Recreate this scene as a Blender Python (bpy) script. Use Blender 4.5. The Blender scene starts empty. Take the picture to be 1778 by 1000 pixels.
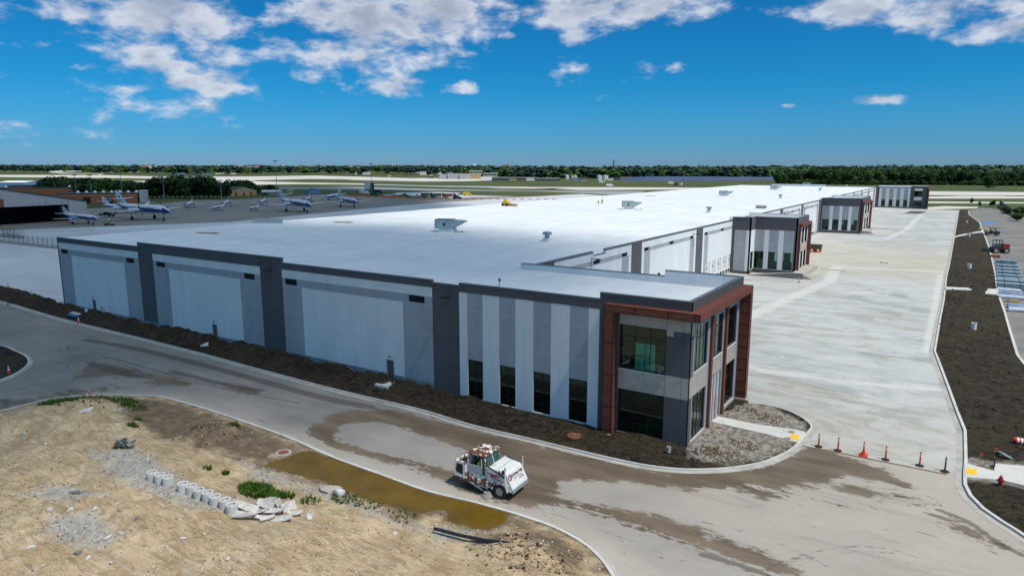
import bpy, bmesh, math, random
import numpy as np
from mathutils import Vector, Matrix, geometry
random.seed(7); RNG = np.random.RandomState(5)
SC = bpy.context.scene
COL = SC.collection
R = math.radians

# ------------------------------------------------------------------ camera, sky, sun, exposure
FOC = 1183.0; CX = 889.0; CY = 500.0; HC = 22.0
PIT = math.atan(208/FOC)
YAW = math.atan((1668-889)/(FOC*math.cos(PIT)+208*math.sin(PIT)))
cd = bpy.data.cameras.new('camera'); cam = bpy.data.objects.new('camera', cd); COL.objects.link(cam)
cd.sensor_width = 36; cd.lens = 36*FOC/1778; cd.clip_end = 30000; cd.clip_start = .5
cam.location = (0, 0, HC); cam.rotation_euler = (math.pi/2-PIT, 0, YAW)
SC.camera = cam
SC.render.resolution_x = 1024; SC.render.resolution_y = 575
SC.view_settings.view_transform = 'Standard'; SC.view_settings.look = 'None'
SC.view_settings.exposure = 0.2; SC.view_settings.gamma = 1

SUN_EL = R(60); SUN_AZ = R(-7)                      # azimuth of the sun measured from +X towards +Y
sdir = Vector((math.cos(SUN_EL)*math.cos(SUN_AZ), math.cos(SUN_EL)*math.sin(SUN_AZ), math.sin(SUN_EL)))
sl = bpy.data.lights.new('sun', 'SUN'); sl.energy = 3.6; sl.angle = R(.53); sl.color = (1, .955, .88)
sun = bpy.data.objects.new('sun', sl); COL.objects.link(sun)
sun.rotation_euler = sdir.to_track_quat('Z', 'Y').to_euler(); sun.location = (0, 0, 200)

world = bpy.data.worlds.new('World'); SC.world = world; world.use_nodes = True
WT = world.node_tree; WT.nodes.clear()
def N(t, typ, **kw):
    n = t.nodes.new(typ)
    for k, v in kw.items():
        if k.startswith('i_'): n.inputs[k[2:].replace('_', ' ')].default_value = v
        else: setattr(n, k, v)
    return n
def L(t, a, b): t.links.new(a, b)
def mth(t, op, a, b=None, c=None, clamp=False):
    n = t.nodes.new('ShaderNodeMath'); n.operation = op; n.use_clamp = clamp
    for i, s in enumerate((a, b, c)):
        if s is None: continue
        if isinstance(s, (int, float)): n.inputs[i].default_value = s
        else: t.links.new(s, n.inputs[i])
    return n.outputs[0]
def ramp(t, fac, stops):
    n = t.nodes.new('ShaderNodeValToRGB'); e = n.color_ramp.elements
    while len(e) < len(stops): e.new(.5)
    for q, (p, c) in zip(e, stops): q.position = p; q.color = (c if len(c) == 4 else (*c, 1))
    t.links.new(fac, n.inputs[0]); return n.outputs[0]
def mixc(t, f, a, b, mode='MIX'):
    n = t.nodes.new('ShaderNodeMix'); n.data_type = 'RGBA'; n.blend_type = mode
    for i, s in ((0, f), (6, a), (7, b)):
        if isinstance(s, (int, float)): n.inputs[i].default_value = s
        elif isinstance(s, tuple): n.inputs[i].default_value = s if len(s) == 4 else (*s, 1)
        else: t.links.new(s, n.inputs[i])
    return n.outputs[2]

def make_sky():
    t = WT
    sky = N(t, 'ShaderNodeTexSky', sky_type='NISHITA', sun_disc=False, sun_elevation=SUN_EL,
            sun_rotation=math.pi/2-SUN_AZ, altitude=200, air_density=1.0, dust_density=.35, ozone_density=3.0)
    tc = N(t, 'ShaderNodeTexCoord'); sep = N(t, 'ShaderNodeSeparateXYZ'); L(t, tc.outputs['Generated'], sep.inputs[0])
    X, Y, Z = sep.outputs
    el = mth(t, 'ARCSINE', Z)
    hs = N(t, 'ShaderNodeHueSaturation'); hs.inputs['Saturation'].default_value = 1.15; hs.inputs['Hue'].default_value = .49
    L(t, sky.outputs[0], hs.inputs['Color'])
    k_ = N(t, 'ShaderNodeMapRange'); L(t, el, k_.inputs[0]); k_.inputs[1].default_value = -.02; k_.inputs[2].default_value = .8
    tint = ramp(t, k_.outputs[0], [(0, (.24, .37, .72)), (.06, (.12, .35, .66)), (.16, (.045, .365, .61)), (.33, (.03, .34, .56)), (.42, (1.1, 1.0, .84)), (1, (1.32, 1.15, .93))])
    skyc = mixc(t, 1.0, hs.outputs[0], tint, 'MULTIPLY')
    # clouds on a layer overhead: direction projected to a plane
    zz = mth(t, 'ADD', Z, .05)
    px = mth(t, 'DIVIDE', X, zz); py = mth(t, 'DIVIDE', Y, zz)
    # azimuth (from the +Y axis turned like the camera) and elevation
    az = mth(t, 'ARCTAN2', X, Y)
    cmb = N(t, 'ShaderNodeCombineXYZ'); L(t, px, cmb.inputs[0]); L(t, py, cmb.inputs[1])
    def fbm(scale, detail, off, dist=.0, rough=.55):
        mp = N(t, 'ShaderNodeMapping'); mp.inputs['Location'].default_value = off
        L(t, cmb.outputs[0], mp.inputs[0])
        n = N(t, 'ShaderNodeTexNoise'); n.inputs['Scale'].default_value = scale; n.inputs['Detail'].default_value = detail
        n.inputs['Roughness'].default_value = rough; n.inputs['Distortion'].default_value = dist
        L(t, mp.outputs[0], n.inputs['Vector']); return n.outputs[0]
    big = None
    # (azimuth, elevation, half width, half height, weight) of each cloud bank; radians
    for a, e, w, h, k in CLOUDS:
        dx = mth(t, 'DIVIDE', mth(t, 'SUBTRACT', az, a), w); dy = mth(t, 'DIVIDE', mth(t, 'SUBTRACT', el, e), h)
        d = mth(t, 'ADD', mth(t, 'MULTIPLY', dx, dx), mth(t, 'MULTIPLY', dy, dy))
        b = mth(t, 'MULTIPLY', mth(t, 'SUBTRACT', 1.0, mth(t, 'POWER', d, .7)), k)
        b = mth(t, 'MAXIMUM', b, -1.7)
        big = b if big is None else mth(t, 'MAXIMUM', big, b)
    def dens(off):
        # puffs in angular space, so they keep their size towards the horizon
        ca = N(t, 'ShaderNodeCombineXYZ')
        L(t, az, ca.inputs[0]); L(t, mth(t, 'MULTIPLY', mth(t, 'ADD', el, off), 1.9), ca.inputs[1])
        n = N(t, 'ShaderNodeTexNoise'); n.inputs['Scale'].default_value = 17; n.inputs['Detail'].default_value = 10
        n.inputs['Roughness'].default_value = .58; n.inputs['Distortion'].default_value = .12
        L(t, ca.outputs[0], n.inputs['Vector'])
        return mth(t, 'ADD', mth(t, 'MULTIPLY', mth(t, 'SUBTRACT', n.outputs[0], .5), 3.7), mth(t, 'SUBTRACT', big, .12))
    d0 = dens(0); d1 = dens(.022)
    cov = N(t, 'ShaderNodeMapRange', interpolation_type='SMOOTHSTEP'); L(t, d0, cov.inputs[0])
    cov.inputs[1].default_value = -.05; cov.inputs[2].default_value = 1.0
    lit = mth(t, 'ADD', mth(t, 'MULTIPLY', mth(t, 'SUBTRACT', d0, d1), .9), .55, clamp=True)
    thick = N(t, 'ShaderNodeMapRange', interpolation_type='SMOOTHSTEP'); L(t, d0, thick.inputs[0])
    thick.inputs[1].default_value = .6; thick.inputs[2].default_value = 1.7
    c = mixc(t, lit, (2.5, 2.9, 3.8), (4.9, 5.1, 5.6))
    c = mixc(t, mth(t, 'MULTIPLY', thick.outputs[0], .8), c, (1.7, 2.15, 2.9))
    al = mth(t, 'MULTIPLY', cov.outputs[0], .93)
    fin = mixc(t, al, skyc, c)
    bg = N(t, 'ShaderNodeBackground'); bg.inputs[1].default_value = .135
    L(t, fin, bg.inputs[0])
    out = N(t, 'ShaderNodeOutputWorld'); L(t, bg.outputs[0], out.inputs[0])
def pixdir(u, v):
    p = PIT; fw = Vector((-math.sin(YAW)*math.cos(p), math.cos(YAW)*math.cos(p), -math.sin(p)))
    up = Vector((-math.sin(YAW)*math.sin(p), math.cos(YAW)*math.sin(p), math.cos(p)))
    rt = Vector((math.cos(YAW), math.sin(YAW), 0))
    return (fw*FOC + rt*(u-CX) - up*(v-CY))
def skyspot(u, v, w, h, k):
    d = pixdir(u, v).normalized()
    return (math.atan2(d.x, d.y), math.asin(d.z), w/1150, h/1150, k)
CLOUDS = [skyspot(*a) for a in [
    (270, 20, 165, 62, 1.25), (290, 105, 120, 45, .95), (330, 140, 120, 34, .9), (200, 5, 100, 30, .8),
    (680, 30, 200, 70, 1.35), (590, 95, 145, 45, .95), (790, 20, 120, 55, 1.3), (760, 95, 70, 34, .7), (690, 148, 100, 20, .7),
    (800, 152, 24, 12, .55), (560, 163, 22, 9, .5), (1040, 15, 150, 42, 1.2), (1010, 55, 40, 22, .7), (1170, 5, 110, 26, .9),
    (1500, 12, 120, 34, 1.15), (1640, 25, 130, 28, 1.0), (1740, 48, 90, 24, 1.05), (880, 62, 28, 10, .5),
    (240, 160, 110, 22, .3), (330, 180, 120, 24, .45), (240, 205, 100, 14, .2), (45, 232, 60, 16, .25), (80, 28, 50, 20, .1),
    (1515, 174, 50, 9, .9), (1368, 183, 16, 5, .7), (1050, 130, 40, 26, .12), (1175, 117, 14, 9, .4)]]
make_sky()

# ------------------------------------------------------------------ helpers
def G(u, v, z=0.0):                                  # the ground point seen at a survey pixel
    d = pixdir(u, v); k = (z-HC)/d.z
    return Vector((d.x*k, d.y*k, z))
def hgt(u, vb, vt):                                  # height of something whose foot and top are seen at vb and vt
    p = G(u, vb); d = pixdir(u, vt); return HC+d.z/math.hypot(d.x, d.y)*math.hypot(p.x, p.y)
def GX(pts, z=0.0): return [tuple(G(u, v, z)[:2]) for u, v in pts]

MATS = {}
def M(name, c1, c2=None, scale=1.0, rough=.85, bump=0.0, bscale=None, metal=0.0, thr=(.35, .65), detail=5, stretch=(1, 1, 1), spec=.35, c3=None, s3=.1, t3=(.45, .6)):
    m = bpy.data.materials.new(name); m.use_nodes = True; t = m.node_tree; t.nodes.clear()
    b = N(t, 'ShaderNodeBsdfPrincipled'); o = N(t, 'ShaderNodeOutputMaterial'); L(t, b.outputs[0], o.inputs[0])
    b.inputs['Roughness'].default_value = rough; b.inputs['Metallic'].default_value = metal
    b.inputs['Specular IOR Level'].default_value = spec
    tc = N(t, 'ShaderNodeTexCoord'); mp = N(t, 'ShaderNodeMapping'); mp.inputs['Scale'].default_value = stretch
    L(t, tc.outputs['Object'], mp.inputs[0])
    col = (*c1, 1)
    if c2:
        n = N(t, 'ShaderNodeTexNoise'); n.inputs['Scale'].default_value = scale; n.inputs['Detail'].default_value = detail
        n.inputs['Roughness'].default_value = .6; L(t, mp.outputs[0], n.inputs['Vector'])
        col = ramp(t, n.outputs[0], [(thr[0], c1), (thr[1], c2)])
        if c3:
            n3 = N(t, 'ShaderNodeTexNoise'); n3.inputs['Scale'].default_value = s3; n3.inputs['Detail'].default_value = 7
            n3.inputs['Roughness'].default_value = .65; L(t, mp.outputs[0], n3.inputs['Vector'])
            f = N(t, 'ShaderNodeMapRange'); L(t, n3.outputs[0], f.inputs[0]); f.inputs[1].default_value = t3[0]; f.inputs[2].default_value = t3[1]
            col = mixc(t, f.outputs[0], col, c3)
        L(t, col, b.inputs['Base Color'])
    else: b.inputs['Base Color'].default_value = col
    if bump:
        n2 = N(t, 'ShaderNodeTexNoise'); n2.inputs['Scale'].default_value = bscale or scale*4; n2.inputs['Detail'].default_value = 4
        L(t, mp.outputs[0], n2.inputs['Vector'])
        bp = N(t, 'ShaderNodeBump'); bp.inputs['Strength'].default_value = 1; bp.inputs['Distance'].default_value = bump
        L(t, n2.outputs[0], bp.inputs['Height']); L(t, bp.outputs[0], b.inputs['Normal'])
    MATS[name] = m; return m

class MB:
    def __init__(s): s.v = []; s.f = []; s.m = []; s.T = None
    def add(s, vs, fs, mat):
        o = len(s.v)
        if s.T is not None: vs = [tuple(s.T @ Vector(p)) for p in vs]
        s.v += [tuple(p) for p in vs]
        for f in fs: s.f.append(tuple(i+o for i in f)); s.m.append(mat)
    def box(s, x0, x1, y0, y1, z0, z1, mat):
        s.add([(x0,y0,z0),(x1,y0,z0),(x1,y1,z0),(x0,y1,z0),(x0,y0,z1),(x1,y0,z1),(x1,y1,z1),(x0,y1,z1)],
              [(0,3,2,1),(4,5,6,7),(0,1,5,4),(1,2,6,5),(2,3,7,6),(3,0,4,7)], mat)
    def quad(s, a, b, c, d, mat): s.add([a,b,c,d], [(0,1,2,3)], mat)
    def loft(s, rings, mat, cap=True, closed=True):
        n = len(rings[0]); vs = [p for r in rings for p in r]; fs = []
        for k in range(len(rings)-1):
            for i in range(n if closed else n-1):
                j = (i+1) % n; fs.append((k*n+i, k*n+j, (k+1)*n+j, (k+1)*n+i))
        if cap: fs.append(tuple(range(n-1, -1, -1))); fs.append(tuple(range((len(rings)-1)*n, len(rings)*n)))
        s.add(vs, fs, mat)
    def tube(s, p0, p1, r0, r1=None, mat=None, n=8, cap=True):
        r1 = r0 if r1 is None else r1; p0 = Vector(p0); p1 = Vector(p1); d = (p1-p0).normalized()
        a = d.orthogonal().normalized(); b = d.cross(a)
        rg = [[p+(a*math.cos(2*math.pi*i/n)+b*math.sin(2*math.pi*i/n))*r for i in range(n)] for p, r in ((p0, r0), (p1, r1))]
        s.loft(rg, mat, cap)
    def lathe(s, prof, mat, c=(0,0,0), n=16, axis='z', cap=True):
        rg = []
        for r, h in prof:
            ring = []
            for i in range(n):
                a = 2*math.pi*i/n; x, y = r*math.cos(a), r*math.sin(a)
                ring.append({'z': (c[0]+x, c[1]+y, c[2]+h), 'y': (c[0]+x, c[1]+h, c[2]-y), 'x': (c[0]+h, c[1]+x, c[2]+y)}[axis])
            rg.append(ring)
        s.loft(rg, mat, cap)
    def prism(s, poly, z0, z1, mat, side=None):
        n = len(poly)
        a = sum(poly[i][0]*poly[(i+1)%n][1]-poly[(i+1)%n][0]*poly[i][1] for i in range(n))
        if a < 0: poly = poly[::-1]
        s.add([(x,y,z0) for x,y in poly]+[(x,y,z1) for x,y in poly],
              [tuple(range(n-1,-1,-1)), tuple(range(n,2*n))], mat)
        s.add([(x,y,z0) for x,y in poly]+[(x,y,z1) for x,y in poly], [(i,(i+1)%n,n+(i+1)%n,n+i) for i in range(n)], side or mat)
    def profile(s, pts, y0, y1, mat):                # a closed outline in x,z swept along y
        n = len(pts); s.add([(x,y0,z) for x,z in pts]+[(x,y1,z) for x,z in pts],
              [tuple(range(n)), tuple(range(2*n-1,n-1,-1))]+[(i,n+i,n+(i+1)%n,(i+1)%n) for i in range(n)], mat)
    def build(s, name, parent=None, smooth=False, fixn=True, bevel=0):
        me = bpy.data.meshes.new(name); off = Vector((0,0,0))
        if parent is not None:
            q = parent
            while q.parent is not None: q = q.parent
            if q.name == 'warehouse': off = q.location.copy()      # the warehouse is laid out in world coordinates
        me.from_pydata([tuple(Vector(p)-off) for p in s.v], [], s.f)
        names = []
        for x in s.m:
            if x not in names: names.append(x)
        for x in names: me.materials.append(MATS[x])
        me.polygons.foreach_set('material_index', [names.index(x) for x in s.m])
        if smooth: me.polygons.foreach_set('use_smooth', [True]*len(s.f))
        if fixn:
            bm = bmesh.new(); bm.from_mesh(me); bmesh.ops.recalc_face_normals(bm, faces=bm.faces[:]); bm.to_mesh(me); bm.free()
        me.update()
        o = bpy.data.objects.new(name, me); COL.objects.link(o)
        if parent is not None: o.parent = parent
        if bevel:
            md = o.modifiers.new('bevel', 'BEVEL'); md.width = bevel; md.segments = 2; md.limit_method = 'ANGLE'
        return o
def tag(o, label=None, cat=None, group=None, kind=None):
    if label: o['label'] = label
    if cat: o['category'] = cat
    if group: o['group'] = group
    if kind: o['kind'] = kind
    return o
def empty(name, loc=(0,0,0), label=None, cat=None, group=None):
    o = bpy.data.objects.new(name, None); COL.objects.link(o); o.location = loc; o.empty_display_size = .3
    return tag(o, label, cat, group)
def copy_tree(src, loc, rz=None, label=None, scale=None, group=None):
    c = src.copy(); COL.objects.link(c); c.location = loc
    if rz is not None: c.rotation_euler = (0, 0, rz)
    if scale is not None: c.scale = (scale,)*3 if isinstance(scale, (int, float)) else scale
    if label: c['label'] = label
    if group: c['group'] = group
    def rec(a, b):
        for ch in a.children:
            d = ch.copy(); COL.objects.link(d); d.parent = b; rec(ch, d)
    rec(src, c); return c
def struct(mb, name, **k): return tag(mb.build(name, **k), kind='structure')
def inpoly(x, y, poly):
    x = np.asarray(x); y = np.asarray(y); r = np.zeros(x.shape, bool); n = len(poly); j = n-1
    for i in range(n):
        xi, yi = poly[i]; xj, yj = poly[j]
        if yi != yj: r ^= ((yi > y) != (yj > y)) & (x < (xj-xi)*(y-yi)/(yj-yi)+xi)
        j = i
    return r
def pdist(x, y, line, closed=False):
    d = np.full(np.shape(x), 1e9); n = len(line)
    for i in range(n if closed else n-1):
        ax, ay = line[i]; bx, by = line[(i+1)%n]; dx, dy = bx-ax, by-ay; q = dx*dx+dy*dy+1e-9
        t = np.clip(((x-ax)*dx+(y-ay)*dy)/q, 0, 1); d = np.minimum(d, np.hypot(x-ax-t*dx, y-ay-t*dy))
    return d
def sdist(x, y, poly):                               # positive inside
    d = pdist(x, y, poly, True); return np.where(inpoly(x, y, poly), d, -d)
_h = RNG.rand(256, 256)
def vnoise(x, y, s):
    x = x/s; y = y/s; xi = np.floor(x).astype(int); yi = np.floor(y).astype(int); fx = x-xi; fy = y-yi
    fx = fx*fx*(3-2*fx); fy = fy*fy*(3-2*fy); g = lambda a, b: _h[a & 255, b & 255]
    return (g(xi,yi)*(1-fx)+g(xi+1,yi)*fx)*(1-fy)+(g(xi,yi+1)*(1-fx)+g(xi+1,yi+1)*fx)*fy
def fb(x, y, s, o=4):
    r = 0; a = .5
    for k in range(o): r = r+a*vnoise(x+17*k, y-9*k, s); s /= 2; a /= 2
    return r/(1-.5**o)
def sheet(name, poly, cell, mat, hf=None, attrs=None, z=0.0, kind='structure', margin=0.0):
    """a fine grid over a polygon; hf(x,y) height, attrs {name: array function}"""
    P = np.array(poly); x0, y0 = P.min(0); x1, y1 = P.max(0)
    xs = np.arange(x0, x1+cell, cell); ys = np.arange(y0, y1+cell, cell)
    Xg, Yg = np.meshgrid(xs, ys); keep = inpoly((Xg[:-1,:-1]+cell/2), (Yg[:-1,:-1]+cell/2), poly)
    idx = np.arange(Xg.size).reshape(Xg.shape)
    q = np.stack([idx[:-1,:-1], idx[:-1,1:], idx[1:,1:], idx[1:,:-1]], -1)[keep]
    used, inv = np.unique(q, return_inverse=True); q = inv.reshape(q.shape)
    X = Xg.ravel()[used]; Y = Yg.ravel()[used]
    Z = np.full(X.shape, z) if hf is None else z+hf(X, Y)
    me = bpy.data.meshes.new(name); me.vertices.add(len(X)); me.vertices.foreach_set('co', np.stack([X,Y,Z],1).ravel().astype(np.float32))
    me.loops.add(q.size); me.loops.foreach_set('vertex_index', q.ravel().astype(np.int32))
    me.polygons.add(len(q)); me.polygons.foreach_set('loop_start', (np.arange(len(q))*4).astype(np.int32))
    me.polygons.foreach_set('use_smooth', np.ones(len(q), bool))
    me.update(calc_edges=True); me.materials.append(MATS[mat])
    for k, fn in (attrs or {}).items():
        a = me.attributes.new(k, 'FLOAT', 'POINT'); a.data.foreach_set('value', fn(X, Y).astype(np.float32))
    o = bpy.data.objects.new(name, me); COL.objects.link(o); return tag(o, kind=kind)

# ------------------------------------------------------------------ materials
M('light_panel', (.68,.69,.71), (.75,.76,.78), scale=.5, rough=.8, bump=.002, bscale=30, stretch=(1,1,.25), c3=(.645,.655,.675), s3=.9, t3=(.5,.8))
M('mid_panel', (.34,.35,.38), (.39,.40,.43), scale=.5, rough=.8, bump=.002, bscale=30, stretch=(1,1,.25), c3=(.30,.31,.335), s3=.9, t3=(.5,.8))
M('dark_panel', (.088,.083,.092), (.108,.102,.111), scale=.5, rough=.75, bump=.002, bscale=30, stretch=(1,1,.25), c3=(.10,.098,.105), s3=.9, t3=(.55,.8))
M('reveal', (.52,.53,.555), rough=.9)
M('base_band', (.19,.205,.235), (.24,.255,.285), scale=.7, rough=.8)
M('joint', (.80,.81,.83), rough=.9)  # paler than the panels: lit chamfer edges painted into the joint colour
M('joint_dark', (.05,.05,.058), rough=.9)
M('cap_metal', (.13,.135,.15), (.16,.165,.18), scale=1, rough=.5, metal=.2)
M('bare_concrete', (.36,.32,.275), (.47,.425,.375), scale=1.2, rough=.9, c3=(.28,.26,.24), s3=.6, t3=(.5,.8))
M('retaining_wall', (.17,.165,.16), (.21,.205,.20), scale=1, rough=.9)
M('grey_primer', (.30,.31,.33), rough=.8)
M('sheathing', (.140,.041,.025), (.180,.054,.034), scale=2, rough=.7, c3=(.105,.028,.020), s3=1.2, t3=(.55,.8))
M('black_tape', (.012,.012,.014), rough=.6)
M('mullion', (.010,.013,.014), rough=.35)
M('louver', (.012,.012,.014), (.03,.03,.032), scale=3, rough=.6)
M('door_paint', (.11,.115,.13), rough=.55)
M('insulation', (.55,.53,.60), (.68,.66,.72), scale=3, rough=.7)
M('rubber', (.012,.012,.012), rough=.7)
M('interior', (.12,.15,.15), (.17,.20,.20), scale=.8, rough=.9)
M('stud_white', (.62,.63,.62), rough=.8)
M('galvanised', (.30,.37,.38), (.42,.49,.50), scale=1.5, rough=.45, metal=.35)
M('tank_white', (.62,.63,.62), (.72,.73,.72), scale=.2, rough=.7)
M('steel_grey', (.22,.24,.26), (.3,.32,.34), scale=2, rough=.5, metal=.4)
M('orange_plastic', (.60,.035,.018), (.70,.055,.025), scale=4, rough=.5)
M('white_band', (.78,.78,.78), rough=.5)
M('teal_post', (.012,.05,.075), rough=.5)
M('black_rubber_base', (.02,.02,.022), rough=.8)
M('yellow_pad', (.80,.46,.012), (.86,.52,.02), scale=3, rough=.6)
M('hydrant_red', (.32,.012,.02), rough=.4)
M('hivis', (.55,.85,.02), rough=.8)
M('hivis_orange', (.9,.2,.02), rough=.8)
M('skin', (.42,.24,.16), rough=.6)
M('trousers', (.03,.035,.05), rough=.9)
M('hard_hat', (.8,.8,.78), rough=.4)
M('boots', (.03,.022,.016), rough=.8)
M('precast', (.48,.47,.46), (.60,.59,.58), scale=4, rough=.85, bump=.004, c3=(.36,.31,.25), s3=1.5, t3=(.5,.75))
M('broken_precast', (.45,.43,.40), (.60,.58,.56), scale=4, rough=.85, bump=.006, c3=(.34,.28,.21), s3=1.2, t3=(.48,.7))
M('black_pipe', (.018,.020,.026), rough=.45)
M('yellow_paint', (.62,.42,.02), rough=.5)
M('timber', (.34,.23,.12), (.46,.33,.19), scale=3, rough=.85)
M('rust_iron', (.16,.06,.03), (.24,.10,.05), scale=5, rough=.9)
M('paint_white', (.60,.60,.58), (.70,.70,.68), scale=2, rough=.45, c3=(.40,.37,.32), s3=1.6, t3=(.55,.75))
M('rusty_white', (.70,.70,.68), (.74,.74,.72), scale=1.7, rough=.5, c3=(.15,.045,.018), s3=3.1, t3=(.53,.55))
M('very_rusty', (.68,.67,.64), (.72,.71,.69), scale=1.7, rough=.6, c3=(.13,.045,.022), s3=2.6, t3=(.44,.47))
M('dark_metal', (.025,.027,.03), (.05,.05,.052), scale=3, rough=.6)
M('chrome', (.6,.6,.6), rough=.25, metal=.9)
M('wheel_rim', (.36,.31,.24), (.5,.45,.38), scale=5, rough=.6)
M('tyre', (.03,.026,.022), (.05,.042,.034), scale=6, rough=.9)
M('cab_glass', (.02,.075,.07), rough=.12, spec=.8)
M('broom', (.25,.24,.22), rough=.9)
M('letter_red', (.28,.015,.035), rough=.5)
M('letter_black', (.03,.006,.012), rough=.5)
M('letter_pink', (.55,.12,.16), rough=.5)
M('letter_grey', (.30,.38,.34), rough=.5)
M('stripe_red', (.35,.03,.05), rough=.5)
M('plane_white', (.62,.64,.68), rough=.3)
M('plane_blue', (.016,.045,.20), rough=.3)
M('plane_lightblue', (.16,.32,.55), rough=.3)
M('plane_window', (.01,.012,.02), rough=.2)
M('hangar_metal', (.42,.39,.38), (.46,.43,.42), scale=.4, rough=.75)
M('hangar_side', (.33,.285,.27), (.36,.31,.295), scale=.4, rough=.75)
M('hangar_dark', (.012,.012,.014), (.02,.02,.022), scale=.3, rough=.9)
M('brick', (.30,.105,.045), (.36,.135,.06), scale=.6, rough=.9, stretch=(1,1,4))
M('brick_band', (.42,.19,.09), rough=.9)
M('flat_roof', (.055,.055,.06), (.08,.08,.085), scale=.2, rough=.9)
M('far_white', (.6,.6,.58), (.7,.7,.68), scale=.05, rough=.8)
M('far_grey', (.34,.36,.38), (.42,.44,.46), scale=.05, rough=.8)
M('far_blue', (.12,.25,.42), rough=.7)
M('far_dark', (.05,.055,.065), (.08,.08,.09), scale=.05, rough=.8)
M('far_tan', (.42,.28,.15), (.48,.33,.19), scale=.05, rough=.8)
M('far_red', (.25,.07,.05), rough=.8)
M('solar', (.035,.06,.13), (.06,.09,.17), scale=.02, rough=.6)
M('barrier_orange', (.55,.16,.02), rough=.6)
M('vehicle_white', (.62,.63,.64), rough=.35)
M('vehicle_dark', (.02,.022,.028), rough=.35)
M('vehicle_red', (.35,.02,.02), rough=.35)
M('vehicle_yellow', (.55,.38,.03), rough=.45)
M('vehicle_olive', (.09,.085,.04), rough=.6)
M('plastic_blue', (.02,.16,.28), rough=.5)
M('wrap_blue', (.14,.22,.38), (.36,.42,.52), scale=1.2, rough=.5, thr=(.4,.6))
M('wrap_white', (.6,.62,.66), (.4,.46,.56), scale=2.2, rough=.45, thr=(.45,.6))
M('panel_stack', (.30,.40,.44), (.40,.50,.54), scale=.8, rough=.5, metal=.2)
M('bark', (.06,.045,.03), (.09,.07,.05), scale=4, rough=.95)
def leafmat(name, a, b, s):
    M(name, a, b, scale=s, rough=.75, thr=(.38,.64), detail=3, spec=.15)
    t = MATS[name].node_tree; bs = [n for n in t.nodes if n.type == 'BSDF_PRINCIPLED'][0]; src = bs.inputs['Base Color'].links[0].from_socket
    oi = N(t, 'ShaderNodeObjectInfo'); mr = N(t, 'ShaderNodeMapRange'); L(t, oi.outputs['Random'], mr.inputs[0]); mr.inputs[3].default_value = .62; mr.inputs[4].default_value = 1.65
    hs = N(t, 'ShaderNodeHueSaturation'); L(t, mr.outputs[0], hs.inputs['Value']); L(t, src, hs.inputs['Color']); L(t, hs.outputs[0], bs.inputs['Base Color'])
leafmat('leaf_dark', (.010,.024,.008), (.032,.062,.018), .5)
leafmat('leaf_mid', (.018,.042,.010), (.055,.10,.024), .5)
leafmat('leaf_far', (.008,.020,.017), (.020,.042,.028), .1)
leafmat('weed', (.02,.05,.006), (.07,.15,.015), 3)
leafmat('straw', (.13,.085,.03), (.24,.16,.06), 3)
M('wire', (.06,.07,.07), rough=.6)
M('granite', (.45,.44,.42), (.62,.61,.58), scale=6, rough=.9)
M('rock_dark', (.10,.10,.11), (.2,.2,.21), scale=6, rough=.9)
M('clod', (.022,.014,.009), (.070,.048,.031), scale=6, rough=.95)
M('clod_tan', (.20,.13,.075), (.30,.21,.13), scale=6, rough=.95)

def glass_mat(name, tint, refl=.10):
    m = bpy.data.materials.new(name); m.use_nodes = True; t = m.node_tree; t.nodes.clear()
    tr = N(t, 'ShaderNodeBsdfTransparent'); tr.inputs[0].default_value = (*tint, 1)
    gl = N(t, 'ShaderNodeBsdfGlossy'); gl.inputs['Roughness'].default_value = .02; gl.inputs[0].default_value = (.75,.9,.88,1)
    fr = N(t, 'ShaderNodeFresnel'); fr.inputs[0].default_value = 1.5
    f = mth(t, 'ADD', mth(t, 'MULTIPLY', fr.outputs[0], .9), refl-.04, clamp=True)
    mx = N(t, 'ShaderNodeMixShader'); L(t, f, mx.inputs[0]); L(t, tr.outputs[0], mx.inputs[1]); L(t, gl.outputs[0], mx.inputs[2])
    o = N(t, 'ShaderNodeOutputMaterial'); L(t, mx.outputs[0], o.inputs[0]); MATS[name] = m
glass_mat('glass', (.34,.60,.58), .045)

def ground_mat(name, build):
    m = bpy.data.materials.new(name); m.use_nodes = True; t = m.node_tree; t.nodes.clear()
    b = N(t, 'ShaderNodeBsdfPrincipled'); o = N(t, 'ShaderNodeOutputMaterial'); L(t, b.outputs[0], o.inputs[0])
    b.inputs['Specular IOR Level'].default_value = .3
    tc = N(t, 'ShaderNodeTexCoord')
    def nz(scale, detail=6, stretch=(1,1,1), rough=.6, dist=0):
        mp = N(t, 'ShaderNodeMapping'); mp.inputs['Scale'].default_value = stretch; L(t, tc.outputs['Object'], mp.inputs[0])
        n = N(t, 'ShaderNodeTexNoise'); n.inputs['Scale'].default_value = scale; n.inputs['Detail'].default_value = detail
        n.inputs['Roughness'].default_value = rough; n.inputs['Distortion'].default_value = dist
        L(t, mp.outputs[0], n.inputs['Vector']); return n.outputs[0]
    def at(k): a = N(t, 'ShaderNodeAttribute', attribute_name=k); return a.outputs['Fac']
    def sm(v, a, c):
        f = N(t, 'ShaderNodeMapRange', interpolation_type='SMOOTHSTEP'); L(t, v, f.inputs[0]); f.inputs[1].default_value = a; f.inputs[2].default_value = c; return f.outputs[0]
    def bump(h, d):
        bp = N(t, 'ShaderNodeBump'); bp.inputs['Distance'].default_value = d; L(t, h, bp.inputs['Height']); L(t, bp.outputs[0], b.inputs['Normal'])
    build(t, b, nz, at, sm, bump); MATS[name] = m
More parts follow.
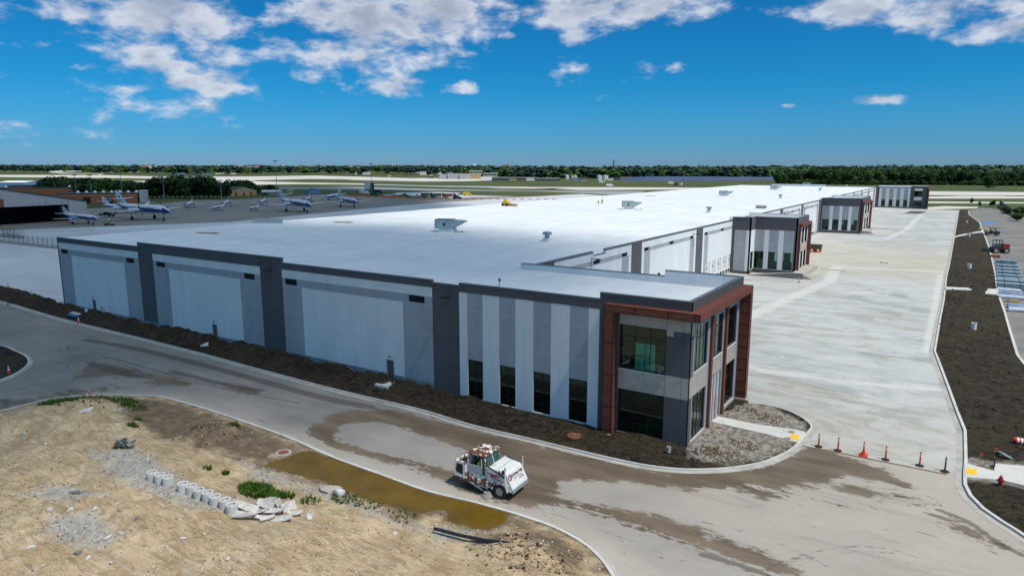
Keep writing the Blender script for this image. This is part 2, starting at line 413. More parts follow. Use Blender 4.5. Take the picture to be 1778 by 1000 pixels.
def _roof(t, b, nz, at, sm, bump):
    c = mixc(t, sm(nz(.35, 6, (1,.3,1)), .3, .7), (.68,.685,.69), (.78,.785,.79))
    c = mixc(t, mth(t, 'MULTIPLY', sm(nz(.10, 8, (.35,1,1), .68), .5, .72), .6), c, (.58,.585,.60))
    c = mixc(t, mth(t, 'MULTIPLY', sm(nz(1.4, 9, (.12,1.6,1), .75, 1.0), .60, .70), .35), c, (.42,.42,.43))
    tc = N(t, 'ShaderNodeTexCoord'); sp = N(t, 'ShaderNodeSeparateXYZ'); L(t, tc.outputs['Object'], sp.inputs[0])
    q = mth(t, 'ABSOLUTE', mth(t, 'SUBTRACT', mth(t, 'FRACT', mth(t, 'DIVIDE', mth(t, 'ADD', sp.outputs[1], mth(t, 'MULTIPLY', nz(.3, 2), .3)), 3.05)), .5))
    c = mixc(t, mth(t, 'MULTIPLY', mth(t, 'LESS_THAN', q, .012), .22), c, (.40,.41,.43))
    q = mth(t, 'ABSOLUTE', mth(t, 'SUBTRACT', mth(t, 'FRACT', mth(t, 'DIVIDE', sp.outputs[0], 24.0)), .5))
    c = mixc(t, mth(t, 'MULTIPLY', mth(t, 'LESS_THAN', q, .004), .25), c, (.40,.41,.43))
    L(t, c, b.inputs['Base Color']); b.inputs['Roughness'].default_value = .6
    bump(nz(1.2, 5), .01)
ground_mat('roof_membrane', _roof)
def _road(t, b, nz, at, sm, bump):
    c = mixc(t, sm(nz(.22, 6), .3, .7), (.185,.176,.168), (.26,.247,.232))
    c = mixc(t, mth(t, 'MULTIPLY', sm(nz(.5, 7, (.12,1,1), .7), .45, .75), .55), c, (.28,.262,.24))
    c = mixc(t, mth(t, 'MULTIPLY', sm(nz(40, 2), .35, .65), .22), c, (.10,.095,.09))
    c = mixc(t, mth(t, 'MULTIPLY', at('dust'), .9), c, mixc(t, nz(.8, 6, (.3,1,1)), (.54,.475,.405), (.40,.350,.295)))
    e = mth(t, 'ADD', mth(t, 'MULTIPLY', mth(t, 'SUBTRACT', nz(.42, 10, (.4,1.5,1), .72, .6), .5), 2.4), mth(t, 'MULTIPLY', mth(t, 'SUBTRACT', nz(2.2, 10, (.45,1,1), .80), .5), 3.0))
    c = mixc(t, mth(t, 'MULTIPLY', sm(nz(.35, 9, (.16,1.2,1), .75, .5), .52, .70), .45), c, (.135,.12,.108))
    c = mixc(t, mth(t, 'MULTIPLY', sm(nz(1.8, 9, (.5,1,1), .75), .60, .68), .45), c, (.15,.125,.10))
    w = sm(mth(t, 'ADD', at('wet'), e), -.05, .16)
    wc = mixc(t, sm(nz(.5, 5, (.25,1,1)), .3, .7), (.090,.062,.037), (.185,.135,.088))
    c = mixc(t, mth(t, 'MULTIPLY', w, .93), c, wc)
    tr = sm(mth(t, 'ADD', at('streak'), mth(t, 'MULTIPLY', e, .22)), .0, .18)
    c = mixc(t, mth(t, 'MULTIPLY', tr, .66), c, (.075,.062,.052))
    L(t, c, b.inputs['Base Color'])
    L(t, mth(t, 'SUBTRACT', .86, mth(t, 'MULTIPLY', w, .30)), b.inputs['Roughness'])
    bump(nz(25, 3), .012)
ground_mat('road_surface', _road)
def _apron(t, b, nz, at, sm, bump):
    c = mixc(t, sm(nz(.05, 5), .3, .7), (.42,.42,.40), (.50,.50,.48))
    c = mixc(t, mth(t, 'MULTIPLY', sm(nz(.13, 9, (.55,1.3,1), .70, 1.8), .47, .64), .85), c, (.28,.29,.283))
    c = mixc(t, mth(t, 'MULTIPLY', sm(nz(.15, 9, (.55,1.3,1), .68, 2.6), .50, .64), .70), c, (.30,.275,.205))
    c = mixc(t, mth(t, 'MULTIPLY', sm(nz(.045, 4), .45, .62), .35), c, (.56,.56,.55))
    c = mixc(t, mth(t, 'MULTIPLY', at('tan'), .72), c, mixc(t, sm(nz(.14, 7, (.3,1.4,1), .7, .6), .35, .7), (.50,.455,.36), (.43,.385,.30)))
    # sawn joints
    tc = N(t, 'ShaderNodeTexCoord'); sp = N(t, 'ShaderNodeSeparateXYZ'); L(t, tc.outputs['Object'], sp.inputs[0])
    j = None
    for o_, w_ in ((sp.outputs[0], 4.6), (sp.outputs[1], 4.6)):
        q = mth(t, 'ABSOLUTE', mth(t, 'SUBTRACT', mth(t, 'FRACT', mth(t, 'DIVIDE', o_, w_)), .5))
        q = mth(t, 'LESS_THAN', q, .007); j = q if j is None else mth(t, 'MAXIMUM', j, q)
    c = mixc(t, mth(t, 'MULTIPLY', j, .18), c, (.2,.19,.17))
    c = mixc(t, mth(t, 'MULTIPLY', sm(at('line'), 0, .6), .6), c, (.60,.585,.55))
    e = mth(t, 'MULTIPLY', mth(t, 'SUBTRACT', nz(.7, 8), .5), 1.3)
    c = mixc(t, mth(t, 'MULTIPLY', sm(mth(t, 'ADD', at('wet'), e), -.05, .2), .7), c, (.22,.19,.15))
    c = mixc(t, mth(t, 'MULTIPLY', sm(nz(30, 2), .4, .7), .12), c, (.28,.27,.25))
    L(t, c, b.inputs['Base Color']); b.inputs['Roughness'].default_value = .85
    bump(nz(18, 3), .006)
ground_mat('apron_surface', _apron)
def _sand(t, b, nz, at, sm, bump):
    c = mixc(t, sm(nz(.35, 7, (1,1,1), .68), .3, .7), (.46,.320,.170), (.72,.555,.355))
    c = mixc(t, mth(t, 'MULTIPLY', sm(nz(1.1, 9, (.45,1.5,1), .74, 1.8), .44, .62), .7), c, (.27,.19,.105))
    c = mixc(t, mth(t, 'MULTIPLY', sm(nz(.18, 6, (1,1,1), .6, .5), .48, .66), .55), c, (.34,.25,.15))
    c = mixc(t, mth(t, 'MULTIPLY', sm(nz(.7, 9, (.2,2.2,1), .7, 3.0), .54, .62), .55), c, (.66,.58,.45))
    e = mth(t, 'MULTIPLY', mth(t, 'SUBTRACT', nz(.8, 8, (1,1,1), .7), .5), 1.3)
    g = sm(mth(t, 'ADD', at('grey'), e), -.1, .45)
    c = mixc(t, mth(t, 'MULTIPLY', g, .85), c, mixc(t, sm(nz(3, 6), .35, .65), (.33,.315,.29), (.50,.485,.46)))
    br = sm(mth(t, 'ADD', at('brown'), e), -.1, .4)
    c = mixc(t, mth(t, 'MULTIPLY', br, .9), c, mixc(t, sm(nz(1.4, 6), .3, .7), (.085,.055,.034), (.20,.135,.085)))
    c = mixc(t, mth(t, 'MULTIPLY', sm(nz(22, 6, (1,1,1), .75), .52, .66), .45), c, (.22,.165,.10))
    c = mixc(t, mth(t, 'MULTIPLY', sm(nz(15, 6, (1,1,1), .75), .56, .68), .45), c, (.74,.67,.55))
    wh = mth(t, 'MULTIPLY', sm(nz(5, 8, (1,1,1), .75), .60, .68), .55)
    c = mixc(t, wh, c, (.60,.57,.52))
    dk = mth(t, 'MULTIPLY', sm(nz(6.3, 8, (1,1,1), .75), .60, .70), .5)
    c = mixc(t, dk, c, (.17,.13,.09))
    L(t, c, b.inputs['Base Color']); b.inputs['Roughness'].default_value = .95
    bump(mth(t, 'ADD', mth(t, 'MULTIPLY', nz(2.2, 9, (1,1,1), .75), 1.0), mth(t, 'MULTIPLY', nz(11, 6, (1,1,1), .7), .5)), .20)
ground_mat('sand_surface', _sand)
def _soil(t, b, nz, at, sm, bump):
    c = mixc(t, sm(nz(1.6, 10, (1,1,1), .80), .40, .62), (.010,.0065,.0045), (.095,.064,.038))
    c = mixc(t, mth(t, 'MULTIPLY', sm(nz(.12, 6), .42, .66), .6), c, mixc(t, nz(1.3, 6), (.050,.044,.018), (.090,.070,.034)))
    e = mth(t, 'MULTIPLY', mth(t, 'SUBTRACT', nz(1.1, 8, (1,1,1), .7), .5), 1.4)
    g = sm(mth(t, 'ADD', at('grey'), e), -.1, .4)
    c = mixc(t, mth(t, 'MULTIPLY', g, .92), c, mixc(t, sm(nz(2.6, 7, (1,1,1), .7), .38, .62), (.27,.20,.135), (.62,.58,.52)))
    c = mixc(t, mth(t, 'MULTIPLY', sm(nz(9, 6, (1,1,1), .7), .70, .73), .5), c, (.30,.27,.22))
    L(t, c, b.inputs['Base Color']); b.inputs['Roughness'].default_value = .95
    bump(mth(t, 'ADD', nz(2, 10, (1,1,1), .8), mth(t, 'MULTIPLY', nz(9, 6), .4)), .5)
ground_mat('soil_surface', _soil)
def _grass(t, b, nz, at, sm, bump):
    c = mixc(t, sm(nz(.006, 6), .35, .65), (.048,.066,.017), (.090,.098,.026))  # grass tones lowered, putting cloud shade over the fields into the colour
    c = mixc(t, mth(t, 'MULTIPLY', sm(nz(.02, 6, (.4,1,1)), .45, .7), .6), c, (.045,.075,.018))
    L(t, c, b.inputs['Base Color']); b.inputs['Roughness'].default_value = 1
ground_mat('grass_surface', _grass)
def _water(t, b, nz, at, sm, bump):
    c = mixc(t, sm(nz(.35, 5), .3, .7), (.100,.055,.003), (.145,.084,.006))
    L(t, c, b.inputs['Base Color']); b.inputs['Roughness'].default_value = .2; b.inputs['Specular IOR Level'].default_value = .22; bump(nz(3, 3), .004)
ground_mat('puddle_water', _water)
M('concrete_kerb', (.50,.485,.45), (.60,.585,.55), scale=1.5, rough=.85, c3=(.36,.33,.29), s3=.35, t3=(.5,.8))
M('gutter', (.36,.34,.31), (.46,.44,.40), scale=1, rough=.85, c3=(.24,.20,.16), s3=.3, t3=(.5,.75))
M('sidewalk', (.52,.51,.47), (.58,.57,.53), scale=1.2, rough=.85)
M('old_apron', (.21,.185,.165), (.27,.24,.215), scale=.03, rough=.9, c3=(.155,.14,.13), s3=.06, t3=(.5,.75), stretch=(1,.4,1))
M('new_apron', (.46,.465,.48), (.55,.555,.57), scale=.05, rough=.9, c3=(.64,.64,.64), s3=.09, t3=(.5,.72), stretch=(.5,1,1))
M('runway_pale', (.50,.47,.41), (.58,.55,.49), scale=.01, rough=.9)
M('runway_grey', (.25,.25,.26), (.32,.32,.33), scale=.01, rough=.9)
M('runway_brown', (.36,.27,.22), rough=.9)
M('lot_asphalt', (.155,.145,.135), (.205,.19,.178), scale=.12, rough=.9, c3=(.24,.225,.205), s3=.06, t3=(.45,.7), bump=.004, bscale=30)
M('marking_blue', (.03,.20,.50), rough=.7)
M('drain_board', (.20,.12,.05), rough=.9)
# ------------------------------------------------------------------ ground
def snap_boundary(o, poly, cell):
    me = o.data; n = len(me.vertices); co = np.empty(n*3, np.float32); me.vertices.foreach_get('co', co); co = co.reshape(-1,3)
    q = np.empty(len(me.polygons)*4, np.int32); me.polygons.foreach_get('vertices', q)
    b = np.bincount(q, minlength=n) < 4
    X = co[b,0].astype(float); Y = co[b,1].astype(float); best = np.full(X.shape, 1e9); bx = X.copy(); by = Y.copy(); m = len(poly)
    for i in range(m):
        ax, ay = poly[i]; cx, cy = poly[(i+1)%m]; dx, dy = cx-ax, cy-ay; qq = dx*dx+dy*dy+1e-9
        t = np.clip(((X-ax)*dx+(Y-ay)*dy)/qq, 0, 1); px = ax+t*dx; py = ay+t*dy; d = np.hypot(X-px, Y-py)
        k = d < best; best[k] = d[k]; bx[k] = px[k]; by[k] = py[k]
    k = best < cell*1.5; X[k] = bx[k]; Y[k] = by[k]; co[b,0] = X; co[b,1] = Y
    me.vertices.foreach_set('co', co.ravel()); me.update()
def smooth_line(p, k=5, closed=False):
    p = [Vector((*q, 0)) for q in p]; out = []
    n = len(p)
    for i in range(n-1):
        a = p[max(i-1,0)]; b = p[i]; c = p[i+1]; d = p[min(i+2,n-1)]
        for s in range(k):
            t = s/k; out.append(.5*((2*b)+(c-a)*t+(2*a-5*b+4*c-d)*t*t+(3*b-a-3*c+d)*t**3))
    out.append(p[-1]); return [(q.x, q.y) for q in out]
def offset(line, d):
    out = []; n = len(line)
    for i in range(n):
        a = line[max(i-1,0)]; b = line[min(i+1,n-1)]; dx, dy = b[0]-a[0], b[1]-a[1]; l = math.hypot(dx,dy)+1e-9
        out.append((line[i][0]-dy/l*d, line[i][1]+dx/l*d))
    return out
def strip(mb, line, a, b, z0, z1, mat):
    A = offset(line, a); B = offset(line, b)
    rg = [[(x,y,z0),(x,y,z1),(u,v,z1),(u,v,z0)] for (x,y),(u,v) in zip(A,B)]
    mb.loft(rg, mat)
KA = GX([(0,524.3),(15,528),(101,553.4),(177,572.4),(253,591),(354,616.7),(450,643.3),(589,680),(724,712),(820,740.8),(910,762),(980,779),(1060,798),(1125,811),(1190,817.5),(1260,815.7),(1316.5,807.2),(1344.7,798.1),(1372.8,784),(1392.5,767.2),(1406.5,750.3),(1410.8,743.3),(1406.5,736.2),(1393.9,726.4),(1372.8,715.9),(1344.7,707.4),(1316.5,702.5),(1300,701)])
KA = smooth_line([(-300,49),(-190,48)]+KA, 4)
KB = GX([(-330,800),(-150,748),(0,715.4),(50.6,702.7),(101,692.6),(177,687.5),(228,687.5),(278,690),(316,699),(367,714),(415,730),(500,760),(580,795.2),(660,824),(740,852.8),(820,872),(884,889.6),(919,900.8),(964,916.8),(1012,942.4),(1044,969.6),(1066,1000),(1100,1060),(1125,1130)])
KB = smooth_line(KB, 4)
KC = smooth_line(GX([(-260,560),(-90,583),(0,600),(25,609),(45.6,619),(52,629),(45,639.5),(25,652),(0,661.7),(-60,680),(-260,730)]), 4)
KD = GX([(1665,365),(1654,425),(1647,462),(1642.4,480),(1637.6,521.6),(1631,553.6),(1621,611),(1626.4,624),(1644,672),(1660,716.8),(1672.8,748.8),(1673.8,800),(1671.8,824),(1672.4,843),(1682,862.4),(1704,884.8),(1736,907),(1762,923),(1781,936),(1900,1010),(2050,1100)])
KE = GX([(1681,366),(1683,374),(1700,386),(1708,406),(1718,434),(1724,460),(1728,480),(1730,500),(1735,518),(1744,544),(1753,576),(1765.6,617.6),(1778,633.6),(1860,700),(2000,800)])

g = MB(); g.quad((-16000,-3000,-.08),(16000,-3000,-.08),(16000,26000,-.08),(-16000,26000,-.08),'grass_surface'); struct(g, 'ground')
road_poly = [(-175,7),(48,7),(48,64),(-16,64),(-16,51.9),(-175,51.9)]
def wetf(x, y):
    r = np.full(x.shape, -1.6)
    def add(px, s=1): nonlocal r; r = np.maximum(r, np.clip(sdist(x, y, GX(px))*s*.55, -1.6, .9))
    def splat(px, b): nonlocal r; r = np.maximum(r, np.clip(b+sdist(x, y, GX(px))*.4, -1.6, b+.25))
    def sub(px, s=1): nonlocal r; r = np.minimum(r, np.clip(-sdist(x, y, GX(px))*s*.55, -.9, .9))
    add([(533,748),(545,733),(570,720),(610,713),(650,709),(700,716),(790,734),(850,750),(930,770),(1000,786),(1100,808),(1190,820),(1260,818),(1320,808),(1372,788),(1400,768),(1440,776),(1480,800),(1530,812),(1590,848),(1570,846),(1520,835),(1470,828),(1430,838),(1395,845),(1350,850),(1300,846),(1218,852),(1130,845),(1080,838),(1000,832),(960,850),(990,866),(1060,880),(1150,900),(1260,935),(1330,962),(1400,1000),(1340,1000),(1200,950),(1080,905),(1000,880),(900,880),(860,868),(790,838),(700,806),(620,790),(560,773)], 1.2)
    sub([(582,757),(588,745),(612,735),(655,732),(690,742),(760,764),(806,781),(800,818),(730,802),(660,786),(600,770)], 1.5)
    sub([(968,846),(985,836),(1060,842),(1120,858),(1100,882),(1040,874),(990,862)], 1.2)
    sub([(918,882),(1010,885),(1110,915),(1000,935),(940,905)], 1.2)
    add([(160,630),(185,628),(240,642),(300,655),(352,665),(300,672),(230,665),(262,660),(190,652),(120,658)], .8)
    add([(378,668),(400,664),(455,680),(440,688),(400,680)], .8)
    add([(0,694),(60,690),(120,678),(185,670),(230,672),(185,681),(110,689),(60,698),(0,712)], .7)
    add([(850,790),(930,800),(960,830),(900,880),(800,850),(780,820)], 1.0)
    for p in ([(1262,842),(1300,838),(1360,852),(1370,862),(1330,872),(1300,858)], [(1385,838),(1410,836),(1418,850),(1395,852)], [(1452,848),(1480,842),(1520,858),(1505,862)], [(1490,840),(1520,846)], [(1600,886),(1665,900),(1720,935),(1770,960),(1700,938),(1640,908)]):
        if len(p) > 2: add(p, 1.0)
    splat([(1230,830),(1420,810),(1560,840),(1640,880),(1600,910),(1440,885),(1300,885)], -.50); splat([(900,830),(1000,900),(1200,960),(1260,1000),(1000,960),(860,890)], -.6); splat([(100,600),(300,600),(500,690),(420,700),(250,680)], -.7); splat([(1650,905),(1740,930),(1800,990),(1700,960)], -.4)
    return r
def streakf(x, y):
    r = np.full(x.shape, -1.0)
    for px, w in (([(150,590),(240,606),(330,628),(450,660),(560,690),(640,706)], .65), ([(300,645),(380,665),(450,678)], .45), ([(240,720),(330,738),(460,760)], .08), ([(1218,905),(1300,925),(1360,945),(1440,985)], .12), ([(1218,962),(1300,985),(1360,1010)], .3), ([(1480,826),(1560,842),(1620,865),(1650,900)], .12), ([(60,642),(90,632),(110,618),(100,600)], .12), ([(40,660),(90,648),(125,630),(120,600)], .1), ([(1630,885),(1680,905),(1730,940),(1778,965)], .3), ([(1150,818),(1250,820),(1330,808)], .1),([(150,640),(180,620),(260,640),(380,672),(520,700)], .2),([(30,690),(120,655),(150,630),(130,605)], .12),([(0,640),(60,655),(110,640),(125,615),(100,590)], .12),([(100,700),(220,676),(330,690),(440,726),(560,770)], .1),([(660,840),(760,862),(860,868),(1000,905),(1150,960)], .1),([(930,870),(1050,895),(1200,945),(1300,990)], .14),([(1240,870),(1380,905),(1520,955)], .05),([(1300,1000),(1420,965),(1560,960),(1700,1000)], .08),([(586,744),(620,733),(650,735),(760,765)], .1),
                  ([(1400,905),(1450,925),(1560,918),(1640,935)], .06), ([(1330,985),(1450,950),(1560,955),(1700,990)], .10)):
        d = pdist(x, y, smooth_line(GX(px), 3)); r = np.maximum(r, np.clip((w-d)*1.4, -1, .3))
    return r
def dustf(x, y):
    d = fb(x, y, 9, 4); u = np.clip((x+45)/45, 0, 1); v = np.clip((52-y)/30, 0, 1)
    near = np.clip(1-pdist(x, y, KB)/3.0, 0, 1)
    return np.clip((d-.35)*1.6, 0, 1)*.4+u*.62+near*.45
sheet('road', road_poly, .25, 'road_surface', attrs={'wet': wetf, 'streak': streakf, 'dust': dustf})
g = MB(); g.prism([(-700,-60),(-175.02,-60),(-175.02,52),(-700,70)], -.3, -.004, 'gutter'); struct(g, 'pavement')

# yard of new concrete east of the warehouse
KAe = KA[-45:]
yard_poly = [tuple(G(1392.4,772.8)[:2])]+[p for p in KA[KA.index(min(KA, key=lambda p: (p[0]-G(1392.5,767.2).x)**2+(p[1]-G(1392.5,767.2).y)**2)):]]+[(-15.6,66.4),(-39.6,66.4),(-39.6,441),tuple(G(1612,364)[:2]),KD[0]]+KD[1:13]+[tuple(G(1643,822)[:2])]
def tanf(x, y):
    r = np.clip(1-np.abs(y-185)/45, 0, 1)**.5*np.clip((y-148)/6, 0, 1)
    return np.clip(np.maximum(r, .35*np.clip(1-(y-60)/20, 0, 1))+.15*(fb(x, y, 12)-.5), 0, 1)
def linef(x, y):
    r = np.zeros(x.shape)
    for px, w in (([(1232,582),(1330,536),(1440,488),(1452,463)], 1.0), ([(1452,464),(1640,472)], .9), ([(1540,415),(1575,398),(1600,372)], .8), ([(1240,620),(1330,645),(1490,665),(1625,676)], .5), ([(1636,478),(1616,610)], .8)):
        r = np.maximum(r, np.clip(1.4-pdist(x, y, GX(px))/w, 0, 1))
    return r
def ywet(x, y):
    return np.clip(.9-pdist(x, y, GX([(1330,720),(1420,745),(1520,765),(1600,790)]))*.22, -1, .12)-.35
yd = sheet('yard', yard_poly, .8, 'apron_surface', attrs={'tan': tanf, 'line': linef, 'wet': ywet}, z=.004); snap_boundary(yd, yard_poly, .8)

# topsoil beside the front wall and round the corner of the offices
soilA = KA+[(-16.2,65.5),(-16.2,50.4),(-118,50.6)]+GX([(60,512),(0,498)])+[(-300,62)]
gravA = GX([(1192,796),(1190,770),(1235,722),(1297,700),(1340,706),(1402,735),(1404,752),(1370,786),(1330,802),(1270,812),(1222,806)])
def hA(x, y):
    d = pdist(x, y, KA); n = fb(x, y, 2.2, 4)+.35*(fb(x+9, y, .8, 2)-.5); wall = np.clip(1-np.abs(y-50.3)/2.2, 0, 1)*(x < -40)
    return np.maximum(.045, .10+np.clip((d-.2)/.8, 0, 1)*((n-.42)*.60+wall*.30*n*2*(n > .3))*(1-.6*inpoly(x, y, gravA))+.22*np.clip((d-1)/2, 0, 1)*(x < -60)*(y < 51)+.12*np.clip((d-.2)/.8, 0, 1)*(x < -18))
sA = sheet('topsoil', soilA, .25, 'soil_surface', hf=hA, attrs={'grey': lambda x, y: np.clip(sdist(x, y, gravA)*.6, -.9, .9)}); snap_boundary(sA, soilA, .25)
soilD = KD+[(45,40),(45,92)]+KE[::-1]
walkD = GX([(1674,800),(1700,806),(1726,812),(1800,816),(1800,852),(1739,838),(1674,828)])
def hD(x, y):
    d = np.minimum(pdist(x, y, KD), pdist(x, y, KE)); n = fb(x, y, 2.5, 5); b = fb(x, y, 14, 2)
    w = np.clip(-sdist(x, y, walkD)/1.2, 0, 1)
    return .10+np.clip((d-.2)/1.5, 0, 1)*((n-.45)*.55+b*.35)*w
def gD(x, y):
    return np.maximum(np.clip(.5-np.abs(sdist(x, y, walkD))*.5, -1, .6), -1)
sD = sheet('topsoil', soilD, .4, 'soil_surface', hf=hD, attrs={'grey': gD}); snap_boundary(sD, soilD, .4)
g = MB(); g.prism(KE[:-1]+[(60,88),(60,480)]+GX([(1790,377.5),(1778,377),(1756,376.5),(1744,371),(1735,366),(1718,362),(1700,361.5)]), -.2, .002, 'lot_asphalt'); struct(g, 'parking_lot')
islC = KC+[(-220,20),(-220,44)]
sC = sheet('topsoil', islC, .35, 'soil_surface', hf=lambda x, y: .11+np.clip(pdist(x,y,KC)-.2,0,1)*(fb(x, y, 2.2, 4)-.4)*.4, attrs={'grey': lambda x, y: np.full(x.shape, -.9)}); snap_boundary(sC, islC, .35)

# the unbuilt sandy lot
POND = GX([(464,811),(500,797),(532,790),(564,798),(628,817),(692,837),(756,857.6),(820,873),(878,891),(876,904),(852,916),(807,910),(765.6,888),(708,891),(679,875),(628,859),(580,840),(519,822)])
sand_poly = KB+[(-5,5),(-120,-12),(-160,20)]
mounds = [(G(60,735), .8, 5.0), (G(165,722), .8, 2.4), (G(150,760), .7, 6), (G(372,762), .75, 2.6), (G(420,752), .35, 1.5), (G(885,965), .5, 2.0), (G(945,990), .55, 2.2), (G(200,830), .5, 7), (G(120,930), .6, 6), (G(470,905), .35, 5)]
def hs(x, y):
    d = pdist(x, y, KB); n = fb(x, y, 5, 5); f = fb(x+50, y, .9, 3)
    h = (n-.45)*.5+(f-.5)*.12
    for c, a, r in mounds: h = h+a*np.exp(-((x-c.x)**2+(y-c.y)**2)/(r*r))*(.7+.6*f)
    h = h*np.clip((d-.3)/2.2, 0, 1)+.11
    h = np.where(d < .6, np.clip(h, .09, .112), np.maximum(h, .085+.05*n))
    p = -sdist(x, y, POND)+(fb(x+7, y, 1.6, 4)-.5)*1.5; h = h*np.clip((p+.15)/.7, 0, 1)+.03*(1-np.clip((p+.15)/.7, 0, 1))
    c = G(296,762); h = h-.45*np.exp(-((x-c.x)**2+(y-c.y)**2)/2.2)
    return h
def hpt(x, y): return float(hs(np.array([x]), np.array([y]))[0])
def GS(u, v):                                        # survey pixel to a point on the sandy lot
    z = .1
    for _ in range(6): p = G(u, v, z); z = hpt(p.x, p.y)
    return Vector((p.x, p.y, z))
greyP = [GX(p) for p in ([(140,800),(250,790),(330,850),(440,880),(470,910),(330,900),(200,860)], [(400,800),(470,815),(540,840),(620,870),(700,905),(780,915),(800,930),(740,935),(640,905),(520,860),(430,835)], [(355,736),(380,732),(425,745),(430,752),(395,748)], [(20,870),(120,850),(200,880),(120,900)], [(60,915),(160,905),(240,940),(180,975),(80,960)], [(700,910),(860,915),(820,940),(760,950)])]
brownP = [GX(p) for p in ([(190,690),(300,695),(420,735),(520,770),(560,790),(480,798),(430,812),(330,790),(270,770),(210,740)], [(90,698),(220,700),(260,720),(170,722),(100,712)], [(870,900),(930,905),(1010,945),(1050,1000),(990,1010),(900,960),(820,955),(810,935),(900,925)], [(310,735),(430,745),(450,780),(330,785)])]
def greyf(x, y):
    r = np.full(x.shape, -1.0)
    for p in greyP: r = np.maximum(r, np.clip(sdist(x, y, p)*.35, -1, .45))
    return r
def brownf(x, y):
    r = np.clip(.45-(-sdist(x, y, POND))*.32, -1, .5)
    for p in brownP: r = np.maximum(r, np.clip(sdist(x, y, p)*.3, -1, .45))
    r = np.maximum(r, np.clip(.30-pdist(x, y, KB)*.4, -1, .3))
    return r
sS = sheet('sandy_lot', sand_poly, .22, 'sand_surface', hf=hs, attrs={'grey': greyf, 'brown': brownf}); snap_boundary(sS, sand_poly, .22)
pw = MB(); sg = -1 if sdist(np.array([offset(POND, -.7)[3][0]]), np.array([offset(POND, -.7)[3][1]]), POND)[0] < 0 else 1
pe = []
for q in offset(smooth_line(POND+[POND[0]], 3), sg*.6)[:-1]:           # the water stops at the back of the kerb
    if not inpoly(np.array([q[0]]), np.array([q[1]]), sand_poly)[0] or pdist(np.array([q[0]]), np.array([q[1]]), KB)[0] < .12:
        d2, q2 = min(((q[0]-x)**2+(q[1]-y)**2, (x, y)) for x, y in [(KB[i][0]*(1-t)+KB[i+1][0]*t, KB[i][1]*(1-t)+KB[i+1][1]*t) for i in range(len(KB)-1) for t in (0,.2,.4,.6,.8)])
        q = (q2[0], q2[1]-.12)
    pe.append(q)
pw.prism(pe, .07, .095, 'puddle_water'); struct(pw, 'puddle')

# kerbs and gutters
k = MB(); strip(k, KA, 0, -.42, -.1, .012, 'gutter'); strip(k, KA, .16, 0, -.1, .15, 'concrete_kerb'); struct(k, 'kerb')
k = MB(); strip(k, KB, 0, .34, -.1, .012, 'gutter'); strip(k, KB, -.2, 0, -.1, .165, 'concrete_kerb'); struct(k, 'kerb')
k = MB(); strip(k, KC, .3, 0, -.1, .012, 'gutter'); strip(k, KC, 0, -.18, -.1, .15, 'concrete_kerb'); struct(k, 'kerb')
k = MB(); strip(k, KD, -.5, 0, -.1, .016, 'gutter'); strip(k, KD, 0, .22, -.1, .16, 'concrete_kerb'); struct(k, 'kerb')
k = MB(); strip(k, KE, .2, -.1, -.1, .15, 'concrete_kerb'); struct(k, 'kerb')
k = MB(); strip(k, smooth_line(GX([(1700,361.8),(1718,362.3),(1735,366.3),(1744,371.3),(1756,376.7),(1790,377.5)]), 4), -.2, .2, 0, .15, 'concrete_kerb'); struct(k, 'kerb')
# walks
w = MB(); w.prism(GX([(1235,731.3),(1246,722),(1309.5,735.5),(1379.8,745.4),(1398,749),(1400,755),(1386,768),(1330.6,753),(1274,740.5)], .17), .0, .17, 'sidewalk'); struct(w, 'sidewalk')
w = MB(); w.prism(GX([(1675,802),(1696,808.8),(1726.4,816.8),(1727,804),(1800,810),(1800,846),(1772.8,840.8),(1739,832.8),(1675,827)], .19), 0, .19, 'sidewalk'); struct(w, 'sidewalk')
w = MB(); w.prism(GX([(1642,498),(1733,502),(1733,511),(1711,510),(1711,505),(1642,502)], .3), 0, .32, 'sidewalk'); struct(w, 'sidewalk')
w = MB(); w.prism(GX([(1690,404),(1707,400),(1708,403),(1665,411),(1650,413),(1668,408)], .3), 0, .42, 'sidewalk'); struct(w, 'sidewalk')
d = MB(); dl = GX([(1392.4,773.5),(1430,780),(1643.6,823)]); strip(d, dl, 0, -.16, 0, .03, 'drain_board'); strip(d, dl, .05, 0, 0, .018, 'black_tape'); struct(d, 'expansion_joint')

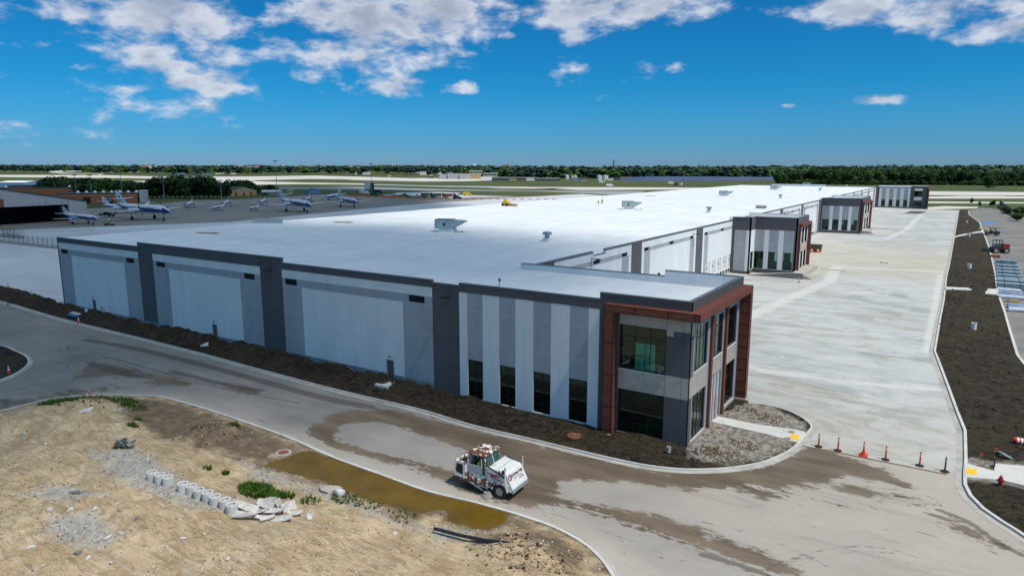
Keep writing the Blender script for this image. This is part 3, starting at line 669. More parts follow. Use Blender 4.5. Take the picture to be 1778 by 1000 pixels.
# west side paving and the airfield
def flat(px, z, mat, name, wp=None):
    m = MB(); m.prism(wp or GX(px, z), z-.02, z, mat); return struct(m, name)
flat(None, -.03, 'old_apron', 'old_apron', [(-700,100)]+GX([(0,400),(400,386),(700,357),(860,346),(975,339.5),(930,341),(820,342),(790,345),(700,343),(620,341),(560,337),(500,341),(430,346),(330,349),(245,356),(175,362),(100,362)])+[(-700,200)])
flat(None, -.012, 'new_apron', 'concrete_apron', [(-700,98)]+GX([(0,400),(400,385.5),(700,356.5),(860,345.5),(990,338),(1010,337)])+[(-117.6,420),(-117.6,50.9),(-119,50.9)]+GX([(60,513),(0,499)])+[(-300,62),(-700,75)])
bands = [
 ('runway_pale', [(0,303.8),(175,304.3),(300,307.2),(450,306.5),(545,305),(620,307),(720,309.8),(860,309.5),(862,311.5),(700,312.6),(600,311.8),(540,311),(450,313),(390,318.5),(330,312),(230,309.5),(100,308.5),(0,307.6)]),
 ('runway_pale', [(230,314.5),(330,313.5),(450,315),(520,317),(640,319),(640,320.5),(520,319.8),(430,321),(380,318.6),(250,317)]),
 ('runway_pale', [(690,310),(735,309.4),(855,311.4),(860,313.2),(815,314.8),(735,315.4),(600,312.5)]),
 ('runway_pale', [(84,299.5),(100,296.5),(150,296),(155,297.6),(110,298.6),(100,299.6),(130,301.2),(180,302),(180,302.6),(110,301.8)]),
 ('runway_grey', [(420,314.8),(730,321.8),(930,325),(930,328.5),(730,323.6),(420,316.4)]),
 ('runway_pale', [(800,323.2),(930,324.8),(1240,326),(1240,329.2),(1010,330.2),(930,327),(850,324.6)]),
 ('runway_grey', [(420,325),(620,324.8),(730,328),(900,331),(1000,331.5),(1120,332.2),(1110,336.5),(1060,338.5),(1020,336),(930,332.4),(730,331),(500,328)]),
 ('new_apron', [(690,334.5),(760,333.5),(800,335.2),(790,338.5),(900,341.5),(960,343),(850,346.5),(700,344),(790,343.5),(680,338)]),
 ('runway_pale', [(1600,332.2),(1790,334),(1790,339.4),(1700,339.4),(1600,338.8)]),
 ('runway_pale', [(1600,341.6),(1660,340.5),(1790,341.2),(1790,344.8),(1600,345)]),
 ('runway_pale', [(1600,349.8),(1790,351.4),(1790,353.4),(1600,353)]),
 ('runway_brown', [(1660,338.9),(1745,339.2),(1745,340.7),(1665,340.2)]),
 ('runway_pale', [(1606,360),(1640,358),(1700,359.5),(1695,362),(1650,363),(1612,364.5)]),
 ('runway_brown', [(850,326.8),(990,326.8),(960,328.2),(870,328.4)])]
for i, (mt, px) in enumerate(bands): flat(px, -.05+.004*(i % 4), mt, 'runway' if mt.startswith('run') else 'concrete_apron')
# blue accessible-bay marking
flat([(1703.5,385.2),(1728,386),(1728.5,388.2),(1706,387.6)], .012, 'marking_blue', 'painted_marking')
# ------------------------------------------------------------------ warehouse
Y0 = 50.38; XW = -117.5; XE = -39.3; XO = -16.25
WH = empty('warehouse', (-78,50.38,0), 'long grey concrete-panel warehouse with white flat roof and projecting office corners', 'warehouse')
class Face:
    """a wall face: u along the wall, z up, depth outward"""
    def __init__(s, ox, oy, dx, dy):                 # outward normal is (dy,-dx)
        s.o = (ox, oy); s.d = (dx, dy); s.n = (dy, -dx)
    def P(s, u, z, q=0): return (s.o[0]+s.d[0]*u+s.n[0]*q, s.o[1]+s.d[1]*u+s.n[1]*q, z)
    def box(s, mb, u0, u1, z0, z1, q0, q1, mat):
        a = [s.P(u0,z0,q0),s.P(u1,z0,q0),s.P(u1,z0,q1),s.P(u0,z0,q1),s.P(u0,z1,q0),s.P(u1,z1,q0),s.P(u1,z1,q1),s.P(u0,z1,q1)]
        mb.add(a, [(0,3,2,1),(4,5,6,7),(0,1,5,4),(1,2,6,5),(2,3,7,6),(3,0,4,7)], mat)
    def panels(s, mb, rects, back=-.30, backmat=None):
        """rects painted in order: (u0,u1,z0,z1,mat,depth); mat None cuts a hole"""
        us = sorted({round(r[i],3) for r in rects for i in (0,1)}); zs = sorted({round(r[i],3) for r in rects for i in (2,3)})
        nu, nz = len(us)-1, len(zs)-1; cell = [[('void',0)]*nz for _ in range(nu)]
        for u0,u1,z0,z1,mat,q in rects:
            for i in range(nu):
                if us[i] >= round(u0,3)-1e-4 and us[i+1] <= round(u1,3)+1e-4:
                    for k in range(nz):
                        if zs[k] >= round(z0,3)-1e-4 and zs[k+1] <= round(z1,3)+1e-4: cell[i][k] = (mat, q)
        D = lambda c: back if c[0] in (None, 'void') else c[1]
        def nearmat(a, b):
            return a[0] if D(a) > D(b) else b[0]
        for i in range(nu):
            k = 0
            while k < nz:
                c = cell[i][k]; k2 = k
                while k2+1 < nz and cell[i][k2+1] == c: k2 += 1
                if c[0] not in (None, 'void'):
                    mb.quad(s.P(us[i],zs[k],c[1]), s.P(us[i+1],zs[k],c[1]), s.P(us[i+1],zs[k2+1],c[1]), s.P(us[i],zs[k2+1],c[1]), c[0])
                k = k2+1
            for k in range(nz+1):
                a = cell[i][k-1] if k > 0 else ('void',0); b = cell[i][k] if k < nz else ('void',0)
                if abs(D(a)-D(b)) > 1e-5: mb.quad(s.P(us[i],zs[k],D(a)), s.P(us[i+1],zs[k],D(a)), s.P(us[i+1],zs[k],D(b)), s.P(us[i],zs[k],D(b)), nearmat(a,b))
        for i in range(nu+1):
            for k in range(nz):
                a = cell[i-1][k] if i > 0 else ('void',0); b = cell[i][k] if i < nu else ('void',0)
                if abs(D(a)-D(b)) > 1e-5: mb.quad(s.P(us[i],zs[k],D(a)), s.P(us[i],zs[k+1],D(a)), s.P(us[i],zs[k+1],D(b)), s.P(us[i],zs[k],D(b)), nearmat(a,b))
    def window(s, u0, u1, z0, z1, cols, rows, name='window', q=-.12, fw=.075, sill=True, parent=None):
        m = MB(); e = .003; rows = [z0]+list(rows)+[z1]
        s.box(m, u0+e,u1-e,z0+e,z0+fw,q-.05,q+.03,'mullion'); s.box(m, u0+e,u1-e,z1-fw,z1-e,q-.05,q+.03,'mullion')
        s.box(m, u0+e,u0+fw,z0+fw,z1-fw,q-.05,q+.03,'mullion'); s.box(m, u1-fw,u1-e,z0+fw,z1-fw,q-.05,q+.03,'mullion')
        for i in range(1, cols):
            u = u0+(u1-u0)*i/cols; s.box(m, u-fw*.4,u+fw*.4,z0+fw,z1-fw,q-.048,q+.028,'mullion')
        for z in rows[1:-1]: s.box(m, u0+fw,u1-fw,z-fw*.4,z+fw*.4,q-.046,q+.026,'mullion')
        o = m.build(name, parent or WH)
        g = MB(); s.box(g, u0+e*2,u1-e*2,z0+e*2,z1-e*2,q-.012,q,'glass'); g.build('pane', o)
        if sill:
            g = MB(); s.box(g, u0-.02,u1+.02,z0-.07,z0-.004,-.12,.05,'stud_white'); g.build('sill', o)
        return o
    def cap(s, mb, u0, u1, z, w=.36): s.box(mb, u0, u1, z, z+.07, -w+.03, .035, 'cap_metal')
JT = .03
def hj(rs, u0, u1, z, mat='joint'): rs.append((u0,u1,z-JT/2,z+JT/2,mat,-.012))

# ---- front wall (faces -Y)
F = Face(0, Y0, 1, 0)
rs = []; capm = MB()
def bay(u0, u1, top, vents, cu0, cu1):
    rs.append((u0,u1,0,top,'mid_panel',0))
    rs.append((u0,u1,10.6,top,'dark_panel',.012))
    rs.append((u0,u1,9.66,10.6,'light_panel',0))
    rs.append((cu0,cu1,.95,8.76,'light_panel',0))
    for a, b in vents: rs.append((a-.25,b+.25,8.76,9.66,'mid_panel',0)); rs.append((a,b,8.93,9.6,None,0))
    rs.append((u0,u1,0,.95,'base_band',0))
    for z in (8.78, 5.82, 2.9): hj(rs, u0, u1, z)
    for z in (7.3, 4.35): rs.append((cu0,cu1,z-.012,z+.012,'reveal',-.008))
    nv = 3 if cu1-cu0 < 15.5 else 4
    for i in range(1, nv): uu = cu0+(cu1-cu0)*i/nv; rs.append((uu-.012,uu+.012,.95,8.76,'reveal',-.008))
    F.cap(capm, u0, u1, top)
bay(-117.5,-94.4,11.31,[(-116.45,-114.35),(-97.55,-95.5)],-113.45,-98.2)
bay(-90.75,-68.05,11.86,[(-89.9,-87.9),(-71.1,-69.1)],-87.15,-71.95)
bay(-64.1,-41.95,11.30,[(-63.6,-61.6),(-44.95,-42.9)],-60.8,-45.75)
for u0, u1, t in ((-94.4,-90.75,11.86),(-68.05,-64.1,11.86),(-41.95,-38.65,11.05)):
    rs.append((u0,u1,0,t,'dark_panel',-.03)); F.cap(capm, u0, u1, t)
    for z in (9.0,5.82,2.9): rs.append((u0,u1,z-.015,z+.015,'joint_dark',-.045))
    rs.append((u0,u1,0,.95,'base_band' if u0 < -90 else 'dark_panel',-.028))
for u0, u1 in ((-108.3,-107.4),(-78.25,-77.3),(-48.2,-47.2)): rs.append((u0,u1,.33,2.45,None,0))
# panel with the four tall windows
rs.append((-38.65,-24.0,0,11.3,'light_panel',0)); rs.append((-38.65,-24.0,10.5,11.3,'dark_panel',.012)); F.cap(capm,-38.65,-24.0,11.3)
WIN4 = [(-37.7,-35.93),(-34.06,-32.3),(-30.42,-28.62),(-26.8,-25.0)]
for a, b in WIN4: rs.append((a,b,3.9,10.5,'mid_panel',0))
for z in (8.84,7.3,5.88,2.9,1.55): 
    rs.append((-38.65,-24.0,z-JT/2 if z != 7.3 else z-.008,z+JT/2 if z != 7.3 else z+.008,'joint' if z != 7.3 else 'reveal',-.012))
for u in (-35.0,-31.36,-27.7): rs.append((u-.012,u+.012,0,10.5,'reveal',-.012))
for a, b in WIN4: rs.append((a,b,.32,4.1,None,0))
# corner office front
rs.append((-24.0,XO,0,11.86,'dark_panel',.004)); rs.append((-22.2,XO,9.45,10.6,'bare_concrete',.004)); rs.append((-18.2,-17.6,9.0,9.45,'bare_concrete',.004))
rs.append((-22.2,XO,4.05,5.8,'bare_concrete',.004))
for z in (8.84,2.9,1.55): rs.append((-18.2,XO,z-.012,z+.012,'joint_dark',-.01))
rs.append((-18.2,-18.17,.3,10.5,'joint_dark',-.01)); rs.append((-16.85,-16.82,.0,10.5,'joint_dark',-.01))
rs.append((-22.15,-18.2,.33,4.0,None,0)); rs.append((-22.15,-18.2,5.78,9.5,None,0)); F.cap(capm,-24.0,XO,11.86)
fw_ = MB(); F.panels(fw_, rs); wall = fw_.build('wall', WH, fixn=False)
for a, b in WIN4: F.window(a, b, .32, 4.1, 2, (1.2,2.45))
F.window(-22.15,-18.2,.33,4.0,3,(1.25,2.6)); F.window(-22.15,-18.2,5.78,9.5,3,(8.55,))
for a, b in [(-116.45,-114.35),(-97.55,-95.5),(-89.9,-87.9),(-71.1,-69.1),(-63.6,-61.6),(-44.95,-42.9)]:
    m = MB(); F.box(m, a+.004,b-.004,8.934,9.596,-.28,-.09,'louver')
    for i in range(6): F.box(m, a+.03,b-.03,8.96+i*.105,8.99+i*.105,-.09,.01,'louver')
    m.build('louver', WH)
for u0, u1 in ((-108.3,-107.4),(-78.25,-77.3),(-48.2,-47.2)):
    m = MB(); F.box(m,u0+.004,u1-.004,.334,2.446,-.16,-.10,'door_paint'); F.box(m,u0+.004,u0+.06,.334,2.446,-.1,.02,'steel_grey'); F.box(m,u1-.06,u1-.004,.334,2.446,-.1,.02,'steel_grey'); F.box(m,u0+.06,u1-.06,2.39,2.446,-.1,.02,'steel_grey')
    dr = m.build('door', WH); h = MB(); F.box(h,u1-.2,u1-.12,1.3,1.36,-.1,-.04,'chrome'); h.build('handle', dr)
    m = MB(); F.box(m,(u0+u1)/2-.12,(u0+u1)/2+.12,2.75,2.95,0,.16,'steel_grey'); m.build('wall_light', WH)
for u, z in ((-92.4,10.35),(-65.9,10.35),(-39.9,9.85)):
    m = MB(); F.box(m,u-.3,u+.12,z-.02,z+.03,0,.5,'black_tape'); F.box(m,u-.45,u-.05,z+.02,z+.1,.45,.85,'black_tape'); m.build('wall_light', WH)
m = MB(); F.box(m,-105.6,-105.0,.9,1.75,.0,.28,'galvanised'); m.build('utility_box', WH)

# ---- long east wall (faces +X), u = y
E_ = Face(XE, 0, 0, 1)
rs = []; PIL = [(65.4,69.8),(92.75,96.7),(122.4,126.3),(151.6,155.6),(192.0,195.6),(221.3,224.9),(252.5,257.5),(283,287),(313,317),(342.5,346.5),(372,376),(402,406),(431,435)]
rs.append((65.4,457,0,11.2,'light_panel',0)); rs.append((65.4,457,0,.9,'mid_panel',0))
doors = []
for i, (a, b) in enumerate(PIL):
    nb = PIL[i+1][0] if i+1 < len(PIL) else 457
    rs.append((b,nb,9.62,10.95,'light_panel',0)); rs.append((b,nb,10.98,11.2,'cap_metal',.01))
    rs.append((b+2.6,nb-2.6,9.45,10.02,'mid_panel',0)); rs.append((b+1.0,b+3.4,0.9,9.4,'mid_panel',0)); rs.append((nb-3.4,nb-.9,.9,9.4,'mid_panel',0))
    rs.append((b,nb,9.37,9.41,'joint_dark',-.01))
    for z in (6.2,3.3): rs.append((b,nb,z-.015,z+.015,'joint',-.01))
    mid = (b+nb)/2
    for c in (b+1.9, mid, nb-2.4):
        if nb-b > 15 or c != mid: rs.append((c-1,c+1,9.45,10.02,None,0))
    if i in (0,2,4,5,7,8,10,11):
        for k in range(1 if i else 2, 6):
            y = b+k*3.85-1.2
            if y+2.8 < nb-.6: doors.append(y); rs.append((y,y+2.7,1.25,3.95,None,0))
for a, b in PIL:
    rs.append((a,b,0,11.2,'dark_panel',.004 if a > 66 else 0)); 
    for z in (9.0,6.2,3.3): rs.append((a,b,z-.012,z+.012,'joint_dark',-.01))
rs.append((80.15,83.85,10.65,11.4,None,0))
m = MB(); E_.panels(m, rs); m.build('wall', WH, fixn=False)
E_.cap(capm,65.4,80.15,11.2); E_.cap(capm,80.15,83.85,10.65); E_.cap(capm,83.85,457,11.2)
for i, (a, b) in enumerate(PIL):
    nb = PIL[i+1][0] if i+1 < len(PIL) else 457
    for c in (b+1.9, (b+nb)/2, nb-2.4):
        if nb-b > 15 or c != (b+nb)/2:
            m = MB(); E_.box(m,c-.99,c+.99,9.455,10.015,-.28,-.2,'louver')
            for q in range(5): E_.box(m,c-.96,c+.96,9.49+q*.11,9.52+q*.11,-.2,-.08,'louver')
            m.build('louver', WH)
for y in doors:
    m = MB(); E_.box(m,y+.004,y+2.696,1.254,3.946,-.16,-.08,'paint_white')
    for q in range(4): E_.box(m,y+.01,y+2.69,1.25+.67*q+.64,1.25+.67*q+.66,-.08,-.07,'cap_metal')
    dd = m.build('dock_door', WH); m = MB(); E_.box(m,y+.6,y+1.2,2.75,3.1,-.08,-.075,'black_tape'); m.build('window', dd)
    for a_ in (.1,2.25): m = MB(); E_.box(m,y+a_,y+a_+.35,.6,1.1,0,.2,'rubber'); m.build('dock_bumper', WH)
for u in (71.0,79.5,120.5,196.5,226,258,288):
    m = MB(); E_.box(m,u-.1,u+.3,10.35,10.4,0,1.1,'black_tape'); E_.box(m,u-.1,u+.3,10.28,10.36,.8,1.4,'black_tape'); m.build('wall_light', WH)
# west and north walls
Wf = Face(XW, 0, 0, -1); rs = [(-457,-Y0,0,11.0,'light_panel',0),(-457,-Y0,0,.9,'mid_panel',0),(-457,-Y0,10.5,11.0,'dark_panel',.01)]
m = MB(); Wf.panels(m, rs); m.build('wall', WH, fixn=False)
Nf = Face(0, 457, -1, 0); m = MB(); Nf.panels(m, [(39.3,117.5,0,11.2,'light_panel',0),(68,100,11.2,12.0,'light_panel',0)]); m.build('wall', WH, fixn=False)
capm.build('parapet_cap', WH)
# roof deck and the membrane-faced backs of the parapets
m = MB()
m.quad((XW,Y0+.3,11.1),(XE-.3,Y0+.3,10.66),(XE-.3,457,10.66),(XW,457,11.1),'roof_membrane')
m.box(XW-.05,XW+.25,Y0+.2,457,10.95,11.22,'roof_membrane')
m.quad((XE-.3,Y0+.3,10.66),(XO-.3,Y0+.3,10.6),(XO-.3,65.1,10.6),(XE-.3,65.1,10.66),'roof_membrane')
for a, b, t in ((-117.5,-94.4,11.31),(-94.4,-64.1,11.86),(-64.1,-41.95,11.3),(-41.95,-38.65,11.05),(-38.65,-24,11.3),(-24,XO,11.86)):
    m.box(a+.01,b-.01,Y0+.305,Y0+.34,10.5,t-.002,'roof_membrane')
m.box(XO-.34,XO-.305,Y0+.34,65.06,10.5,11.855,'roof_membrane')
m.box(XE-.34,XE-.305,65.4,80.1,10.5,11.19,'roof_membrane'); m.box(XE-.34,XE-.305,83.9,456.7,10.5,11.19,'roof_membrane')
m.build('roof', WH)

# ---- corner office: north wall, east face, inside
Nn = Face(0, 65.4, -1, 0); rs = [(-XO,41.0,8.5,11.28,'mid_panel',0),(-XO,41.0,10.6,11.28,'roof_membrane',0),(-XO,39.3,0,8.5,'mid_panel',0),(-XO,23.9,10.6,11.86,'dark_panel',0)]
for a, b in ((24.6,27.0),(18.5,21.0)): rs.append((a,b,1.0,4.1,None,0)); rs.append((a,b,6.3,9.0,None,0))
m = MB(); Nn.panels(m, rs); m.build('wall', WH, fixn=False)
for a, b in ((24.6,27.0),(18.5,21.0)):
    for z0, z1 in ((1.0,4.1),(6.3,9.0)): Nn.window(a, b, z0, z1, 2, ((z0+z1)/2,), sill=False)
m = MB(); m.box(-41,-23.9,65.06,65.095,10.45,11.275,'roof_membrane'); m.box(-23.9,-16.6,65.06,65.095,10.45,11.85,'roof_membrane'); m.build('parapet', WH)
m = MB(); Nn.cap(m, 23.9, 41.0, 11.28); Nn.cap(m, -XO-.03, 23.9, 11.86); O = Face(XO, 0, 0, 1); O.cap(m, Y0+.33, 65.06, 11.86); m.build('parapet_cap', WH)
rs = [(Y0,65.4,0,11.86,'dark_panel',0),(51.3,64.4,.0,10.6,'grey_primer',0),(Y0,51.3,9.1,10.6,'bare_concrete',0),(Y0,51.3,4.05,5.75,'bare_concrete',0),(51.35,55.0,4.1,5.95,'bare_concrete',.002),(56.3,59.4,4.5,5.9,'bare_concrete',.002),(60.5,63.9,4.35,5.85,'bare_concrete',.002),
      (51.0,55.5,0,.26,'bare_concrete',.02),(60.3,64.4,0,.26,'bare_concrete',.02)]
for z in (8.84,2.9,1.55): rs.append((Y0,51.3,z-.012,z+.012,'joint_dark',-.01))
for a, b, z0, z1 in ((51.5,54.95,.3,4.05),(51.5,54.95,5.98,9.62),(56.4,59.35,5.95,9.6),(60.6,63.8,.45,4.35),(60.6,63.8,5.9,9.6)): rs.append((a,b,z0,z1,None,0))
rs.append((56.4,59.35,.1,4.4,None,0))
m = MB(); O.panels(m, rs); m.build('wall', WH, fixn=False)
O.window(51.5,54.95,.3,4.05,4,(1.3,2.7)); O.window(51.5,54.95,5.98,9.62,4,(8.6,)); O.window(56.4,59.35,5.95,9.6,3,(8.6,)); O.window(60.6,63.8,.45,4.35,3,(1.5,3.0)); O.window(60.6,63.8,5.9,9.6,4,(8.6,))
m = MB(); O.box(m,56.404,59.346,.1,4.39,-.2,-.12,'insulation')
for i in range(7):
    y = 56.45+i*.46; O.box(m,y,y+.09,.1,4.39,-.12,-.04,'stud_white' if i % 2 else 'steel_grey')
m.build('unfinished_entry', WH)
m = MB(); O.box(m,58.1,58.55,.15,2.3,-.035,-.01,'timber'); m.build('door', WH)
# inside of the corner office
m = MB(); m.box(-38.9,-16.6,50.7,65.05,.02,.12,'interior'); m.box(-38.95,-38.9,50.7,65.05,.12,10.5,'interior'); m.box(-38.9,-16.6,50.7,65.05,10.42,10.55,'interior')
m.box(-24.2,-24.05,50.7,55,.12,9.9,'interior'); m.box(-30,-29.8,58,65,.12,9.9,'interior'); m.box(-20.2,-19.9,57.8,58.1,.12,10.4,'steel_grey')
m.box(-24.0,-22.2,58,59.4,.12,1.2,'stud_white'); m.box(-21.0,-20.0,61,62.4,.12,1.0,'timber'); m.tube((-21,57,9.9),(-17,62,9.9),.22,.22,'galvanised',8)
m.build('interior', WH)
m = MB(); m.box(-116.9,-39.7,50.9,456.6,.02,.1,'interior'); m.box(-116.9,-39.7,62,62.2,.1,10,'hangar_dark'); m.build('floor_slab', WH)

# ---- red sheathed portal round the corner office
cf = MB(); XB = -15.3; YB = 49.6; z0, z1 = 10.52, 11.16
cf.box(-23.25,XB,YB,Y0-.003,z0,z1,'sheathing'); cf.box(XO+.003,XB,Y0-.003,65.4,z0,z1,'sheathing')
cf.box(-23.25,-22.35,YB,Y0-.003,0,z0,'sheathing'); cf.box(XO+.003,XB,64.65,65.4,0,z0,'sheathing')
for a, b in ((55.45,56.0),(59.65,60.2)): cf.box(XO+.003,XO+.22,a+.05,b-.05,.1,z0,'sheathing')
frame = cf.build('sheathed_portal', WH)
tp = MB(); e = .006
for x in (-23.25,-20.6,-17.9,-15.75,XB-.1): tp.box(x,x+.09,YB-e,YB,z0,z1,'black_tape')
tp.box(-23.25,XB,YB-e,YB,z0,z0+.045,'black_tape'); tp.box(-23.25,XB,YB-e,YB,z1-.045,z1,'black_tape')
tp.box(-23.25,-23.19,YB-e,YB,.1,z0,'black_tape'); tp.box(-22.43,-22.35+e,YB-e,YB+.02,.1,z0,'black_tape')
for z in (7.9,5.2,2.5,.45): tp.box(-23.25,-22.35,YB-e,YB,z,z+.09,'black_tape'); tp.box(-22.35,-22.35+e,YB,Y0-.01,z,z+.09,'black_tape')
for y in (52.8,56.2,59.7,63.0): tp.box(XB,XB+e,y,y+.07,z0,z1,'black_tape')
tp.box(XB,XB+e,YB,65.4,z0,z0+.04,'black_tape')
for i in range(9): tp.box(XO+.02,XB-.01,64.65-e,64.65,.7+i*1.12,.78+i*1.12,'black_tape')
tp.box(XB-.06,XB,64.65-e,64.65,.1,z0,'black_tape')
# faint printing on the sheathing
for i in range(3):
    for k in range(9):
        x = -22.7+i*2.6+k*.14; tp.box(x,x+.08,YB-.004,YB-.001,10.78,10.78+.10+.05*((k*7+i) % 3 == 0),'rust_iron')
for i in range(8):
    for k in range(6): x = XO+.15+k*.11; tp.box(x,x+.06,64.65-.004,64.65-.001,.98+i*1.12,1.1+i*1.12,'rust_iron')
tp.build('seam_tape', frame)
m = MB(); m.box(-23.4,-22.2,YB-.15,Y0-.004,0,.16,'bare_concrete'); m.box(XO+.004,XB+.15,64.5,65.5,0,.2,'bare_concrete'); m.build('footing', WH)

# ---- projecting offices further along the yard
def stripes(rs, cols, z0, z1, zw, hole=True):
    for a, b in cols:
        rs.append((a,b,zw,z1,'mid_panel',0))
        if hole: rs.append((a,b,z0,zw,None,0))
def office(y0, y1, xr, inset):
    T = 11.86; zf = .92; c2 = MB()
    if inset:
        A = Face(0, 146.0, 1, 0); rs = [(XE,-35.4,0,T,'dark_panel',0),(-38.67,-35.4,.6,9.2,'light_panel',0),(-38.67,-36.3,.6,9.2,'mid_panel',0)]
        for z in (6.3,3.15): rs.append((-38.67,-35.4,z-.015,z+.015,'joint',-.01))
        m = MB(); A.panels(m, rs); m.build('wall', WH, fixn=False); A.cap(c2, XE, -35.4, T)
        Bf = Face(-35.4, 0, 0, 1); rs = [(146.0,y0,0,T,'dark_panel',0),(146.3,y0,zf,9.2,'light_panel',0),(146.7,y0-.5,zf,4.6,None,0)]
        m = MB(); Bf.panels(m, rs); m.build('wall', WH, fixn=False); Bf.window(146.7,y0-.5,zf,4.6,2,(2.2,)); Bf.cap(c2,146.33,y0+.33,T)
        xl = -35.4; cols = [(-35.3,-33.37),(-32.43,-30.5),(-29.5,-27.55)]
    else: xl = XE; cols = [(-38.74,-36.45),(-35.4,-33.4),(-32.45,-30.55),(-29.55,-27.6)]
    A = Face(0, y0, 1, 0); rs = [(xl,xr,0,T,'dark_panel',0),(cols[0][0]-.08,cols[-1][1]+.05,zf,9.2,'light_panel',0)]
    stripes(rs, cols, zf, 9.2, 4.6)
    rs2 = []
    for z in (6.3,): rs.append((cols[0][0],cols[-1][1],z-.015,z+.015,'joint',-.01))
    m = MB(); A.panels(m, rs); m.build('wall', WH, fixn=False)
    for a, b in cols: A.window(a, b, zf, 4.6, 3 if inset else 2, (1.9,3.3))
    A.cap(c2, xl, xr, T)
    O2 = Face(xr, 0, 0, 1); n = 3 if not inset else 3; L_ = y1-y0; rs = [(y0,y1,0,T,'dark_panel',0),(y0+1.2,y1-.2,4.5,6.25,'bare_concrete',.003)]
    w = (L_-1.6)/n; wins = []
    for i in range(n):
        a = y0+1.3+i*w; b = a+w*.72
        for z0_, z1_ in ((1.0,4.4),(6.3,9.95)): rs.append((a,b,z0_,z1_,None,0)); wins.append((a,b,z0_,z1_))
        rs.append((b+.05,a+w-.05,1.0,4.4,'light_panel',.002)); rs.append((b+.05,a+w-.05,6.3,9.95,'light_panel',.002))
    m = MB(); O2.panels(m, rs); m.build('wall', WH, fixn=False); O2.cap(c2, y0+.33, y1, T)
    for a in wins: O2.window(*a, 3, ((a[2]+a[3])/2,), sill=False)
    m = MB(); O2.box(m,y0+1.2,y1,10.0,10.65,.004,.7,'sheathing'); O2.box(m,y0+1.0,y0+1.28,1.0,9.99,.004,.5,'sheathing'); O2.box(m,y1-.5,y1,0,9.99,.004,.7,'sheathing'); m.build('sheathed_portal', WH)
    Nn = Face(0, y1, -1, 0); m = MB(); rs = [(-xr,39.3,0,T,'mid_panel',0),(-xr,39.3,10.3,T,'roof_membrane',0)]
    for a, b in ((28.2,30.2),(31.6,33.6),(35,37)): rs.append((a,b,1.2,4.4,None,0)); rs.append((a,b,6.3,9.2,None,0))
    Nn.panels(m, rs); m.build('wall', WH, fixn=False); Nn.cap(c2, -xr-.03, 39.9, T)
    m = MB(); m.quad((-39.9,y0+.3,10.9),(xr-.3,y0+.3,10.9),(xr-.3,y1-.3,10.9),(-39.9,y1-.3,10.9),'roof_membrane'); m.box(-39.9,xr-.34,y1-.34,y1-.305,10.8,11.85,'roof_membrane'); m.box(-39.95,-39.6,y0-3.2 if inset else y0,y1,10.9,11.85,'roof_membrane'); m.build('roof', WH)
    if inset:
        m = MB(); m.quad((-39.9,146.3,10.9),(-35.7,146.3,10.9),(-35.7,y0+.3,10.9),(-39.9,y0+.3,10.9),'roof_membrane'); m.build('roof', WH)
    c2.build('parapet_cap', WH)
    m = MB(); m.box(-39.2,xr-.35,y0+.35,y1-.35,.8,.9,'interior'); m.box(-39.2,xr-.35,y0+.35,y1-.35,4.65,4.95,'interior'); m.box(-36,-33,y0+6,y0+6.2,.9,4.6,'interior'); m.box(xr-2.2,xr-2,y0+5,y0+5.3,.9,4.6,'interior'); m.build('interior', WH)
office(149.4, 161.5, -26.9, True)
office(257.5, 283.0, -26.6, False)
# platform, ramp and steps beside the second office
def platform(y0, y1, xr, ramp):
    m = MB(); yf = y0-4.3 if ramp else y0+1.5
    m.box(xr+.02, xr+2.4, yf+1.9 if ramp else yf, y1+(.0 if ramp else -12), 0, .95, 'bare_concrete')
    if ramp:
        m.box(xr+.02, xr+2.4, yf, yf+1.9, 0, .95, 'bare_concrete')
        m.add([(-35.2,yf+.1,.02),(xr+.02,yf+.1,.95),(xr+.02,yf+.1,0),(-35.2,yf+2.0,.02),(xr+.02,yf+2.0,.95),(xr+.02,yf+2.0,0)], [(0,2,1),(3,4,5),(0,1,4,3),(1,2,5,4),(0,3,5,2)], 'sidewalk')
        m.add([(-35.2,yf-.12,0),(xr+2.4,yf-.12,0),(xr+2.4,yf-.12,1.15),(xr+.02,yf-.12,1.15),(-35.2,yf-.12,.12),(-35.2,yf,0),(xr+2.4,yf,0),(xr+2.4,yf,1.15),(xr+.02,yf,1.15),(-35.2,yf,.12)],
              [(0,1,2,3,4),(9,8,7,6,5),(0,5,6,1),(1,6,7,2),(2,7,8,3),(3,8,9,4),(4,9,5,0)], 'retaining_wall')
        m.box(-35.6, xr+1.2, yf-1.9, yf-1.6, 0, .12, 'sidewalk')
        m.box(xr+3.0, xr+8.2, y1+.2, y1+.45, 0, .18, 'sidewalk')
    for i in range(5): m.box(xr+2.4+i*.32, xr+2.72+i*.32, yf+.3, yf+3.2, 0, .8-i*.16, 'bare_concrete')
    o = m.build('entrance_platform', WH)
platform(149.4,161.5,-26.9,True); platform(257.5,283,-26.6,False)
m = MB(); m.box(-39,-22,254.6,255.0,0,.12,'sidewalk'); m.box(-26,-20,283.6,284.0,0,.2,'sidewalk'); m.box(-37,-20,439.2,439.8,0,.12,'sidewalk'); m.build('yard_kerb', WH)

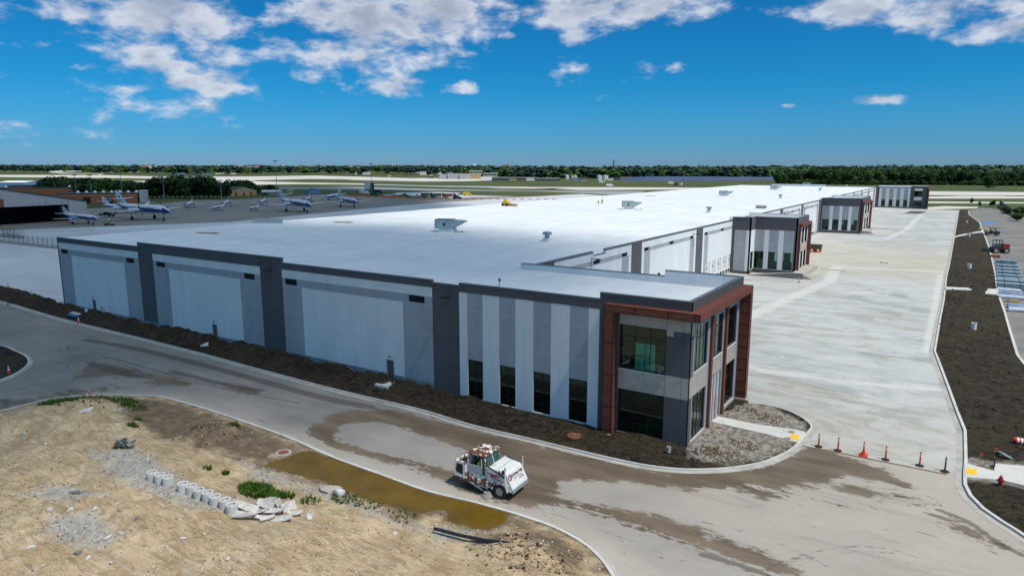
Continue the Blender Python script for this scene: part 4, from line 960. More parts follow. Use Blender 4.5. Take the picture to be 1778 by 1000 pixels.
# far corner office
D4 = Face(0, 442, 1, 0); rs = [(XE,-22,0,11.5,'dark_panel',0),(-37.5,-22.2,.5,11.0,'light_panel',0)]
c4 = [(-36.2,-34.2),(-32.4,-30.5),(-28.8,-26.95),(-25.25,-23.3)]
stripes(rs, c4, .6, 10.7, 4.45); rs += [(-22,-13.9,0,11.95,'dark_panel',0),(-20.2,-16.4,9.5,10.8,'light_panel',0),(-20.2,-16.4,4.3,6.2,'light_panel',0),(-20.2,-16.4,6.3,9.5,None,0),(-20.2,-16.4,.7,4.25,None,0)]
m = MB(); D4.panels(m, rs); m.build('wall', WH, fixn=False)
for a, b in c4: D4.window(a, b, .6, 4.45, 2, (2.5,))
D4.window(-20.2,-16.4,6.3,9.5,3,(8.5,)); D4.window(-20.2,-16.4,.7,4.25,3,(2.5,))
m = MB(); D4.cap(m,XE,-22,11.5); D4.cap(m,-22,-13.9,11.95); m.build('parapet_cap', WH)
m = MB(); m.box(-13.897,-13.2,441.4,442.6,0,11.0,'sheathing'); m.box(-13.897,-13.2,442.6,457,10.4,11.0,'sheathing'); m.build('sheathed_portal', WH)
D5 = Face(-13.9, 0, 0, 1); m = MB(); D5.panels(m, [(442,457,0,11.95,'dark_panel',0),(443,445,1,9.5,'bare_concrete',0)]); m.build('wall', WH, fixn=False)
m = MB(); m.box(XE,-14,456.7,457,0,12.0,'light_panel'); m.build('wall', WH)
m = MB(); m.quad((XE,442.3,11.2),(-14.2,442.3,11.2),(-14.2,456.7,11.2),(XE,456.7,11.2),'roof_membrane'); m.build('roof', WH)
m = MB(); m.box(-39,-14.3,442.4,456.5,.4,.5,'interior'); m.box(-39,-14.3,442.4,456.5,4.6,4.9,'interior'); m.build('interior', WH)
# ------------------------------------------------------------------ people
def skinned(name, verts, edges, radii, mat, root=0, sub=1):
    me = bpy.data.meshes.new(name); me.from_pydata(verts, edges, []); me.update()
    o = bpy.data.objects.new(name, me); COL.objects.link(o)
    md = o.modifiers.new('s', 'SKIN'); md.use_smooth_shade = True
    lay = me.skin_vertices[0] if me.skin_vertices else None
    if lay is None:
        bm = bmesh.new(); bm.from_mesh(me); bm.verts.layers.skin.verify(); bm.to_mesh(me); bm.free(); lay = me.skin_vertices[0]
    for i, r in enumerate(radii): lay.data[i].radius = (r, r) if isinstance(r, (int, float)) else r
    lay.data[root].use_root = True
    s2 = o.modifiers.new('u', 'SUBSURF'); s2.levels = sub; s2.render_levels = sub
    dg = bpy.context.evaluated_depsgraph_get(); m2 = bpy.data.meshes.new_from_object(o.evaluated_get(dg))
    m2.materials.clear(); m2.materials.append(MATS[mat]); m2.polygons.foreach_set('use_smooth', [True]*len(m2.polygons))
    o.modifiers.clear(); o.data = m2; m2.name = name; return o
def person(loc, rz, label, pose='stand', vest='hivis', hat='hard_hat', legs='trousers'):
    """x forward, y left"""
    root = empty('person', loc, label, 'person'); root.rotation_euler = (0,0,rz)
    J = {'pel':(0,0,.95),'chest':(.02,0,1.32),'neck':(.03,0,1.5),'head':(.05,0,1.62),'top':(.04,0,1.73),
         'shL':(0,.19,1.42),'elL':(.03,.27,1.15),'waL':(.14,.26,.92),'shR':(0,-.19,1.42),'elR':(.03,-.27,1.15),'waR':(.16,-.25,.93),
         'hiL':(0,.10,.90),'knL':(.05,.11,.50),'anL':(0,.12,.08),'toL':(.16,.13,.04),'hiR':(0,-.10,.90),'knR':(.05,-.11,.50),'anR':(-.03,-.12,.08),'toR':(.13,-.13,.04)}
    if pose == 'bend':
        J.update(pel=(-.1,0,.88), chest=(.18,0,1.15), neck=(.32,0,1.24), head=(.42,0,1.26), top=(.50,0,1.33), shL=(.25,.19,1.2), shR=(.25,-.19,1.2), elL=(.38,.24,.95), waL=(.50,.15,.72), elR=(.4,-.24,.95), waR=(.52,-.15,.72), hiL=(-.1,.1,.85), hiR=(-.1,-.1,.85), knL=(.05,.12,.48), knR=(.02,-.12,.48))
    if pose == 'walk':
        J.update(knL=(.22,.1,.52), anL=(.28,.1,.1), toL=(.44,.1,.07), knR=(-.05,-.1,.48), anR=(-.34,-.1,.12), toR=(-.2,-.1,.03), elL=(-.12,.26,1.17), waL=(.02,.27,.95), elR=(.14,-.26,1.17), waR=(.34,-.24,1.04))
    if pose == 'sit':
        J.update(hiL=(.02,.11,.92), hiR=(.02,-.11,.92), knL=(.42,.14,.93), knR=(.42,-.14,.93), anL=(.46,.14,.5), anR=(.46,-.14,.5), toL=(.6,.14,.46), toR=(.6,-.14,.46), elL=(.14,.25,1.15), waL=(.38,.14,1.16), elR=(.14,-.25,1.15), waR=(.38,-.14,1.16))
    body_r = {'pel':.13,'chest':.14,'neck':.055,'head':(.085,.10),'top':.06,'sh':.06,'el':.043,'wa':.03,'hi':.085,'kn':.058,'an':.04,'to':.035}
    key = list(J); E2 = [('pel','chest'),('chest','neck'),('neck','head'),('head','top')]
    for s in 'LR': E2 += [('chest','sh'+s),('sh'+s,'el'+s),('el'+s,'wa'+s),('pel','hi'+s),('hi'+s,'kn'+s),('kn'+s,'an'+s),('an'+s,'to'+s)]
    rad = [body_r.get(k, body_r.get(k[:2])) for k in key]
    b = skinned('body', [J[k] for k in key], [(key.index(a), key.index(c)) for a, c in E2], rad, 'skin'); b.parent = root
    def part(nm, ks, es, rr, mat):
        o = skinned(nm, [J[k] for k in ks], [(ks.index(a), ks.index(c)) for a, c in es], rr, mat); o.parent = root
    ks = ['pel','chest','neck','shL','elL','shR','elR']; part('vest', ks, [('pel','chest'),('chest','neck'),('chest','shL'),('shL','elL'),('chest','shR'),('shR','elR')], [.155,.17,.085,.085,.062,.085,.062], vest)
    ks = ['pel','hiL','knL','anL','hiR','knR','anR']; part('trousers', ks, [('pel','hiL'),('hiL','knL'),('knL','anL'),('pel','hiR'),('hiR','knR'),('knR','anR')], [.14,.105,.078,.062,.105,.078,.062], legs)
    for s in 'LR':
        m = MB(); a = J['an'+s]; t = J['to'+s]; m.tube((a[0]-.05,a[1],a[2]-.02),(t[0]+.03,t[1],t[2]+.01),.055,.045,'boots',8); q = m.build('boot'); q.parent = root
        m = MB(); w = J['wa'+s]; m.T = Matrix.Translation(w); m.lathe([(.005,-.10),(.035,-.07),(.045,-.03),(.03,.03)], 'skin', n=8)
        for k in range(4): m.tube((.01,-.03+.02*k,-.07),(.03,-.03+.02*k,-.145-.01*(k in (1,2))),.009,.008,'skin',5)
        m.tube((.03,.0,-.04),(.06,.0,-.09),.011,.009,'skin',5); q = m.build('hand'); q.parent = root
    h = J['top']; c = J['head']; m = MB(); m.lathe([(.135,0),(.13,.01),(.112,.02),(.105,.07),(.07,.12),(.01,.135)], hat, c=(h[0]-.0,h[1],h[2]-.06), n=14); q = m.build('hard_hat', smooth=True); q.parent = root
    m = MB(); hx, hy, hz = c; m.tube((hx+.085,hy,hz+.01),(hx+.115,hy,hz-.015),.014,.018,'skin',6); m.box(hx+.08,hx+.092,hy-.03,hy+.03,hz-.055,hz-.045,'letter_red'); 
    for s in (-1,1): m.box(hx+.082,hx+.094,hy+s*.032-.01,hy+s*.032+.01,hz+.02,hz+.034,'black_tape'); m.tube((hx,hy+s*.085,hz),(hx,hy+s*.1,hz+.01),.025,.02,'skin',6)
    q = m.build('face'); q.parent = root
    return root

# ------------------------------------------------------------------ street sweeper
def wheel(mb_t, mb_r, c, r, w):
    mb_t.lathe([(r*.55,-w/2),(r*.9,-w/2),(r,-w/2+.04),(r,w/2-.04),(r*.9,w/2),(r*.55,w/2)], 'tyre', c=c, n=28, axis='y', cap=False)
    mb_r.lathe([(r*.58,-w/2+.02),(r*.56,-w/2+.07),(r*.3,-w/2+.10),(r*.28,-w/2+.03),(r*.12,-w/2+.02)], 'wheel_rim', c=c, n=22, axis='y')
    mb_r.lathe([(r*.12,w/2-.02),(r*.28,w/2-.03),(r*.3,w/2-.1),(r*.56,w/2-.07),(r*.58,w/2-.02)], 'wheel_rim', c=c, n=22, axis='y')
def text_mesh(name, s, size, mat, parent, M4, extr=.006, shear=0):
    cu = bpy.data.curves.new(name, 'FONT'); cu.body = s; cu.size = size; cu.extrude = extr; cu.align_x = 'CENTER'; cu.align_y = 'CENTER'; cu.shear = shear; cu.offset = .008*size/.3
    o = bpy.data.objects.new(name, cu); COL.objects.link(o); dg = bpy.context.evaluated_depsgraph_get()
    me = bpy.data.meshes.new_from_object(o.evaluated_get(dg)); bpy.data.objects.remove(o)
    me.materials.clear(); me.materials.append(MATS[mat]); me.transform(M4); q = bpy.data.objects.new(name, me); COL.objects.link(q); q.parent = parent; return q
def sweeper(loc, rz):
    S = empty('street_sweeper', (0,0,0), 'rust-patched white street sweeper driving along the muddy road', 'street sweeper')
    W = 1.12
    m = MB(); m.profile([(-2.35,.85),(-2.35,1.75),(-2.27,2.05),(-1.35,2.05),(-1.35,.85)], -W, W, 'rusty_white'); b = m.build('engine_housing', S, bevel=.03)
    m = MB(); m.profile([(-2.2,1.2),(-2.15,1.85),(-1.6,1.85),(-1.6,1.05)], -W-.004, -W, 'louver'); m.build('grille', b)
    for s in (-1,1):
        m = MB(); m.tube((-2.34,s*.8,1.2),(-2.40,s*.8,1.2),.07,.07,'letter_red',10); m.build('tail_light', b)
    m = MB(); m.box(-2.0,-1.5,-.95,-.6,2.05,2.2,'very_rusty'); m.tube((-1.5,-1.0,1.0),(-1.5,-1.0,2.55),.05,.05,'dark_metal',8); m.build('exhaust', b)
    # chassis and rusty side frame
    m = MB(); m.box(-2.2,2.1,-.55,.55,.55,.85,'dark_metal'); m.box(-1.9,.9,-W-.02,-W+.12,.62,.92,'very_rusty'); m.box(-1.9,.9,W-.12,W+.02,.62,.92,'very_rusty'); m.box(-1.35,.75,-W,W,.85,1.05,'very_rusty')
    m.tube((-1.6,-W+.1,.75),(-.9,-W+.1,.35),.05,.05,'dark_metal'); m.tube((-1.0,-W-.05,.7),(.2,-W-.1,.35),.045,.045,'chrome'); m.tube((-.4,-W-.1,.45),(.5,-W+.1,.8),.04,.04,'steel_grey')
    m.build('chassis', S)
    # cab: open shell with pillars
    cb = empty('cab', (0,0,0)); cb.parent = S
    m = MB(); zb, zt = 1.05, 2.78
    m.box(-1.35,-1.28,-1.0,1.0,1.05,1.95,'rusty_white'); m.box(-1.28,.42,-1.0,-.94,1.05,1.32,'rusty_white'); m.box(-1.28,.42,.94,1.0,1.05,1.85,'rusty_white'); m.box(.36,.42,-.94,.94,1.05,1.95,'rusty_white')
    for s in (-1,1):
        m.add([(-1.35,s*1.0,1.9),(-1.22,s*1.0,1.9),(-1.12,s*.92,2.7),(-1.22,s*.92,2.7),(-1.35,s*.92,1.9),(-1.22,s*.92,1.9),(-1.12,s*.84,2.7),(-1.22,s*.84,2.7)], [(0,1,2,3),(7,6,5,4),(0,4,5,1),(1,5,6,2),(2,6,7,3),(3,7,4,0)], 'rusty_white')
        m.add([(.3,s*1.0,1.3),(.42,s*1.0,1.3),(.18,s*.92,2.7),(.06,s*.92,2.7),(.3,s*.92,1.3),(.42,s*.92,1.3),(.18,s*.84,2.7),(.06,s*.84,2.7)], [(0,1,2,3),(7,6,5,4),(0,4,5,1),(1,5,6,2),(2,6,7,3),(3,7,4,0)], 'rusty_white')
    m.box(-1.22,-1.14,-.84,.84,1.9,2.7,'rusty_white'); m.add([(.36,-.03,1.95),(.42,-.03,1.95),(.18,-.03,2.7),(.10,-.03,2.7),(.36,.03,1.95),(.42,.03,1.95),(.18,.03,2.7),(.10,.03,2.7)], [(0,1,2,3),(7,6,5,4),(0,4,5,1),(1,5,6,2),(2,6,7,3),(3,7,4,0)], 'paint_white')
    m.build('cab_shell', cb)
    m = MB(); m.loft([[(-1.3,-1.0,2.68),(.3,-1.0,2.68),(.3,1.0,2.68),(-1.3,1.0,2.68)],[(-1.34,-1.02,2.74),(.34,-1.02,2.74),(.34,1.02,2.74),(-1.34,1.02,2.74)],[(-1.2,-.88,2.84),(.18,-.88,2.84),(.18,.88,2.84),(-1.2,.88,2.84)]], 'very_rusty')
    rf = m.build('roof', cb)
    m = MB(); m.tube((-.9,.3,2.83),(-.9,.3,2.93),.09,.07,'dark_metal',10); m.build('beacon', rf)
    for s, y0_, y1_ in ((1,.05,.84),(-1,-.84,-.05)):
        m = MB(); m.add([(.40,y0_,1.97),(.40,y1_,1.97),(.17,y1_,2.68),(.17,y0_,2.68),(.38,y0_,1.97),(.38,y1_,1.97),(.15,y1_,2.68),(.15,y0_,2.68)], [(0,1,2,3),(7,6,5,4),(0,4,5,1),(1,5,6,2),(2,6,7,3),(3,7,4,0)], 'cab_glass'); m.build('windscreen', cb)
    m = MB(); m.box(-1.26,-.02,-1.02,-.97,1.33,1.95,'mid_panel'); m.box(-1.26,-1.2,-1.01,-.97,1.95,2.6,'rusty_white'); m.box(-.08,-.02,-1.01,-.97,1.95,2.55,'rusty_white'); m.build('door', cb)
    m = MB(); m.add([(-.02,-1.0,1.35),(.3,-1.0,1.35),(.12,-.94,2.6),(-.02,-.94,2.6)], [(0,1,2,3)], 'cab_glass'); m.build('side_window', cb)
    m = MB(); m.box(-.75,-.3,-.75,-.25,1.1,1.5,'black_tape'); m.box(-.85,-.72,-.75,-.25,1.5,2.1,'black_tape'); m.build('seat', cb)
    # hopper in front of the cab
    hp = empty('hopper', (0,0,0)); hp.parent = S
    m = MB(); m.profile([(.50,1.0),(.50,2.02),(.62,2.10),(1.95,1.92),(2.10,1.82),(2.62,.88),(2.58,.62),(2.0,.62),(1.9,1.0)], -1.06, 1.06, 'paint_white'); m.build('hopper_body', hp, bevel=.03)
    for s in (-1,1):
        m = MB(); m.box(.5,2.25,s*1.06-.03,s*1.06+.03,.98,1.14,'rusty_white'); m.build('rail', hp)
    for s in (-1,1):
        m = MB(); m.tube((.45,s*1.14,2.35 if s > 0 else 2.25),(2.05,s*1.17,1.62),.045,.045,'dark_metal'); m.tube((.6,s*1.13,2.1),(1.9,s*1.17,1.55),.05,.05,'paint_white'); m.tube((2.05,s*1.17,1.62),(2.2,s*1.16,.75),.05,.05,'paint_white'); m.build('lift_arm', hp)
        m = MB(); m.tube((2.08,s*1.22,1.35),(2.08,s*1.22,2.32),.055,.055,'paint_white',8); m.tube((2.08,s*1.22,2.32),(2.08,s*1.22,2.42),.07,.05,'steel_grey',8); m.build('post', hp)
    m = MB(); m.tube((1.9,-1.18,1.95),(1.9,-1.18,2.15),.12,.12,'dark_metal',12); m.tube((1.6,-1.2,1.8),(1.6,-1.2,2.1),.05,.05,'dark_metal',8); m.build('mirror', hp)
    m = MB(); m.box(.55,1.7,-1.075,-1.062,1.62,1.68,'stripe_red'); m.add([(.7,-1.075,1.42),(1.9,-1.075,1.22),(1.9,-1.075,1.30),(.7,-1.075,1.50)], [(0,1,2,3)], 'stripe_red'); m.build('stripe', hp)
    m = MB(); 
    for x, y in ((.75,-.55),(1.3,-.05),(.65,-.75)): m.tube((x,y,2.06-(x-.62)*.13),(x,y,2.10-(x-.62)*.13),.09 if x == .75 else .05,.09 if x == .75 else .05,'dark_metal',10)
    m.build('filler_cap', hp)
    m = MB(); m.box(1.28,1.295,-1.05,1.05,2.02,2.03,'cap_metal'); m.build('lid_seam', hp)
    # lettering on the sloping front of the hopper
    d = Vector((2.62-2.10,0,.88-1.82)).normalized(); up = -d; xax = Vector((0,1,0)); nn = xax.cross(up)
    def LM(t, y): 
        p = Vector((2.10,0,1.82))+d*t+Vector((0,y,0))+nn*.012
        return Matrix(((xax.x,up.x,nn.x,p.x),(xax.y,up.y,nn.y,p.y),(xax.z,up.z,nn.z,p.z),(0,0,0,1)))
    text_mesh('lettering', 'Gielens-ens', .36, 'letter_black', hp, LM(.24, .02)); text_mesh('lettering', 'G', .52, 'letter_red', hp, LM(.30, -.86))
    text_mesh('lettering', 'STREET SWEEPING', .13, 'letter_grey', hp, LM(.50, .12)); text_mesh('lettering', '640-4050', .16, 'letter_pink', hp, LM(.66, .45))
    text_mesh('lettering', 'SWEEPING', .16, 'letter_red', hp, Matrix.Translation((1.15,-1.08,1.54)) @ Matrix.Rotation(R(90), 4, 'X'))
    m = MB(); m.profile([(2.58,.62),(2.64,.86),(2.66,.86),(2.66,.60)], -1.08, 1.08, 'galvanised'); m.build('bumper', hp)
    # front mudguards, wheels, brooms
    for s in (-1,1):
        m = MB(); pts = [(1.55+.66*math.cos(a), .55+.66*math.sin(a)) for a in [R(x) for x in range(0,181,20)]]; inn = [(1.55+.60*math.cos(a), .55+.60*math.sin(a)) for a in [R(x) for x in range(180,-1,-20)]]
        m.profile(pts+inn, s*1.16-.16*(s > 0)-.0, s*1.16+.16*(s < 0), 'rusty_white'); m.build('mudguard', S)
        t = MB(); r_ = MB(); wheel(t, r_, (1.55,s*.98,.52), .52, .34); q = t.build('wheel', S, smooth=False); r_.build('rim', q)
    t = MB(); r_ = MB(); wheel(t, r_, (-1.75,0,.45), .45, .30); q = t.build('wheel', S); r_.build('rim', q)
    t = MB(); t.box(-2.1,-1.6,-.6,-.3,.6,.9,'dark_metal'); t.box(-2.1,-1.6,.3,.6,.6,.9,'dark_metal'); t.build('axle_frame', S)
    for s in (-1,1):
        m = MB(); m.lathe([(.10,.34),(.26,.32),(.30,.22),(.46,.02),(.44,.0),(.1,.02)], 'broom', c=(.55,s*1.15,0), n=24); q = m.build('gutter_broom', S)
        m = MB(); m.tube((.55,s*1.15,.3),(.45,s*1.0,.8),.07,.06,'dark_metal',8); m.tube((.55,s*1.15,.55),(-.3,s*1.15,.6),.035,.035,'chrome',8); m.build('arm', q)
    S.location = loc; S.rotation_euler = (0,0,rz); S.scale = (.94,.98,.98); return S
fr = G(870,866); SW_H = R(3); fx = Vector((math.cos(SW_H), math.sin(SW_H), 0)); fy = Vector((-fx.y, fx.x, 0))
SWC = fr-fx*1.55+fy*1.05; SWC.z = .004
sweeper(SWC, SW_H)
drv = person(SWC+fx*-.5-fy*.5+Vector((0,0,.52)), SW_H, 'driver in a yellow safety vest sitting inside the street sweeper cab', 'sit', 'hivis', 'dark_metal')

# ------------------------------------------------------------------ posts, cones, hydrant
GP = 'channelizer posts across the yard entrance'
def post(loc, mat, label, flare=False):
    o = empty('channelizer_post', loc, label, 'post', GP)
    m = MB()
    if flare: m.loft([[(-.32,-.32,0),(.32,-.32,0),(.32,.32,0),(-.32,.32,0)],[(-.32,-.32,.05),(.32,-.32,.05),(.32,.32,.05),(-.32,.32,.05)]], mat); m.lathe([(.24,.05),(.10,.35),(.07,.5)], mat, n=14)
    else: m.lathe([(.30,0),(.30,.05),(.22,.08),(.08,.10)], 'black_rubber_base', n=8)
    m.build('base', o)
    m = MB(); m.lathe([(.062,.08),(.055,.95),(.042,1.0),(.048,1.05),(.048,1.12),(.02,1.15)], mat, n=12); m.build('tube', o)
    for z in (.78,.92):
        m = MB(); m.lathe([(.066,z),(.066,z+.075)], 'white_band' if mat != 'teal_post' else 'galvanised', n=12, cap=False); m.build('reflective_band', o)
    return o
for (u, v), mt, lb, fl in zip([(1421.2,775.4),(1454.8,782.3),(1499,790.5),(1537.4,798),(1596.6,808.5),(1640.4,818.6)],
    ['orange_plastic']*5+['teal_post'],
    ['orange post nearest the curved kerb at the yard entrance', 'second orange post from the curved kerb at the yard entrance', 'orange post with a flared orange cone base at the yard entrance', 'orange post between the flared-base post and the last orange post', 'last orange post before the dark blue post', 'dark blue post at the right end of the row'], [0,0,1,0,0,0]):
    post(G(u, v), mt, lb, fl)
CG = 'traffic cones'
def cone(loc, label, h=.9, rz=0, lying=False, grp=CG):
    o = empty('traffic_cone', loc, label, 'traffic cone', grp)
    m = MB(); m.box(-.22,.22,-.22,.22,0,.04,'orange_plastic'); m.build('base', o)
    m = MB(); m.lathe([(.17,.04),(.03,h)], 'orange_plastic', n=16); b = m.build('body', o)
    for a, c in ((.45,.6),(.7,.8)):
        m = MB(); ra = .17-.14*(a*h-.04)/(h-.04); rb = .17-.14*(c*h-.04)/(h-.04); m.lathe([(ra+.004,a*h),(rb+.004,c*h)], 'white_band', n=16, cap=False); m.build('reflective_band', b)
    o.rotation_euler = (0, R(84) if lying else 0, rz); return o
cone(G(137,562), 'orange cone on the soil beside the blue bag near the kerb', 1.1)
cone(G(152.5,692.5), 'left one of the two cones behind the sandy mound', .75)
cone(G(162,694.5), 'taller right one of the two cones behind the sandy mound', .95)
cone(G(15,502), 'orange cone on the far pavement edge at far left', 1.3)
cone(G(55.5,514.5), 'small orange cone at the soil edge left of the warehouse', 1.0)
cone(G(16,650), 'orange cone on the kerb of the small dark island', 1.1)
# barricade drum lying down at the right edge
def drum(loc, label, rz=0, lying=True):
    o = empty('traffic_drum', loc, label, 'traffic drum')
    m = MB(); m.lathe([(.30,0),(.30,.1),(.27,.12),(.27,.35),(.255,.37),(.25,.6),(.24,.62),(.23,.85),(.12,1.0)], 'orange_plastic', n=18); b = m.build('body', o)
    for a, c, r in ((.36,.5,.262),(.62,.75,.246)): m = MB(); m.lathe([(r,a),(r-.008,c)], 'white_band', n=18, cap=False); m.build('reflective_band', b)
    o.rotation_euler = (0, R(-80) if lying else 0, rz); return o
p = G(1782,777); drum(Vector((p.x,p.y,.42)), 'orange and white drum lying on the dark soil at right edge', R(15))
# fire hydrant
def hydrant(loc, label):
    o = empty('fire_hydrant', loc, label, 'fire hydrant')
    m = MB(); m.lathe([(.16,0),(.16,.04),(.10,.06),(.10,.5),(.13,.52),(.13,.57),(.11,.60),(.09,.68),(.04,.74),(.03,.80),(.01,.80)], 'hydrant_red', n=14); b = m.build('barrel', o)
    for d, r in (((1,0),.06),((0,-1),.08),((-1,0),.06)):
        m = MB(); m.tube((d[0]*.08,d[1]*.08,.45),(d[0]*.19,d[1]*.19,.45),r,r,'hydrant_red',10); m.tube((d[0]*.19,d[1]*.19,.45),(d[0]*.23,d[1]*.23,.45),r*.6,r*.5,'hydrant_red',6); m.build('outlet', b)
    return o
h = hydrant(G(1736,846,.2), 'red fire hydrant beside the new concrete walk'); h.scale = (1.15,)*3
# survey flags, manhole frame, post, valve
def flag(loc, label):
    o = empty('survey_flag', loc, label, 'survey flag', 'survey flags in the soil'); m = MB(); m.tube((0,0,0),(0,0,.95),.012,.012,'timber',5); m.build('stake', o)
    m = MB(); m.box(.0,.22,-.004,.004,.72,.93,'orange_plastic'); m.build('ribbon', o)
flag(G(1700,806,.15), 'orange survey flag nearest the kerb by the new walk'); flag(G(1726,797,.2), 'orange survey flag beside the grey manhole ring')
m = MB(); m.T = Matrix.Translation(G(1746,791,.35)) @ Matrix.Rotation(R(24), 4, 'Y') @ Matrix.Rotation(R(-15), 4, 'X'); m.lathe([(.36,0),(.62,0),(.62,.06),(.48,.08),(.47,.14),(.37,.14),(.36,0)], 'galvanised', n=28, cap=False); tag(m.build('manhole_ring'), 'grey iron manhole ring lying loose on the soil', 'manhole ring')
m = MB(); p = G(1726,814); m.box(p.x-.03,p.x+.03,p.y-.1,p.y+.35,.1,.5,'black_tape'); tag(m.build('form_board'), 'short black board standing at the walk joint', 'board')
for px, nm in (([(1375.6,752.4),(1389,757.3),(1385.4,764.4),(1371.4,758.7)], 'yellow tactile pad on the walk from the corner office'), ([(1677.6,812),(1696,814.4),(1695.5,824),(1678.4,822.4)], 'yellow tactile pad on the walk beside the right kerb')):
    z = .175 if px[0][0] < 1500 else .195; m = MB(); q = GX(px, z); m.prism(q, z-.02, z+.012, 'yellow_pad')
    c = np.mean(q, 0)
    for i in range(5):
        for k in range(4):
            a = (i+.5)/5; b = (k+.5)/4; P0 = np.array(q[0])*(1-a)*(1-b)+np.array(q[1])*a*(1-b)+np.array(q[2])*a*b+np.array(q[3])*(1-a)*b; m.lathe([(.03,z+.012),(.018,z+.024)], 'yellow_pad', c=(P0[0],P0[1],0), n=6)
    tag(m.build('tactile_pad'), nm, 'tactile pad')
# catch pipes in the soil
def riser(loc, label, r=.3, h=.75, mat='tank_white'):
    o = empty('riser_pipe', loc, label, 'riser pipe', 'riser pipes standing in the soil'); m = MB(); m.lathe([(r,0),(r,h),(r*1.08,h),(r*1.08,h+.05),(r*.85,h+.05),(r*.85,h-.12),(r*.2,h-.14)], mat, n=18); m.build('pipe', o)
riser(G(1690,573,.2), 'white riser pipe standing in the nearest part of the soil strip', .33, .95)
riser(G(1682.5,467,.2), 'white riser pipe in the middle of the far soil strip', .4, 1.1)
riser(G(1682,411,.2), 'white riser pipe in the soil near the group of workers', .4, 1.1)
riser(G(1678.5,387,.2), 'small white riser pipe in the farthest part of the soil strip', .4, .8)
for (u, v), lb in (((1161,785),'short concrete pipe stub at the foot of the corner pier'), ((1284,713),'tall concrete pipe stub beside the red portal column'), ((1210.5,785),'concrete pipe stub in the gravel under the corner window'), ((1265,723),'low concrete pipe stub between the walk and the wall')):
    riser(G(u, v, .15), lb, .16, .42, 'bare_concrete')
# manhole covers
for (u, v), lb, z in (((997.5,756.5),'rusty manhole cover in the dark soil before the offices', .33), ((492,786),'rusty manhole cover on a pale collar beside the puddle', .0)):
    p = G(u, v, z) if z else GS(u, v); z = z or p.z
    o = empty('manhole_cover', (p.x,p.y,z), lb, 'manhole cover'); m = MB(); m.lathe([(.62,-.2),(.62,.04),(.42,.05),(.42,-.1)], 'bare_concrete' if u < 600 else 'rust_iron', n=24, cap=False); m.build('collar', o); m = MB(); m.lathe([(.41,-.1),(.41,.06),(.3,.07),(.29,.055),(.02,.055)], 'rust_iron', n=24); m.build('lid', o)
# doorstep slabs by the wall
for pts, lb in (([(650,667),(665,659.5),(686,663),(672,671.5)],'concrete doorstep slab at the nearest wall door'), ([(348,599),(363,592.5),(381,594.5),(368,601)],'concrete doorstep slab at the middle wall door'), ([(148,548),(160,544.5),(172,547),(160,551.5)],'concrete doorstep slab at the farthest wall door')):
    m = MB(); m.prism(GX(pts,.45), .15, .45, 'sidewalk'); tag(m.build('doorstep_slab'), lb, 'slab', 'doorstep slabs along the front wall')
o = empty('building_materials_bag', G(130,550,.3), 'blue bag with white wrapping on the soil by the wall', 'bag'); m = MB(); m.loft([[(-1.2,-.4,0),(1.1,-.5,0),(1.2,.4,0),(-1.1,.5,0)],[(-1.35,-.5,.25),(1.2,-.55,.3),(1.3,.45,.3),(-1.2,.55,.28)],[(-1.0,-.3,.5),(1.0,-.4,.45),(1.0,.3,.48),(-.9,.3,.5)]],'plastic_blue'); m.build('bag', o, smooth=True); m = MB(); m.loft([[(-.8,-.25,.5),(1.4,-.3,.48),(1.4,.3,.48),(-.8,.25,.5)],[(-.7,-.2,.68),(1.3,-.2,.66),(1.3,.2,.66),(-.7,.2,.68)]],'precast'); m.build('wrapping', o)
riser(G(150.5,546,.3), 'short white pipe beside the farthest doorstep slab', .2, .8)

# ------------------------------------------------------------------ things on the sandy lot
CY_G = 'short white concrete pipe sections in two groups'
ord_ = ['first', 'second', 'third', 'fourth', 'fifth', 'sixth', 'seventh']
CYL = [(265,832.5),(278.5,836),(292.5,841),(318.5,852.5),(333.5,856.5),(346.5,863),(361.5,868),(374.5,875),(391.5,881),(403,889.5)]
def pipe_section(p, lb, rz, first=[None]):
    if first[0] is None:
        o = empty('pipe_section', p, lb, 'pipe section', CY_G); m = MB(); m.lathe([(.37,0),(.375,.6),(.355,.635),(.30,.64),(.24,.62),(.23,.1)], 'precast', n=24, cap=False); b = m.build('ring', o, smooth=False)
        m = MB(); m.lathe([(.235,.12),(.235,.44),(.01,.48)], 'rock_dark', n=12, cap=False)
        for a in range(5): c_, s_ = math.cos(a*1.25), math.sin(a*1.25); m.tube((c_*.2,s_*.2,.48),(-c_*.16,-s_*.1,.56),.03,.02,'precast',5)
        m.build('packing', b); first[0] = o; return o
    return copy_tree(first[0], p, rz, lb)
for i, (u, v) in enumerate(CYL):
    g3 = i < 3; k = i if g3 else i-3
    lb = ('white pipe section, %s of the separate group of three' % ['leftmost','middle','rightmost'][k]) if g3 else 'white pipe section, %s from the left in the row of seven' % ord_[k]
    p = GS(u, v); p.z -= .03; pipe_section(p, lb, i*1.1)
def blob(sx, sy, sz, mat, seed, jag=.25, sub=2):
    bm = bmesh.new(); bmesh.ops.create_icosphere(bm, subdivisions=sub, radius=1); r = random.Random(seed)
    pl = [(Vector((r.uniform(-1,1),r.uniform(-1,1),r.uniform(-1,1))).normalized(), r.uniform(.38,.8)) for _ in range(15)]
    for v in bm.verts:
        c = v.co.normalized()
        k = min([1]+[d/max(c.dot(n),1e-3) for n, d in pl if c.dot(n) > .2]); k *= 1+r.uniform(-jag,jag)*.15
        v.co = Vector((c.x*sx*k, c.y*sy*k, c.z*sz*k))
    vs = [tuple(v.co) for v in bm.verts]; fs = [tuple(v.index for v in f.verts) for f in bm.faces]; bm.free(); return vs, fs, mat
